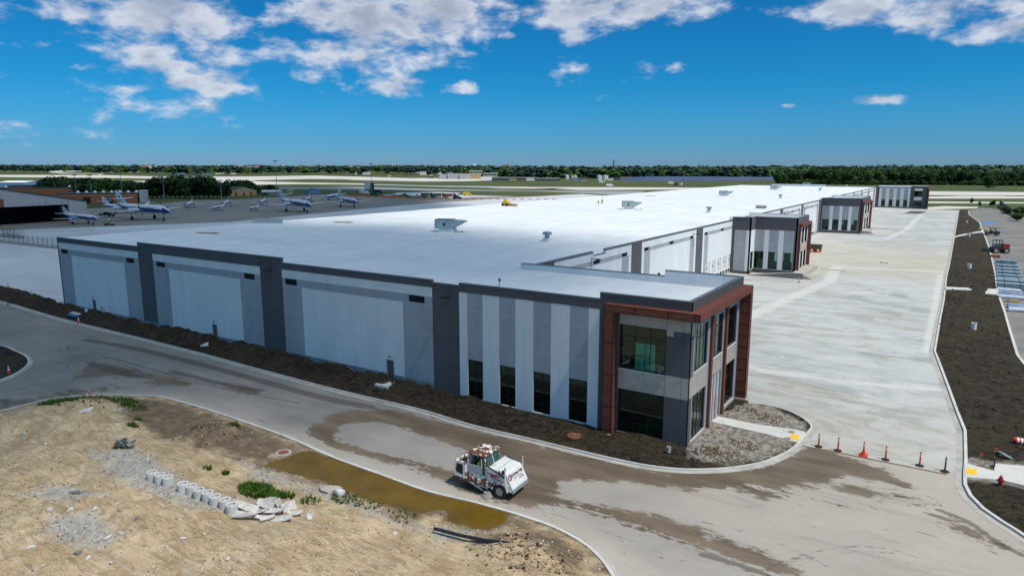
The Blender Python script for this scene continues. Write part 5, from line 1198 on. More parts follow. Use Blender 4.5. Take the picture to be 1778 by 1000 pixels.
def chunk(u, v, s, mat, lb, seed, name='concrete_chunk', grp='loose concrete chunks on the sand'):
    p = GS(u, v); m = MB(); a = random.Random(seed).uniform(0, 6); m.T = Matrix.Translation((p.x,p.y,p.z+s[2]*.35)) @ Matrix.Rotation(a, 4, 'Z') @ Matrix.Rotation(R(random.Random(seed+1).uniform(-15,15)), 4, 'X')
    m.add(*blob(*s, mat, seed)); return tag(m.build(name), lb, 'chunk', grp)
# broken white precast shards in a heap
SH = [(430,883,1.5,.5,20,20),(452,892,1.3,.35,35,-15),(462,880,1.1,.5,10,30),(478,893,1.5,.35,25,10),(490,903,1.4,.4,30,15),(500,884,1.0,.7,80,35),(447,902,1.2,.25,30,5),(425,901,1.6,.3,25,-8),(470,873,.8,.6,60,45),(512,895,.9,.3,40,10),(440,893,.9,.5,120,25),(485,880,.9,.4,150,-30),(421,895,1.0,.3,15,20),(465,903,.9,.25,50,10)]
SHL = ['long','narrow','upright','bent','flat nearest','curved rounded','thin','dark-edged','tall pointed','small grey','leaning','half-buried','leftmost thin','short lowest']
for i, (u, v, l, w, a, t) in enumerate(SH):
    p = GS(u, v); m = MB(); n = 6; cur = .35 if i % 3 else .6; rr = random.Random(i)
    m.T = Matrix.Translation((p.x,p.y,p.z+.12+.05*(i % 4))) @ Matrix.Rotation(R(a), 4, 'Z') @ Matrix.Rotation(R(t*1.5), 4, 'X') @ Matrix.Rotation(R(rr.uniform(-24,24)), 4, 'Y')
    top = []; 
    for k in range(n+1):
        x = -l/2+l*k/n; zz = cur*(w)*((k/n-.5)**2)*2; w0 = w/2*(1-.5*abs(k/n-.5)*rr.uniform(.3,1.4)); top.append([(x,-w0,zz-.06),(x,-w0,zz),(x,w0,zz+.05),(x,w0,zz-.01)])
    m.loft(top, 'broken_precast'); tag(m.build('precast_shard'), '%s white shard in the broken heap by the weeds' % SHL[i], 'shard', 'broken precast shards in a heap')
for (u, v, s, mt, lb) in [(575,852,(.9,.9,.3),'bare_concrete','rough round concrete base behind the green weeds'), (590,860,(.75,.55,.55),'precast','pale concrete block beside the round base'), (536,897,(.8,.35,.12),'precast','flat slab lying right of the broken shard heap'), (257,801,(.16,.16,.75),'precast','upright white stub left of the pipe sections'),
    (130,855,(.5,.3,.16),'rock_dark','larger grey slab of the pair in the bare gravel'), (142,856,(.35,.3,.14),'rock_dark','smaller grey slab of the pair in the bare gravel'), (87,886,(.35,.25,.18),'precast','pale chunk at the left end of the rubble ridge'), (122,884,(.4,.2,.14),'precast','pale chunk halfway along the rubble ridge'), (165,885,(.35,.2,.15),'precast','pale chunk at the right end of the rubble ridge'),
    (134,960,(.4,.28,.16),'rock_dark','tilted dark slab near the bottom left'), (153,969,(.42,.16,.13),'precast','long pale piece right of the tilted dark slab'), (193,978,(.2,.25,.22),'precast','small upright pale chunk at the bottom'), (396,971,(.22,.2,.16),'precast','lone pale stone at bottom centre of the sand'), (300,915,(.7,.08,.05),'timber','thin pale board lying on the sand'), (318,935,(.35,.14,.08),'broken_precast','small flat piece below the thin board'),
    (236,902,(.22,.18,.16),'rock_dark','small black stone alone in the bare sand'), (330,788,(1.2,.3,.14),'timber','dark plank end by the excavated hollow'), (155,712,(.9,.5,.32),'broken_precast','tan slab on the dark heap behind the mound'), (210,712,(.4,.3,.2),'wrap_blue','small blue grey piece beside the weeds'), (43,754,(.2,.2,.14),'precast','white stone high on the left mound'), (79,768,(.18,.16,.14),'precast','white stone below the crest of the mound'), (686,927,(.28,.2,.14),'precast','white stone beside the yellow stake'), (770,890,(.35,.15,.12),'rock_dark','dark stick of debris poking out of the puddle'), (55,950,(.3,.2,.12),'broken_precast','white fragment at the far bottom left'), (60,862,(.16,.14,.1),'rock_dark','tiny dark stone on the plain sand at left'), (188,932,(.4,.15,.1),'broken_precast','pale sliver in the middle of the sand'), (205,875,(.3,.2,.12),'precast','pale piece right of the rubble ridge')]:
    chunk(u, v, s, mt, lb, int(u*7+v))
# crumpled sheet of metal
p = GS(213,778); m = MB(); rr = random.Random(4)
m.T = Matrix.Translation((p.x,p.y,p.z+.05)) @ Matrix.Rotation(R(20), 4, 'Z')
for k in range(5):
    a = [(-.7+.28*i, -.35+.17*k+rr.uniform(-.08,.08), .15+rr.uniform(0,.5)) for i in range(6)]; b = [(x,y+.3,max(0,z-rr.uniform(.1,.35))) for x,y,z in a]; m.loft([a,b,[(x,y,z-.03) for x,y,z in b],[(x,y,z-.03) for x,y,z in a]], 'galvanised', cap=False, closed=False)
tag(m.build('crumpled_metal', fixn=False), 'crumpled grey sheet metal lying alone on the mound side', 'scrap metal')
# black pipe and yellow stake
a = GS(754,925); b = GS(884,940.5); m = MB(); pts = 8
rg = []
dd_ = (b-a).normalized(); sd = Vector((-dd_.y, dd_.x, 0))
for i in range(pts+1):
    c = a.lerp(b, i/pts); c.z = hpt(c.x, c.y)*.4+.35*a.z+.25*b.z+.14; rg.append([c+sd*.11*math.cos(q*math.pi/5)+Vector((0,0,.11*math.sin(q*math.pi/5))) for q in range(10)])
m.loft([[tuple(q) for q in r_] for r_ in rg], 'black_pipe'); tag(m.build('black_pipe', smooth=False), 'long black plastic pipe lying by the puddle end', 'pipe')
a = GS(697,937); m = MB(); m.tube(a, a+Vector((.28,.25,1.0)), .028, .028, 'yellow_paint', 6); tag(m.build('marker_stake'), 'thin yellow stake leaning in the gravel below the puddle', 'stake')
# small stones, clods and weeds: nobody could count them
def scatter(name, pts, smin, smax, mats, label_, seed=1):
    r = random.Random(seed); m = MB(); protos = [blob(1,.8,.6,mats[i % len(mats)],i+seed,sub=1) for i in range(6)]
    for x, y, z, k in pts:
        vs, fs, mt = protos[r.randrange(6)]; s = (smin+(smax-smin)*r.random()**3)*k; a = r.uniform(0,6.28); c_, s_ = math.cos(a)*s, math.sin(a)*s
        m.add([(x+v[0]*c_-v[1]*s_, y+v[0]*s_+v[1]*c_, z+v[2]*s+s*.2) for v in vs], fs, mt)
    return tag(m.build(name, fixn=False), label_, name.replace('_', ' '), kind='stuff')
rr = random.Random(11); P_ = []
while len(P_) < 5200:
    u = rr.uniform(-20, 1050); v = rr.uniform(690, 1010); p = G(u, v, .3)
    if not inpoly(np.array([p.x]), np.array([p.y]), sand_poly)[0]: continue
    if sdist(np.array([p.x]), np.array([p.y]), POND)[0] > 0: continue
    w = .10+.9*(greyf(np.array([p.x]), np.array([p.y]))[0] > 0)+.35*(fb(np.array([p.x]), np.array([p.y]), 3, 3)[0] > .55)
    if rr.random() < w: P_.append((p.x, p.y, hpt(p.x, p.y), 1))
scatter('rubble', P_, .02, .13, ['granite','rock_dark','clod_tan','granite'], 'small grey and white rubble strewn over the sandy lot')
P_ = []
while len(P_) < 900:
    x, y = rr.choice([(G(885,965),2.0),(G(945,990),2.2),(G(372,762),2.6),(G(165,716),2.6)]) ; q = rr.gauss(0,1)*y*.5; w = rr.gauss(0,1)*y*.5
    if inpoly(np.array([x.x+q]), np.array([x.y+w]), sand_poly)[0]: P_.append((x.x+q, x.y+w, hpt(x.x+q, x.y+w), 1))
scatter('earth_clods', P_, .05, .24, ['clod_tan','clod','clod_tan'], 'brown earth clods heaped on the sandy lot', 5)
P_ = []
while len(P_) < 5200:
    if rr.random() < .62: x = rr.uniform(-135, -12); y = rr.uniform(42, 50.6); poly, hf = soilA, hA
    else: x = rr.uniform(-2, 25); y = 40+rr.random()**1.3*140; poly, hf = soilD, hD
    ax, ay = np.array([x]), np.array([y])
    if inpoly(ax, ay, poly)[0] and pdist(ax, ay, poly, True)[0] > .25 and fb(ax, ay, 3, 3)[0] > .40 and not (poly is soilA and inpoly(ax, ay, gravA)[0]) and not inpoly(ax, ay, walkD)[0]: P_.append((x, y, .0+float(hf(ax, ay)[0]), 1+.004*y))
scatter('soil_clods', P_, .05, .24, ['clod'], 'dark clods of topsoil along the kerbs', 9)
P_ = []
while len(P_) < 700:
    x = rr.uniform(-17, -6); y = rr.uniform(44, 68); ax, ay = np.array([x]), np.array([y])
    if inpoly(ax, ay, gravA)[0]: P_.append((x, y, float(hA(ax, ay)[0]), 1))
scatter('gravel', P_, .03, .12, ['granite','rock_dark','granite'], 'pale gravel round the corner office', 13)
def tufts(name, spots, mat, label_, h=.35):
    m = MB(); r = random.Random(3)
    for (c, rad, n) in spots:
        for _ in range(n):
            a = r.uniform(0,6.28); q = rad*math.sqrt(r.random()); x = c[0]+q*math.cos(a)*1.3; y = c[1]+q*math.sin(a); z = c[2](x, y) if callable(c[2]) else c[2]
            if callable(c[2]) and name == 'sparse_grass' and sdist(np.array([x]), np.array([y]), soilD)[0] < .3: continue
            for k in range(3):
                b = r.uniform(0,6.28); l = h*r.uniform(.4,1.1); w = .03; dx, dy = math.cos(b)*l*.6, math.sin(b)*l*.6
                m.add([(x-math.sin(b)*w,y+math.cos(b)*w,z),(x+math.sin(b)*w,y-math.cos(b)*w,z),(x+dx,y+dy,z+l)], [(0,1,2)], mat)
    return tag(m.build(name, fixn=False), label_, 'weeds', kind='stuff')
HP = lambda u, v: (G(u,v,.2).x, G(u,v,.2).y, hpt)
tufts('weeds', [(HP(447,856),1.0,520),(HP(432,850),.6,200),(HP(468,862),.6,160),(HP(497,866),.5,120),(HP(392,826),.25,40),(HP(362,820),.25,30),(HP(232,748),.4,60),(HP(240,738),.3,30),(HP(150,698),1.5,300),(HP(95,706),1.2,260),(HP(210,704),1.4,260),(HP(235,714),1.0,120),(HP(410,754),.4,60),(HP(540,875),.6,60),(HP(600,868),.8,90),(HP(640,880),.8,50),(HP(700,895),.8,40)], 'weed', 'green weeds in patches on the sandy lot')
HS = lambda u, v: (G(u,v,.15).x, G(u,v,.15).y, lambda x, y: float(hA(np.array([x]), np.array([y]))[0]))
tufts('dry_grass', [(HS(1250,790),1.5,200),(HS(1290,772),.9,90),(HS(1232,782),.8,80),(HS(1330,725),1.2,110),(HS(1300,712),.6,40)], 'straw', 'dry brown grass in the gravel round the corner office', .2)
tufts('sparse_grass', [((G(u,v).x, G(u,v).y, lambda x, y: float(hD(np.array([x]), np.array([y]))[0])), rad, n) for u, v, rad, n in ((1680,560,5,300),(1700,600,5,300),(1680,640,4,200),(1690,540,5,200),(1740,890,2,50),(1770,880,2,40),(1680,450,8,300))], 'weed', 'thin new grass in the soil strip', .12)

# ------------------------------------------------------------------ on the roof
def rtu(loc, lb, k=1.0, first=[None]):
    if first[0] is not None: return copy_tree(first[0], loc, None, lb, k)
    o = empty('rooftop_unit', loc, lb, 'rooftop unit', 'rooftop air units'); m = MB(); m.box(-1.4,1.3,-1.1,1.1,-.1,.55,'roof_membrane'); m.build('curb', o)
    m = MB(); m.box(-2.1,1.0,-1.25,1.25,.56,2.15,'galvanised'); m.box(-2.14,1.04,-1.29,1.29,2.15,2.2,'cap_metal'); m.box(-.6,-.2,-1.26,-1.25,1.1,1.6,'louver'); m.box(-.02,.0,-1.265,-1.25,.6,2.1,'louver'); m.build('cabinet', o)
    m = MB(); m.profile([(1.0,.56),(1.0,2.1),(3.2,1.95),(3.3,1.75)], -1.2, 1.2, 'galvanised'); m.build('intake_hood', o)
    m = MB(); m.tube((2.2,-1.4,.0),(4.2,-1.2,.25),.03,.03,'steel_grey'); m.tube((3.0,-1.3,.0),(3.0,-1.3,.22),.12,.12,'dark_metal'); m.build('gas_pipe', o)
    first[0] = o; return o
ZR = 10.85
RT = [(778,402,'large rooftop unit nearest the front wall',1.0),(1093,363.5,'large rooftop unit beside the two roof workers',1.0),(1258,341,'third rooftop unit from the front along the white roof',1.0),(1345,330,'farthest rooftop unit in the line but one',1.0),(1399,322.8,'farthest rooftop unit at the far end of the roof',1.0)]
for u, v, lb, k in RT: 
    p = G(u, v, ZR+.05); o = rtu(p, lb, 1.0); o.rotation_euler = (0,0,R(22))
def fan(loc, lb, first=[None]):
    if first[0] is not None: return copy_tree(first[0], loc, None, lb)
    o = empty('roof_fan', loc, lb, 'roof fan', 'small exhaust fans on the roof'); m = MB(); m.box(-.55,.55,-.55,.55,-.15,.45,'roof_membrane'); m.build('curb', o)
    m = MB(); m.lathe([(.4,.46),(.42,.8),(.3,.85),(.3,1.0)], 'galvanised', n=14); m.lathe([(.72,1.0),(.74,1.3),(.6,1.42),(.2,1.48)], 'steel_grey', n=16); m.build('hood', o); first[0] = o; return o
for u, v, lb in ((950,418.5,'small roof fan nearest the corner office'),(1231,369,'small roof fan in the middle of the bright roof'),(1355,344.5,'small roof fan above the second office'),(1424,331.5,'small roof fan toward the far end'),(1469.5,325,'farthest small roof fan, a few pixels high')): fan(G(u, v, ZR-.05), lb)
for (u, v), lb in (((867.3,498),'thin vent stack by the front parapet'),((1143.7,487),'thin vent stack on the corner office roof')):
    p = G(u, v, 10.6); m = MB(); m.tube((p.x,p.y,10.5),(p.x,p.y,11.2),.05,.05,'steel_grey'); m.lathe([(.14,11.2),(.16,11.32),(.05,11.42)],'dark_metal',c=(p.x,p.y,0),n=10); tag(m.build('vent_stack'), lb, 'vent stack', 'vent stacks')
def boards(u, v, lb, n, seed):
    p = G(u, v, ZR+.12); o = empty('board_stack', p, lb, 'boards', 'stacks of boards on the roof'); r = random.Random(seed)
    for i in range(n):
        m = MB(); m.T = Matrix.Rotation(R(r.uniform(10,40)), 4, 'Z') @ Matrix.Translation((r.uniform(-.5,.5), -.5+i*.28, .02)); m.box(-1.9,1.7,-.12,.12,0,.14+.05*r.random(),'timber'); m.build('board', o)
boards(362,406,'brown boards lying on the roof near the second wall bay',5,1); boards(595,387,'brown boards lying on the roof toward the west edge',5,2)
boards(1130,341,'dark boards on the roof beyond the two workers',3,4)
for u, v, lb, l in ((465,388.5,'grey metal frame at the west roof edge, left of centre', 6),(798,393,'',0)):
    if l:
        p = G(u, v, 11.15); o = empty('guard_frame', p, lb, 'frame'); 
        for x in (-3,0,3): m = MB(); m.tube((x,0,0),(x,0,1.1),.04,.04,'steel_grey'); m.build('post', o)
        m = MB(); m.box(-3,3,-.02,.02,.1,1.05,'far_grey'); m.build('infill', o); o.rotation_euler = (0,0,R(28))
def cart(u, v, lb):
    p = G(u, v, ZR+.1); o = empty('roofing_cart', p, lb, 'cart'); m = MB(); m.box(-1.0,.3,-.5,.5,.4,.75,'vehicle_yellow'); m.loft([[(-.9,-.4,.75),(0,-.4,.75),(0,.4,.75),(-.9,.4,.75)],[(-.7,-.25,1.3),(-.2,-.25,1.2),(-.2,.25,1.2),(-.7,.25,1.3)]],'vehicle_yellow'); m.build('body', o)
    for x in (-.8,.2):
        for y in (-.5,.5): m = MB(); m.lathe([(.28,-.08),(.28,.08)],'tyre',c=(x,y,.28),n=12,axis='y'); m.build('wheel', o)
    m = MB(); m.box(.7,1.9,-.4,.4,0,.5,'timber'); m.build('load', o); o.scale = (1.6,)*3
cart(882,358.5,'yellow powered cart with boards on the west side of the roof')
o = empty('roof_hatch', G(1322,361,ZR), 'low pale hatch with dark opening on the roof', 'hatch'); m = MB(); m.box(-1.3,1.3,-.8,.8,0,.35,'dark_metal'); m.build('curb', o); m = MB(); m.box(-1.5,1.5,-.9,.9,.36,.85,'far_white'); m.build('cover', o)
person(G(1039,355.8,ZR), R(200), 'left roof worker in a yellow-green vest bending forward', 'bend').scale = (1.15,)*3
person(G(1045.5,354.8,ZR), R(160), 'right roof worker in a yellow-green vest standing upright', 'walk').scale = (1.15,)*3

# ------------------------------------------------------------------ yard things
o = empty('dumpster', G(1414.5,437.5), 'dark green dumpster between orange drums in the yard', 'dumpster'); m = MB(); m.loft([[(-1.5,-.9,.15),(1.5,-.9,.15),(1.5,.9,.15),(-1.5,.9,.15)],[(-1.7,-1.1,1.9),(1.7,-1.1,1.9),(1.7,1.1,1.9),(-1.7,1.1,1.9)]],'vehicle_olive'); m.build('bin', o); m = MB(); m.box(-1.72,1.72,-1.12,1.12,1.9,2.0,'dark_metal'); m.build('lid', o)
for du, lb in ((-11,'orange drum farther left of the dumpster'),(-5.5,'orange drum touching the left side of the dumpster'),(5,'orange drum right of the dumpster, nearer one'),(8,'orange drum right of the dumpster, outer one')):
    q = drum(G(1414.5+du,438.5), lb, 0, False); q['group'] = 'orange drums round the dumpster'; q.scale = (1.05,)*3
q = post(G(1387,490.5), 'orange_plastic', 'single orange post beside the ramp of the second office'); 
del q['group']
for u, v, s, mt, lb in ((1531.5,456.5,.8,'rock_dark','left one of two dark pads in the yard'),(1538.5,457.5,1.0,'rock_dark','right one of two dark pads in the yard'),(1575,385.5,.7,'rubber','small dark bucket far along the yard'),(1357,620,1.0,'broken_precast','left flat slab scraps on the near yard'),(1366,625,.8,'broken_precast','right flat slab scraps on the near yard')):
    p = G(u, v); m = MB(); m.T = Matrix.Translation((p.x,p.y,.02)); m.add(*blob(s*.7,s*.45,.28 if v < 600 else .07, mt, int(u))); tag(m.build('yard_debris'), lb, 'debris')
p = G(1592,368.8); m = MB(); m.prism([(p.x-5,p.y-12),(p.x+2,p.y-12),(p.x+4,p.y+10),(p.x-3,p.y+10)], .004, .02, 'flat_roof'); tag(m.build('trench_cover'), 'dark rectangular trench cover before the far office', 'cover')

# ---- materials, machines and workers by the parking lot
PG = 'stacked steel panels along the lot kerb'
PLAB = ['farthest','second farthest','third farthest','middle','fourth nearest','third nearest','second nearest','nearest']
for i in range(8):
    v = 460+i*6.0; u = 1744+i*1.15+ (i>4)*1.5; p = G(u+3, v); o = empty('panel_stack', p, '%s stack of blue-grey steel panels by the lot kerb' % PLAB[i], 'panel stack', PG); o.rotation_euler = (0,0,R(-4+3*(i%3)))
    m = MB(); 
    for x in (-1.3,0,1.3): m.box(x-.08,x+.08,-.75,.75,0,.14,'timber')
    m.build('bearer', o); m = MB(); L2 = 2.0+.05*i
    hh = 1.0 if i in (0,6,7) else .7
    n = 5
    for k in range(n): m.box(-L2+.04*(k%2),L2-.05*(k%3),-.72,.72,.15+k*hh/n,.15+(k+.8)*hh/n,'panel_stack')
    m.build('panels', o); m = MB(); m.box(-L2*.5,-L2*.5+.06,-.74,.74,.15,.16+hh,'black_tape'); m.box(L2*.5,L2*.5+.06,-.74,.74,.15,.16+hh,'black_tape'); m.build('strap', o)
for i, (u, v, mt, lb) in enumerate([(1752,507,'wrap_white','first white-wrapped bundle after the steel panels'),(1754,513,'wrap_blue','blue and white wrapped bundle next to the planks'),(1757,519,'wrap_white','wide wrapped bundle above the cut timber'),(1765,535,'wrap_blue','blue strapped bundle below the cut timber'),(1766,541,'wrap_white','last white bundle nearest the camera')]):
    p = G(u, v); o = empty('wrapped_bundle', p, lb, 'bundle', 'wrapped bundles beside the lot kerb'); o.rotation_euler = (0,0,R(-6+4*i)); m = MB(); L2 = 1.8 if i < 3 else 1.25
    m.loft([[(-L2,-.5,.08),(L2,-.5,.08),(L2,.5,.08),(-L2,.5,.08)],[(-L2-.03,-.55,.3),(L2+.02,-.55,.3),(L2,.52,.32),(-L2,.55,.28)],[(-L2+.1,-.4,.62),(L2-.1,-.45,.55),(L2-.15,.4,.6),(-L2+.1,.4,.66)]], mt); m.build('wrap', o); m = MB(); m.box(-L2+.2,L2-.2,-.4,.4,0,.08,'timber'); m.build('pallet', o)
o = empty('timber_stack', G(1755,525), 'cut pale timber and a loose board stack among the bundles', 'timber', None)
for k in range(5): m = MB(); m.T = Matrix.Rotation(R(k*14-20), 4, 'Z'); m.box(-1.2+.3*k,.9+.15*k,-.15+.12*k,.1+.12*k,.08*k,.08*k+.12,'timber'); m.build('board', o)
o = empty('pallet', G(1728,447.5), 'brown pallet of bricks between the red machine and panels', 'pallet'); m = MB(); m.box(-1.1,1.1,-.6,.6,0,.12,'timber'); m.build('deck', o); m = MB(); m.box(-1.0,1.0,-.55,.55,.121,.7,'brick'); m.build('load', o)
def tractor(loc, rz, lb):
    o = empty('compact_loader', (0,0,0), lb, 'loader'); m = MB(); m.box(-1.6,1.3,-.75,.75,.55,1.2,'vehicle_dark'); m.build('chassis', o)
    m = MB(); m.profile([(-1.7,.9),(-1.75,1.9),(-.5,2.0),(-.35,.9)], -.8, .8, 'vehicle_red'); m.build('engine_cover', o, bevel=.05)
    m = MB(); m.box(-.3,.9,-.7,.7,1.2,1.9,'cab_glass'); 
    for x in (-.3,.9):
        for y in (-.7,.7): m.box(x-.05,x+.05,y-.05,y+.05,1.2,2.6,'vehicle_dark')
    m.box(-.4,1.0,-.8,.8,2.6,2.7,'vehicle_dark'); m.build('cab', o)
    for x in (-1.1,.9):
        for y in (-1.0,1.0): t = MB(); r_ = MB(); wheel(t, r_, (x,y,.6), .6, .4); q = t.build('wheel', o); r_.build('rim', q)
    m = MB(); m.tube((.2,-.85,1.2),(2.0,-.85,.7),.09,.09,'vehicle_dark'); m.tube((.2,.85,1.2),(2.0,.85,.7),.09,.09,'vehicle_dark'); m.build('loader_arm', o)
    m = MB(); m.profile([(2.0,.15),(2.05,.95),(2.5,.9),(2.9,.12)], -1.1, 1.1, 'dark_metal'); m.build('bucket', o); o.location = loc; o.rotation_euler = (0,0,rz); return o
tractor(G(1733,439), R(200), 'red and black compact loader parked on the asphalt lot').scale = (1.25,)*3
def buggy(loc, rz, lb):
    o = empty('utility_cart', (0,0,0), lb, 'utility cart'); m = MB(); m.box(-1.5,1.5,-.75,.75,.4,.85,'vehicle_dark'); m.profile([(.8,.85),(.9,1.15),(1.5,1.05),(1.55,.7)],-.75,.75,'vehicle_dark'); m.build('body', o)
    m = MB(); 
    for x in (-.5,.8):
        for y in (-.7,.7): m.tube((x,y,.85),(x*.9,y*.95,1.95),.04,.04,'dark_metal')
    m.box(-.6,.85,-.75,.75,1.95,2.0,'dark_metal'); m.build('roll_cage', o)
    for x in (-1.05,1.05):
        for y in (-.8,.8): t = MB(); r_ = MB(); wheel(t, r_, (x,y,.36), .36, .25); q = t.build('wheel', o); r_.build('rim', q)
    m = MB(); m.box(-.4,.1,-.6,.6,.85,1.25,'black_tape'); m.build('seat', o); o.location = loc; o.rotation_euler = (0,0,rz); return o
buggy(G(1722,409), R(10), 'dark utility cart surrounded by workers on the lot').scale = (1.3,)*3
for (u, v), a, lb, po in (((1700.5,404.5),90,'worker in hi-vis alone on the soil strip by the lot kerb','stand'),((1710,406.5),200,'left worker of the hi-vis pair at the utility cart','stand'),((1713.5,406.8),20,'right worker of the hi-vis pair at the utility cart','bend'),((1720,403.5),180,'worker behind the utility cart, left one','stand'),((1727,404),200,'worker behind the utility cart, right one','stand')):
    person(G(u, v, .05), R(a), lb, po, 'hivis', 'hard_hat', 'trousers').scale = (1.2,)*3
# ------------------------------------------------------------------ aircraft
def plane(lb, tail, nose, big=True, k=None, z=0.0):
    """tail, nose: survey pixels on the ground below the two ends"""
    a = G(*tail); b = G(*nose); rz = math.atan2(b.y-a.y, b.x-a.x); L_ = (b-a).length*.95 if k is None else k*.92; c = (a+b)/2 if k is None else b-(b-a).normalized()*L_/2
    s = L_/18.0; o = empty('aircraft', (0,0,0), lb, 'aircraft', 'white and blue propeller aircraft on the apron')
    n = 16; rg = []; prof = [(-9,.15,2.9),(-7.5,.38,2.75),(-5.5,.66,2.5),(-3.5,.84,2.3),(4.5,.86,2.2),(6.3,.84,2.18),(7.1,.66,2.1),(8.0,.45,1.95),(8.7,.25,1.85),(9,.06,1.8)]
    m = MB()
    for x, r, zc in prof: rg.append([(x, r*math.cos(2*math.pi*(i+.5)/n), zc+r*math.sin(2*math.pi*(i+.5)/n)) for i in range(n)])
    for q in range(len(rg)-1):
        for i in range(n):
            j = (i+1) % n; zz = math.sin(2*math.pi*(i+1)/n); mt = 'plane_blue' if (-.45 < zz < .12 or q >= len(rg)-4 and zz < .75) else 'plane_white'
            if not big and -.6 < zz < -.1: mt = 'plane_blue'
            m.add([rg[q][i],rg[q][j],rg[q+1][j],rg[q+1][i]], [(0,1,2,3)], mt)
    fu = m.build('fuselage', o, smooth=True)
    m = MB(); m.profile([(6.35,2.85),(7.15,2.62),(7.2,2.45),(6.4,2.5)], -.45, .45, 'plane_window'); m.build('windscreen', fu)
    m = MB()
    for i in range(9): 
        for s_ in (-1,1): m.box(-3.0+i*.9,-2.6+i*.9,s_*.845-.02,s_*.845+.02,2.32,2.62,'plane_window')
    m.build('windows', fu)
    def foil(p0, c0, p1, c1, th, mat, vert=False):
        m = MB(); r_ = []
        for p, c_ in ((p0,c0),(p1,c1)):
            pr = [(0,0),(-.12*c_,th*c_),(-.5*c_,th*c_*.9),(-c_,0),(-.5*c_,-th*c_*.4),(-.12*c_,-th*c_*.5)]
            r_.append([(p[0]+x, p[1]+(zz if vert else 0), p[2]+(0 if vert else zz)) for x, zz in pr])
        m.loft(r_, mat); return m
    for s_ in (-1,1):
        foil((1.0,s_*.6,1.7),2.0,(.5,s_*8.2,2.1),.9,.06,'plane_white').build('wing', o)
        foil((-7.2,s_*.1,4.0 if big else 3.0),1.5,(-8.0,s_*3.0,4.2 if big else 3.2),.8,.07,'plane_white').build('tailplane', o)
        m = MB(); nr = [(-1.8,.12,2.0),(-.6,.42,2.05),(1.5,.46,2.05),(2.6,.32,2.1),(2.9,.18,2.1)]
        m.loft([[(x, s_*2.4+r*math.cos(2*math.pi*i/12), zc+r*math.sin(2*math.pi*i/12)) for i in range(12)] for x, r, zc in nr], 'plane_lightblue' if not big else 'plane_white'); ng = m.build('engine', o, smooth=True)
        m = MB(); m.lathe([(.18,2.9),(.14,3.1),(.02,3.3)], 'steel_grey', c=(0,s_*2.4,2.1), n=10, axis='x')
        for q in range(4):
            a_ = q*math.pi/2+.3; m.add([(2.98,s_*2.4+math.cos(a_)*.1-math.sin(a_)*.09,2.1+math.sin(a_)*.1+math.cos(a_)*.09),(2.98,s_*2.4+math.cos(a_)*1.35-math.sin(a_)*.07,2.1+math.sin(a_)*1.35+math.cos(a_)*.07),(3.04,s_*2.4+math.cos(a_)*1.35+math.sin(a_)*.07,2.1+math.sin(a_)*1.35-math.cos(a_)*.07),(3.04,s_*2.4+math.cos(a_)*.1+math.sin(a_)*.09,2.1+math.sin(a_)*.1-math.cos(a_)*.09)], [(0,1,2,3)], 'rubber')
        m.build('propeller', ng)
        m = MB(); m.tube((-.1,s_*2.4,1.8),(-.1,s_*2.4,.35),.08,.08,'steel_grey'); m.lathe([(.38,-.16),(.38,.16)],'tyre',c=(-.1,s_*2.4,.38),n=14,axis='y'); m.build('landing_gear', o)
    m = MB(); m.tube((6.6,0,1.8),(6.6,0,.3),.06,.06,'steel_grey'); m.lathe([(.28,-.1),(.28,.1)],'tyre',c=(6.6,0,.28),n=12,axis='y'); m.build('landing_gear', o)
    m = foil((-5.0,0,2.9),3.6,(-8.3,0,5.8 if big else 5.2),1.1,.04,'plane_white',True); f_ = m.build('fin', o)
    m = MB()
    if not big: m.box(-8.1,-7.6,-.08,.08,3.7,4.4,'plane_lightblue')
    else: m.box(-8.1,-7.6,-.08,.08,4.3,4.7,'plane_blue')
    m.build('fin_badge', f_)
    o.location = (c.x, c.y, z); o.rotation_euler = (0,0,rz); o.scale = (s,)*3; return o
plane('white and blue twin-propeller plane parked before the open hangar', (110,387), (172,391), False)
plane('long white and blue twin-propeller plane just right of the hangar', (203,378.5), (300,384.5))
plane('plane partly hidden between the hangar corner and the long plane', (178,369), (246,371))
plane('plane facing the camera behind the hidden plane, long right wing', (266,359), (252,364), False, 19)
plane('plane facing the camera alone in front of the pale shed', (340,357.5), (325,362), False, 19)
plane('small low plane pointing left, third from the tail-high one', (402,363), (367,367), False, 15)
plane('plane facing the camera left of the small low pair', (405,354), (390,359.5), False, 19)
plane('small low plane pointing left in front of the white tanker', (463,363), (433,367.5), False, 14)
plane('plane facing the camera directly before the white tanker', (468,352), (454,357), False, 19)
plane('long white and blue plane at the centre of the apron', (486,364.5), (543,370.5))
plane('plane facing the camera right of the central long plane', (545,347.5), (532,352), False, 19)
plane('blue-sided plane pointing left behind the rightmost plane', (592,346.5), (566,349.5), False)
plane('rightmost long white and blue plane on the apron', (587,357), (621,361.5))

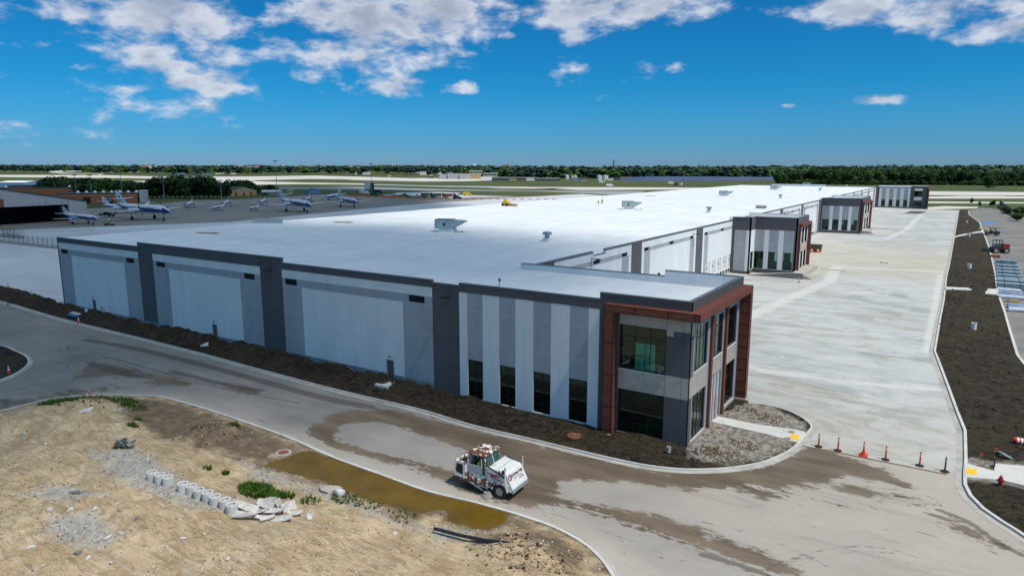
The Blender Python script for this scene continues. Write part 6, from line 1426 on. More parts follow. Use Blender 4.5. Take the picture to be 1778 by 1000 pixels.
# ------------------------------------------------------------------ hangar, brick buildings and shed
def gable(lb, name, cat, px0, px1, depth, h, roofh, wallm, roofm, parts=None, z=0):
    a = G(*px0); b = G(*px1); ang = math.atan2(b.y-a.y, b.x-a.x); w = (b-a).length
    o = empty(name, (0,0,0), lb, cat)
    m = MB(); m.box(0,w,0,depth,0,h,wallm)
    if roofh > 0: m.add([(0,0,h),(w,0,h),(w/2,0,h+roofh),(0,depth,h),(w,depth,h),(w/2,depth,h+roofh)], [(0,1,2),(5,4,3)], wallm)
    m.build('wall', o); r_ = MB()
    if roofh > 0:
        r_.add([(-.3,-.3,h-.1),(w/2,-.3,h+roofh+.05),(w/2,depth+.3,h+roofh+.05),(-.3,depth+.3,h-.1),(w+.3,-.3,h-.1),(w+.3,depth+.3,h-.1)], [(0,1,2,3),(1,4,5,2)], roofm)
    else: r_.box(-.2,w+.2,-.2,depth+.2,h+.003,h+.35,roofm)
    r_.build('roof', o)
    if parts: parts(o, w, depth, h)
    o.location = (a.x, a.y, z); o.rotation_euler = (0,0,ang); return o
# open hangar: front wall with doorway, sloping top
a = G(0,392.2); b = G(153,381.8); ang = math.atan2(b.y-a.y, b.x-a.x); w = (b-a).length
HG = empty('hangar', (0,0,0), 'large beige metal hangar with its wide door open', 'hangar')
w0 = -38.0; dw = w*.78; zr = hgt(153,381.8,350); zl = hgt(0,392.2,328); zt = lambda x: zr+(w-x)*(zl-zr)/w; hd = hgt(121,383.5,354.5)
m = MB()
m.add([(w0,0,hd),(dw,0,hd),(dw,0,zt(dw)),(w0,0,zt(w0))], [(0,1,2,3)], 'hangar_metal'); m.add([(w0,0,hd),(dw,0,hd),(dw,1.2,hd),(w0,1.2,hd)], [(0,1,2,3)], 'hangar_metal')
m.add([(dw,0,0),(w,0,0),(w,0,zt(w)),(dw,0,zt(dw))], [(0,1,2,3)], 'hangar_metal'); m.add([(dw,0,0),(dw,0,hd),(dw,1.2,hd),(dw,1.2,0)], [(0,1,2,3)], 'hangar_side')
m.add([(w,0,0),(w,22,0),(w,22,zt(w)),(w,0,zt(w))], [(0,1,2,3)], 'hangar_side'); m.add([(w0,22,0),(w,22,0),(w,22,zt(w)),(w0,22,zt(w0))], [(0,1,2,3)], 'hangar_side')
m.build('wall', HG, fixn=False)
m = MB(); m.add([(w0,-.3,zt(w0)+.05),(w+.3,-.3,zt(w)+.05),(w+.3,22.3,zt(w)+.05),(w0,22.3,zt(w0)+.05),(w0,-.3,zt(w0)+.4),(w+.3,-.3,zt(w)+.4),(w+.3,22.3,zt(w)+.4),(w0,22.3,zt(w0)+.4)], [(0,1,2,3),(7,6,5,4),(0,4,5,1),(1,5,6,2)], 'flat_roof'); m.build('roof', HG)
m = MB(); m.box(w0,dw,4,21.5,0,.05,'hangar_dark'); m.box(w0,w-.2,20,20.2,0,zr-.5,'hangar_dark'); m.build('interior', HG)
m = MB(); m.box(-4,2.2,-.25,-.05,hd+.05,hd+3.2,'far_red'); m.build('door_rail', HG)
for x in (15,17.5,24,26.5): m = MB(); m.box(x,x+.6,-.12,-.01,hd+.9,hd+1.4,'steel_grey'); m.build('wall_light', HG)
HG.location = (a.x, a.y, 0); HG.rotation_euler = (0,0,ang)
def br_parts(vents, wins):
    def f(o, w, d, h):
        m = MB(); m.box(-.05,w+.05,-.06,-.003,h-1.2,h-.5,'brick_band'); m.box(-.05,w+.05,-.06,-.003,h*.45,h*.45+.3,'brick_band'); m.build('band', o)
        for i in range(vents): m = MB(); x = w*(.2+.75*i/max(vents-1,1)); m.lathe([(1.1,h+.35),(1.2,h+.8),(.15,h+1.9)],'far_white',c=(x,d*.4,0),n=10); m.build('roof_vent', o)
        for x in wins: m = MB(); m.box(w*x,w*x+4,-.12,-.004,.2,3.8,'hangar_dark'); m.build('door', o)
    return f
gable('long low brick building with a row of white roof vents', 'brick_building', 'building', (100,354), (239,352.2), 26, hgt(239,352.2,335.2)-.35, 0, 'brick', 'flat_roof', br_parts(8, (.32,.6)))
gable('taller brick block standing left of the vented brick building', 'brick_building', 'building', (-30,349), (121,347.5), 26, hgt(121,347.5,326)-.35, 0, 'brick', 'flat_roof', br_parts(2, (.4,)))
gable('brick wing with a dark roof at the back left', 'brick_building', 'building', (10,341), (98,341), 26, hgt(98,341,322.5)-.35, 0, 'brick', 'flat_roof')
gable('pale blue long shed beyond the brick buildings at left', 'long_shed', 'building', (-40,331), (45,331), 40, 7.5, 0, 'far_grey', 'far_white'); gable('pale blue annex with light roof beside the long shed', 'long_shed', 'building', (44,331.5), (82,330), 30, 8.0, 1.5, 'far_blue', 'far_white')
gable('small tan brick house with dark doors beside the dark trees', 'brick_house', 'house', (401,341), (446,338.5), 12, 4.2, 3.0, 'far_tan', 'flat_roof', lambda o, w, d, h: [MBx(o, w, i) for i in (.25,.55)])if 0 else None
def hparts(o, w, d, h):
    for i in (.15,.45,.72): m = MB(); m.box(w*i,w*i+2.6,-.1,-.004,.1,2.8,'far_red'); m.build('door', o)
gable('small tan brick house with dark red doors beside the trees', 'brick_house', 'house', (401,341), (446,338.8), 12, 4.2, 3.0, 'far_tan', 'flat_roof', hparts)
gable('low blue shed behind the central apron aircraft', 'shed', 'shed', (536,336.8), (556,336.4), 8, 3.4, 1, 'far_blue', 'far_dark'); gable('low tan shed between the central aircraft and field', 'shed', 'shed', (497,337), (506,337), 6, 3, 0, 'far_tan', 'far_white')
gable('pale scaffold-like shed behind the camera-facing plane', 'shed', 'shed', (243,352.2), (256,352), 7, 7.5, 0, 'far_grey', 'far_white')
# white box tower
p = G(641,335.5); o = empty('equipment_tower', p, 'white box tower with dark stair at the apron edge', 'tower'); o.rotation_euler = (0,0,R(25))
for k, (x, z0, z1) in enumerate(((-6,0,3),(-1,3.5,9.5))): m = MB(); m.box(x-2.5,x+2.5,-2,2,z0,z1,'far_white'); m.build('cabin', o)
m = MB(); m.box(1.8,4.5,-1,1,0,9,'far_dark'); m.build('stair', o)
m = MB(); m.box(-2.5,1.0,-1.8,1.8,0,3.49,'steel_grey'); m.build('base', o)
o = empty('tanker_trailer', G(470,340), 'long white tank standing behind the parked aircraft', 'tanker'); m = MB(); m.lathe([(.4,-7.2),(1.3,-6.8),(1.3,6.8),(.4,7.2)],'tank_white',c=(0,0,3.2),n=16,axis='x'); m.build('tank', o)
for x in (-5,5): m = MB(); m.box(x-.6,x+.6,-1.2,1.2,.5,2.3,'dark_metal'); m.lathe([(.5,-1.3),(.5,1.3)],'tyre',c=(x,0,.5),n=12,axis='y'); m.build('bogie', o)
o.rotation_euler = (0,0,R(33))
# mobile equipment near the plane: motorcycle-like cart and rider
p = G(190,391.5); o = empty('apron_tug', p, 'small dark tug pulling the white and blue plane', 'tug'); o.rotation_euler = (0,0,R(25)); m = MB(); m.box(-1.9,1.9,-.6,.6,.35,.8,'vehicle_dark'); m.box(.8,1.7,-.6,.6,.8,1.1,'far_white'); m.build('body', o)
for x in (-1.4,1.4):
    for y in (-.65,.65): m = MB(); m.lathe([(.4,-.12),(.4,.12)],'tyre',c=(x,y,.4),n=12,axis='y'); m.build('wheel', o)
person(p+Vector((0,0,.15)), R(30), 'driver in a bright yellow jacket sitting on the tug', 'sit', 'hivis', 'hard_hat').scale = (1.5,)*3

# ------------------------------------------------------------------ vehicles on the far side of the apron
def truck(lb, u, v, body, rz, kind='pickup', k=1.0):
    o = empty({'pickup':'pickup_truck','dump':'dump_truck','van':'van'}[kind], G(u, v), lb, {'pickup':'pickup truck','dump':'dump truck','van':'van'}[kind]); m = MB()
    if kind == 'pickup': m.profile([(-2.7,.5),(-2.7,1.15),(-.7,1.2),(-.5,1.85),(.9,1.85),(1.4,1.2),(2.7,1.1),(2.75,.5)],-.95,.95,body)
    elif kind == 'van': m.profile([(-2.7,.5),(-2.7,2.3),(1.3,2.3),(2.0,1.4),(2.7,1.2),(2.75,.5)],-1,1,body)
    else: m.profile([(-4,1.0),(-4.3,2.7),(1.0,2.8),(.9,1.0)],-1.25,1.25,body); m.profile([(1.3,.7),(1.3,2.9),(2.6,2.8),(2.9,1.8),(4.2,1.7),(4.3,.7)],-1.15,1.15,'vehicle_dark')
    m.build('body', o, bevel=.06); w_ = MB()
    if kind != 'dump': w_.box(-.45,.85,-.97,.97,1.3,1.72,'plane_window'); w_.build('windows', o)
    else: w_.box(1.5,2.4,-1.17,1.17,1.9,2.6,'plane_window'); w_.build('windows', o)
    xs = (-1.7,1.7) if kind != 'dump' else (-3,-1.8,3.1)
    for x in xs:
        for y in (-.95,.95): m = MB(); m.lathe([(.42,-.13),(.42,.13)],'tyre',c=(x,y,.42),n=12,axis='y'); m.build('wheel', o)
    o.rotation_euler = (0,0,rz); o.scale = (k,)*3; return o
for a in [('white pickup parked beside the orange barriers',674,342,'vehicle_white',R(40)),('white pickup truck, the larger one in the gap of the row',724,342.8,'vehicle_white',R(35)),('dark olive dump truck nearest the white pickup',743,343.5,'vehicle_olive',R(35),'dump'),('brown dump truck in the middle of the truck row',764,344,'vehicle_olive',R(35),'dump'),('darkest dump truck at the right end of the row',783,344.5,'rust_iron',R(35),'dump'),('small dark car beside the stair of the box tower',650,339.5,'vehicle_dark',R(35)),('silver van left of the orange barriers',634,338,'far_white',R(20),'van'),('dark pickup at the left of the first dump truck',702,341.5,'vehicle_olive',R(30)),('black pickup parked on grass behind the long plane',186,376.5,'vehicle_dark',R(25)),('yellow machine on the strip beyond the truck row',811,340,'vehicle_yellow',R(30),'van'),('dark equipment trailer on the grass left of field',657,335.5,'vehicle_dark',R(20),'van'),('small dark car right of the dump trucks',794,346,'vehicle_dark',R(20))]:
    truck(*a, k=1.25)
for i, (u, v, n, lb) in enumerate([(628,341.3,5,'left orange water barrier line by the box tower'),(685,343,5,'orange water barrier line beside the white pickup')]):
    p = G(u, v); o = empty('water_barrier', p, lb, 'barrier'); 
    for k in range(n): m = MB(); m.T = Matrix.Translation(((k-n/2)*3.6,0,0)); m.profile([(-1.7,0),(-1.7,1.1),(1.7,1.1),(1.7,0)],-.3,.3,'barrier_orange'); m.profile([(-1.7,0),(-1.7,.3),(1.7,.3),(1.7,0)],-.45,.45,'barrier_orange'); m.build('segment', o)
    o.rotation_euler = (0,0,R(33))
# low orange-red marker line along the apron edge
for i in range(24):
    u = 640+i*14; v = 343.2+i*.28 - (0 if i < 12 else (i-12)*.28); p = G(u, v); m = MB(); m.T = Matrix.Translation(p) @ Matrix.Rotation(R(33), 4, 'Z'); m.profile([(-1.6,0),(-1.5,.45),(1.5,.45),(1.6,0)], -.2, .2, 'orange_plastic'); tag(m.build('low_barricade'), 'low orange barricade in the line edging the far apron', 'barricade', 'low orange barricades edging the far apron')
# fence of panels on concrete blocks at the left
FG = 'temporary fence panels on blocks at the far left'
fp = [G(0+8.35*i, 421.2+.94*i) for i in range(-1, 13)]
first = None
for i in range(len(fp)-1):
    a, b = fp[i], fp[i+1]; ang = math.atan2(b.y-a.y, b.x-a.x); L_ = (b-a).length
    lb = 'temporary fence panel, number %s from the warehouse corner' % ['thirteen','twelve','eleven','ten','nine','eight','seven','six','five','four','three','two','one'][i]
    if first is None:
        o = empty('fence_panel', a, lb, 'fence panel', FG); m = MB(); m.tube((0,0,0),(0,0,2.9),.06,.06,'wire'); m.build('post', o)
        m = MB(); m.box(.3,2.6,-.3,.3,0,.75,'bare_concrete'); m.build('block', o)
        m = MB()
        for k in range(9): x = .2+k*.35; m.box(x,x+.02,-.01,.01,.2,2.75,'wire')
        for z in (.3,1.0,1.7,2.7): m.box(0,3.3,-.012,.012,z,z+.03,'wire')
        m.build('mesh', o); first = o; o.rotation_euler = (0,0,ang); o.scale = (L_/3.3,1,1)
    else: copy_tree(first, a, ang, lb, (L_/3.3,1,1))
for i in range(6):
    a = G(-6+6.2*i, 411+.6*i); copy_tree(first, a, R(20), 'rear fence panel left of the warehouse, %s from the left' % ord_[i], (1.4,1,1))
# light masts
def mast(u, v, h, lb):
    o = empty('light_mast', G(u, v), lb, 'light mast', 'tall light masts'); m = MB(); m.tube((0,0,0),(0,0,h),.28,.14,'steel_grey',8); m.build('pole', o)
    m = MB(); m.lathe([(.2,h),(1.6,h+.1),(1.6,h+.5),(.3,h+.7)], 'far_dark', n=12); m.build('lamp_head', o)
mast(481.5,342,27,'tallest light mast standing by the white tanker'); mast(645.5,337,25,'light mast beside the white box tower'); mast(213.5,350,19,'light mast rising behind the brick building'); mast(160,350,17,'light mast left of the vented roof'); mast(134,349,17,'light mast above the left of the vented roof'); mast(286,350,13,'short light mast before the dark trees'); mast(385,347,13,'short light mast left of the tan house')

# ------------------------------------------------------------------ trees
def crown_mesh(m, c, rx, ry, rz_, n, s, mat, r, hull=True, squash=1.0):
    lobes = [(Vector((r.uniform(-.55,.55)*rx, r.uniform(-.55,.55)*ry, r.uniform(-.45,.6)*rz_)), r.uniform(.42,.68)) for _ in range(7)]+[(Vector((0,0,0)),.62)]
    V = []; F_ = []
    for _ in range(n):
        lc, lr = lobes[r.randrange(8)]; d = Vector((r.gauss(0,1), r.gauss(0,1), r.gauss(0,1))).normalized(); q = lr*(.72+.36*r.random())
        p = Vector((c[0]+lc.x+d.x*rx*q, c[1]+lc.y+d.y*ry*q, c[2]+lc.z+d.z*rz_*q))
        nrm = (d+Vector((r.uniform(-.7,.7),r.uniform(-.7,.7),r.uniform(-.2,.9)))).normalized(); a = nrm.orthogonal().normalized(); b = nrm.cross(a); k = s*r.uniform(.6,1.35)
        an = r.uniform(0,6.28); a, b = a*math.cos(an)+b*math.sin(an), b*math.cos(an)-a*math.sin(an)
        o_ = len(V); V += [tuple(p-a*k-b*k*.5), tuple(p+a*k*.2-b*k), tuple(p+a*k), tuple(p+a*k*.1+b*k*.9), tuple(p-a*k*.8+b*k*.6)]; F_.append(tuple(range(o_,o_+5)))
    m.add(V, F_, mat)
def tree_proto(seed, h, w, mat, n, leaf):
    r = random.Random(seed); o = empty('tree', (0,0,0), '', 'tree'); m = MB(); m.tube((0,0,0),(r.uniform(-.3,.3),r.uniform(-.3,.3),h*.45),h*.028,h*.018,'bark',7)
    for k in range(5): a = k*1.3+r.random(); m.tube((0,0,h*(.25+.05*k)),(math.cos(a)*w*.32,math.sin(a)*w*.32,h*(.5+.07*k)),h*.012,h*.005,'bark',5)
    m.build('trunk', o); m = MB(); crown_mesh(m, (0,0,h*.56), w*.5, w*.5, h*.44, n, leaf, mat, r); m.build('crown', o, fixn=False); return o
PROT = [tree_proto(i, 14, 11+i % 3, ('leaf_dark','leaf_mid','leaf_dark','leaf_mid','leaf_dark')[i], 950, .62) for i in range(5)]
def put_tree(i, loc, s, rz, lb, grp, kept=set()):
    p = PROT[i]
    if i not in kept: kept.add(i); p.location = loc; p.rotation_euler = (0,0,rz); p.scale = s; p['label'] = lb; p['group'] = grp; return p
    return copy_tree(p, loc, rz, lb, s, grp)
top = [(70,312),(83,308),(120,310),(150,312),(200,313),(240,317),(270,311),(300,306),(330,309),(367,308),(385,319),(400,313),(430,312),(445,322),(470,318),(490,324)]
rt = random.Random(21); GT = 'dark trees behind the brick buildings'
us = []
u = 78
while u < 482: us.append((u, 0)); u += rt.uniform(6.5, 10)
u = 82
while u < 470: us.append((u, 1)); u += rt.uniform(9, 14)
for u, back in us:
    tv = np.interp(u, [a for a, _ in top], [b for _, b in top])+rt.uniform(-1.5, 3); v = (344.5 if u > 250 else 345) - back*6+rt.uniform(-.7,.7)
    if 396 < u < 452 and not back: v = 338.0
    if 446 <= u: v = 338.5
    p = G(u, v); h = hgt(u, v, tv)
    w = h/14*rt.uniform(.9,1.25)
    put_tree(rt.randrange(5), p, (w, w, h/14), rt.uniform(0,6.28), 'dark broadleaf tree in the mass behind the brick buildings and aircraft', GT)
GF = 'trees along the edge of the far field at right'
rt = random.Random(8)
for row, dv in ((0,0),(1,-1.8),(2,-3.6)):
    u = 1346+row*3
    while u < 1795:
        v = np.interp(u, [1340,1478,1600,1700,1778], [318,320.6,320.6,321.5,322.5])+dv+rt.uniform(-.4,.4); p = G(u, v); d = math.hypot(p.x,p.y)
        tv = np.interp(u, [1340,1380,1440,1480,1540,1600,1640,1690,1740,1790],[300,297,294.5,293,296,295,293,298,301,297])+rt.uniform(-2,6)*(.5+row*.3)-row*.8; h = max(8, hgt(u, v, tv))
        if 1690 < u < 1800 and row == 0: h *= rt.uniform(.55,.8)
        w = h/14*rt.uniform(.75,1.05); put_tree(rt.randrange(5), p, (w,w,h/14), rt.uniform(0,6.28), 'broadleaf tree in the long row edging the far green field', GF); u += rt.uniform(6.5,10.5)
for (u, v, h, w, lb) in [(1770,380,5.2,6,'round dark bush at the right edge beyond the lot'),(1765,384,3.2,6.5,'low bush in front of the round dark bush'),(1716,329,17,12,'solitary dense tree standing forward in the far field'),(1701.5,358.6,3.0,1.8,'small conifer left of the three beyond the lot'),(1719.5,358.9,3.0,2,'middle small conifer beyond the lot'),(1725,359.2,3.6,2,'right small conifer beyond the lot'),(1752,372,3.0,6,'bushy growth at the foot of the blue-grey fence'),(1748,367,2.6,5,'bushy growth farther along the blue-grey fence'),(1686,353.8,3.6,2.2,'thin sapling beside the farthest lot corner')]:
    put_tree(int(u) % 5, G(u, v), (w/12,w/12,h/14), u, lb, 'shrubs and small trees beyond the parking lot')
u = 1352
while u < 1790:
    v = np.interp(u, [1340,1478,1600,1700,1778], [318,320.6,320.6,321.5,322.5])+.5+rt.uniform(-.3,.3); w = rt.uniform(.7,1.15)
    put_tree(rt.randrange(5), G(u, v)-Vector((0,0,1.2)), (w,w,rt.uniform(.35,.6)), rt.uniform(0,6.28), 'leafy bush at the foot of the far row of trees', 'bushes at the foot of the far trees'); u += rt.uniform(6,9.5)
# fence beyond the lot
a = G(1735,357); b = G(1755,374); o = empty('mesh_fence', (0,0,0), 'blue-grey privacy fence receding beyond the parking lot', 'fence'); 
n = 8
for i in range(n+1): c = a.lerp(b, i/n); m = MB(); m.tube((c.x,c.y,0),(c.x,c.y,3.3),.06,.06,'wire'); m.build('post', o)
m = MB(); m.add([(a.x,a.y,.2),(b.x,b.y,.2),(b.x,b.y,3.1),(a.x,a.y,3.1),(a.x+.05,a.y,.2),(b.x+.05,b.y,.2),(b.x+.05,b.y,3.1),(a.x+.05,a.y,3.1)], [(0,1,2,3),(7,6,5,4),(0,4,5,1),(3,2,6,7)], 'rock_dark'); m.build('screen', o)

# far woodland: crowns nobody could count, with gentle rises
r = random.Random(31); m = MB(); protos = []
for i in range(6):
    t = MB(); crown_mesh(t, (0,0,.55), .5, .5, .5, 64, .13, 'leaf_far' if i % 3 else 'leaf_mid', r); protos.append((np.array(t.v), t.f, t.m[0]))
def hill(x, y, d): return max(0, (d-1700)*.0045)+6*vnoise(np.array([x]), np.array([y]), 500)[0]*(d > 2200)
VV = []; FF = []; MI = []; cnt = 0; off = 0
def wood(u, d, hh, ww):
    global off
    dr = pixdir(u, 292); dr.z = 0; dr.normalize(); x, y = dr.x*d, dr.y*d; z = hill(x, y, d); V, Fc, mt = protos[r.randrange(6)]
    a = r.uniform(0,6.28); c_, s_ = math.cos(a)*ww, math.sin(a)*ww
    VV.append(np.stack([x+V[:,0]*c_-V[:,1]*s_, y+V[:,0]*s_+V[:,1]*c_, z+V[:,2]*hh-1], 1)); 
    for f in Fc: FF.append(tuple(q+off for q in f)); MI.append(0 if mt == 'leaf_far' else 1)
    off += len(V)
for _ in range(2600):
    u = r.uniform(-160, 1940); near = np.interp(u, [-160,0,130,200,400,700,860,930,1060,1200,1340,1940], [3200,3100,2900,2500,2450,2300,1750,1500,1480,1480,1450,1350])
    d = near*(1+1.3*r.random()**1.6); wood(u, d, r.uniform(14,24), r.uniform(24,46))
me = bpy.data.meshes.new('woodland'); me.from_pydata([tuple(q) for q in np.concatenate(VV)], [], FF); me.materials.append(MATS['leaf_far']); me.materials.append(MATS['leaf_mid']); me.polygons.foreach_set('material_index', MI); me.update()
wo = bpy.data.objects.new('woodland', me); COL.objects.link(wo); tag(wo, 'distant green woodland along the whole horizon', 'woodland', kind='stuff')

# ------------------------------------------------------------------ far buildings
def far_box(lb, u0, u1, v, h, mat, roof='far_white', name='far_building', cat='building', depth=30, rh=0, grp=None):
    o = gable(lb, name, cat, (u0, v), (u1, v), depth, h, rh, mat, roof); 
    if grp: o['group'] = grp
    return o
far_box('grey hangar with a flat front, left of the open one', 763,775,311,9,'far_grey'); far_box('tall narrow tail-hangar tower between grey hangars',774,784,310.8,13,'far_dark','far_grey'); far_box('wide hangar with a white roof edge and dark opening', 777,797,311,10.5,'far_grey','far_white',rh=0)
far_box('grey hangar with a sloping front right of the white-roofed one',798,816,311.2,10.5,'far_grey','far_tan'); far_box('tan hangar under the row of white trusses',815,834,311,10,'far_tan','far_dark'); far_box('white low hangar under the slanted truss frames',835,854,313,6.5,'far_white','far_dark')
def truss(u0, u1, v, z, lb, n):
    a = G(u0, v); b = G(u1, v); o = empty('roof_truss', (0,0,0), lb, 'truss')
    for i in range(n): 
        c = a.lerp(b, i/n); d = a.lerp(b, (i+.9)/n); m = MB(); m.tube((c.x,c.y,z),(d.x,d.y,z+6),.45,.45,'far_white',5); m.build('member', o)
    m = MB(); m.tube((a.x,a.y,z+6),(b.x,b.y,z+6),.4,.4,'far_white',5); m.tube((a.x,a.y,z),(b.x,b.y,z),.4,.4,'far_white',5); m.build('chord', o)
truss(815,838,311,10.2,'white truss row above the tan hangar',6); truss(839,865,313,6.8,'slanted white truss frames above the white hangar',6)
for i, (u0, u1, v, h, mt, lb) in enumerate([(854,900,313.5,5,'far_dark','long dark low building right of the trusses'),(884,897,313.8,3.5,'far_tan','small tan block before the dark long building'),(900,930,313,4.5,'far_dark','dark low building left of the first tanks'),(914,928,314,4,'far_white','white low block near the first tanks'),(932,973,314.2,4.2,'far_dark','dark shed row before the leftmost tanks'),(995,1020,314,4,'far_blue','blue-roofed low shed between the tank groups'),(1008,1018,315,3,'far_tan','small tan hut between the tank groups'),(1055,1075,313,4.5,'far_dark','dark long shed right of the paired tanks'),(1078,1100,312,5,'far_tan','tan long shed left of the solar field'),(1104,1113,311,4,'far_tan','small pale hut left of the solar field'),(1095,1165,305,7,'far_grey','long pale warehouse in the woods behind the solar field'),(1245,1270,305,4,'far_red','red-brown roofs in the woods above the solar field'),(1302,1348,305,4.2,'far_white','long white building at the wood edge'),(1322,1345,299,9,'far_tan','brown building in the woods above the white one'),(1694,1718,310.5,7,'far_white','white long building left part behind right trees'),(1749,1790,311.5,8,'far_white','white long building at the right edge behind trees'),(741,751,309.5,4,'far_dark','low dark shelter left of the grey hangars'),(708,740,301,8,'far_white','pale row of buildings in front of the woods'),(88,125,298,6,'far_white','white low terminal at far left among lawns'),(65,105,297,7,'far_grey','grey low terminal behind the white one at far left'),(122,140,298,5,'far_white','white vehicles-like block right of the far terminal'),(296,316,303,7,'far_blue','pale blue hangar at far left field edge'),(322,350,303,7,'far_dark','dark hangar row at the far left field edge'),(352,366,303,5,'far_blue','small blue hangar in the far row'),(374,386,303,6,'far_white','white hangar in the far row'),(390,406,303,6,'far_white','rightmost pale hangar in the far row'),(190,240,299,7,'far_grey','pale blue building inside the far left woods'),(1055,1065,313.6,3,'far_white','low white hut beside the paired tanks'),(970,976,308,4,'far_white','bright white roof in the woods left of centre')]):
    far_box(lb, u0, u1, v, h, mt, 'far_white' if mt in ('far_dark','far_white') and i % 2 == 0 else 'far_dark' if mt != 'far_white' else 'far_white', depth=18)
r = random.Random(77)
for i in range(44):
    u = r.choice([r.uniform(245,300), r.uniform(370,480), r.uniform(415,460), r.uniform(480,760), r.uniform(600,900)]); d = r.uniform(3000,4200); dr = pixdir(u, 292); dr.z = 0; dr.normalize(); p = dr*d
    o = empty('far_house', (p.x,p.y,hill(p.x,p.y,d)+r.uniform(12,17)), 'small pale house among the woods on the horizon', 'house', 'houses among the woods on the horizon'); o.rotation_euler = (0,0,r.uniform(0,3)); w = r.uniform(9,18); m = MB(); m.box(-w,w,-6,6,-12,6,r.choice(['far_white','far_tan','far_white','far_grey'])); m.build('wall', o)
    m = MB(); m.profile([(-w-1,6),(-w-1,6.5),(0,10),(w+1,6.5),(w+1,6)], -6.5, 6.5, r.choice(['far_dark','far_red','far_tan'])); m.build('roof', o)
for u0, u1, v, vt, mt, lb in ((757,777,303.5,292.5,'far_white','left white campus block on the far centre horizon'),(778,798,303.5,294,'far_white','right white campus block on the far centre horizon'),(801,822,303.5,295,'far_tan','tan campus block under the water tower'),(729,750,304.5,298,'far_white','low white row left of the campus blocks'),(612,640,303.5,299,'far_white','small pale row in the woods left of the campus')):
    far_box(lb, u0, u1, v, hgt(u0, v, vt), mt, 'far_white', depth=30)
def tank(u, v, rr_, h, lb):
    o = empty('storage_tank', G(u, v), lb, 'storage tank', 'white storage tanks'); m = MB(); m.lathe([(rr_,0),(rr_,h)], 'tank_white', n=24); m.build('shell', o, smooth=False); m = MB(); m.lathe([(rr_*1.01,h+.002),(.3,h+rr_*.18)], 'tank_white', n=24); m.build('roof', o); m = MB(); m.tube((rr_*.9,-rr_*.55,0),(rr_*.9,-rr_*.55,h+1),.25,.25,'steel_grey',5); m.build('ladder', o)
for a in [(1040.5,313.5,4.7,8.6,'left one of the paired white tanks'),(1051,313.5,4.7,8.6,'right one of the paired white tanks'),(984.5,311.5,3.4,8.6,'tallest white tank left of the blue shed'),(994,311,3.0,6.2,'short white tank, second of the left group'),(999,311.2,3.2,7.2,'white tank nearest the blue shed')]: tank(*a)
d = 2600; dr = pixdir(1065.5, 292); dr.z = 0; dr.normalize(); o = empty('chimney', dr*d, 'tall thin dark chimney rising above the woods', 'chimney'); m = MB(); m.tube((0,0,0),(0,0,52),3.2,1.9,'far_dark',12); m.build('stack', o)
d = 2500; dr = pixdir(823.5, 292); dr.z = 0; dr.normalize(); o = empty('water_tower', dr*d, 'white domed water tower on the horizon', 'water tower'); m = MB(); m.tube((0,0,0),(0,0,28),2.2,2.2,'far_white',10); m.build('column', o); m = MB(); m.lathe([(1.5,27),(5.5,29),(7,31.5),(5.5,34),(1,36)], 'far_white', n=18); m.build('bowl', o, smooth=True)
rows = [(1078,1240,315.6),(1080,1300,314.5),(1084,1340,313.5),(1095,1352,312.6),(1110,1352,311.8),(1120,1350,311.0)]
for i, (u0, u1, v) in enumerate(rows):
    a = G(u0, v); b = G(u1, v+.6); L_ = (b-a).length; o = empty('solar_row', a, 'row of blue solar panels, %s from the front of the field' % ord_[i], 'solar panels', 'rows of solar panels in the far field'); o.rotation_euler = (0,0,math.atan2(b.y-a.y,b.x-a.x))
    m = MB(); m.add([(0,0,1.0),(L_,0,1.0),(L_,6,5.2),(0,6,5.2),(0,0,.9),(L_,0,.9),(L_,6,5.1),(0,6,5.1)], [(0,1,2,3),(7,6,5,4),(0,4,5,1),(3,2,6,7)], 'solar'); m.build('panels', o); m = MB()
    for k in range(int(L_/14)): m.box(k*14+2,k*14+2.4,3.6,4.0,0,3.4,'steel_grey')
    m.build('supports', o)
p = G(1180,322); o = empty('red_white_hut', p, 'red and white checked hut with mast in the far grass', 'hut'); m = MB(); m.box(-7,-1,-2,2,0,3,'far_red'); m.box(-.9,3,-2,2,0,3.4,'far_white'); m.build('cabin', o); m = MB(); m.tube((5,0,0),(5,0,14),.25,.15,'far_red',5); m.build('mast', o)
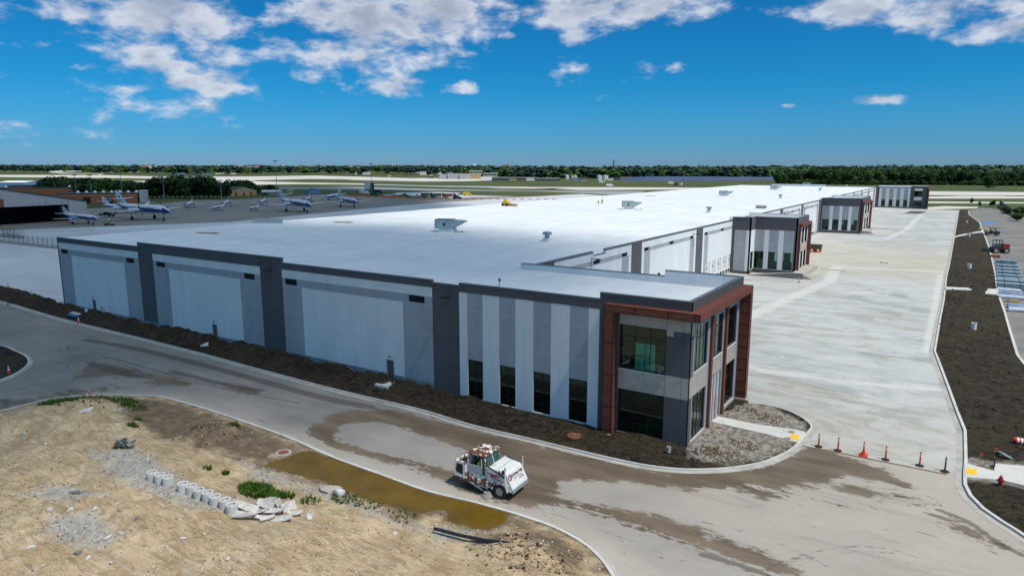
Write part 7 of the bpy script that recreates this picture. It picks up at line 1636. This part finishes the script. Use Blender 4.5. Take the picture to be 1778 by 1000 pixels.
for (u, v, lb) in ((1045,318.5,'white airliner-sized speck parked in the far green'),(1059,325,'white vehicle beside the far runway'),(1165,320.5,'small white vehicle in the far grass'),(676,307.5,'white van near the far apron'),(174,305,'white vehicle on the far left runway')): truck(lb, u, v, 'far_white', R(33), 'van', 1.6)

# ------------------------------------------------------------------ the cloud overhead that shades the front of the warehouse
cl = [(-85,-60),(-56,16),(-40,36),(-12,43),(-8,62),(-14,84),(-38,98),(-78,104),(-112,94),(-128,150),(-230,330),(-420,520),(-700,600),(-760,100),(-460,-120),(-200,-180)]
HCL = 900.0; sh = Vector((sdir.x, sdir.y, 0))*(HCL/sdir.z)
def cloudmat(name):
    m = bpy.data.materials.new(name); m.use_nodes = True; t = m.node_tree; t.nodes.clear()
    df = N(t, 'ShaderNodeBsdfDiffuse'); df.inputs[0].default_value = (.95,.95,.96,1); tr = N(t, 'ShaderNodeBsdfTransparent'); mx = N(t, 'ShaderNodeMixShader'); a = N(t, 'ShaderNodeAttribute', attribute_name='dens')
    L(t, a.outputs['Fac'], mx.inputs[0]); L(t, tr.outputs[0], mx.inputs[1]); L(t, df.outputs[0], mx.inputs[2]); o = N(t, 'ShaderNodeOutputMaterial'); L(t, mx.outputs[0], o.inputs[0]); MATS[name] = m
cloudmat('cloud_vapour')
cp = [(x+sh.x, y+sh.y) for x, y in cl]; xs = [p[0] for p in cp]; ys = [p[1] for p in cp]
big = [(min(xs)-40,min(ys)-40),(max(xs)+40,min(ys)-40),(max(xs)+40,max(ys)+40),(min(xs)-40,max(ys)+40)]
def dens(x, y):
    d = sdist(x, y, cp)+ (fb(x, y, 60, 4)-.5)*34
    return np.clip((d+9)/26, 0, 1)**1.2*(.78+.2*(fb(x+300, y, 130, 3)-.5))
sheet('cloud', big, 7, 'cloud_vapour', hf=lambda x, y: HCL+(fb(x, y, 90, 4))*60, attrs={'dens': dens})
o2 = sheet('cloud', big, 7, 'cloud_vapour', hf=lambda x, y: HCL-fb(x, y, 50, 4)*12, attrs={'dens': lambda x, y: dens(x, y)*.3})
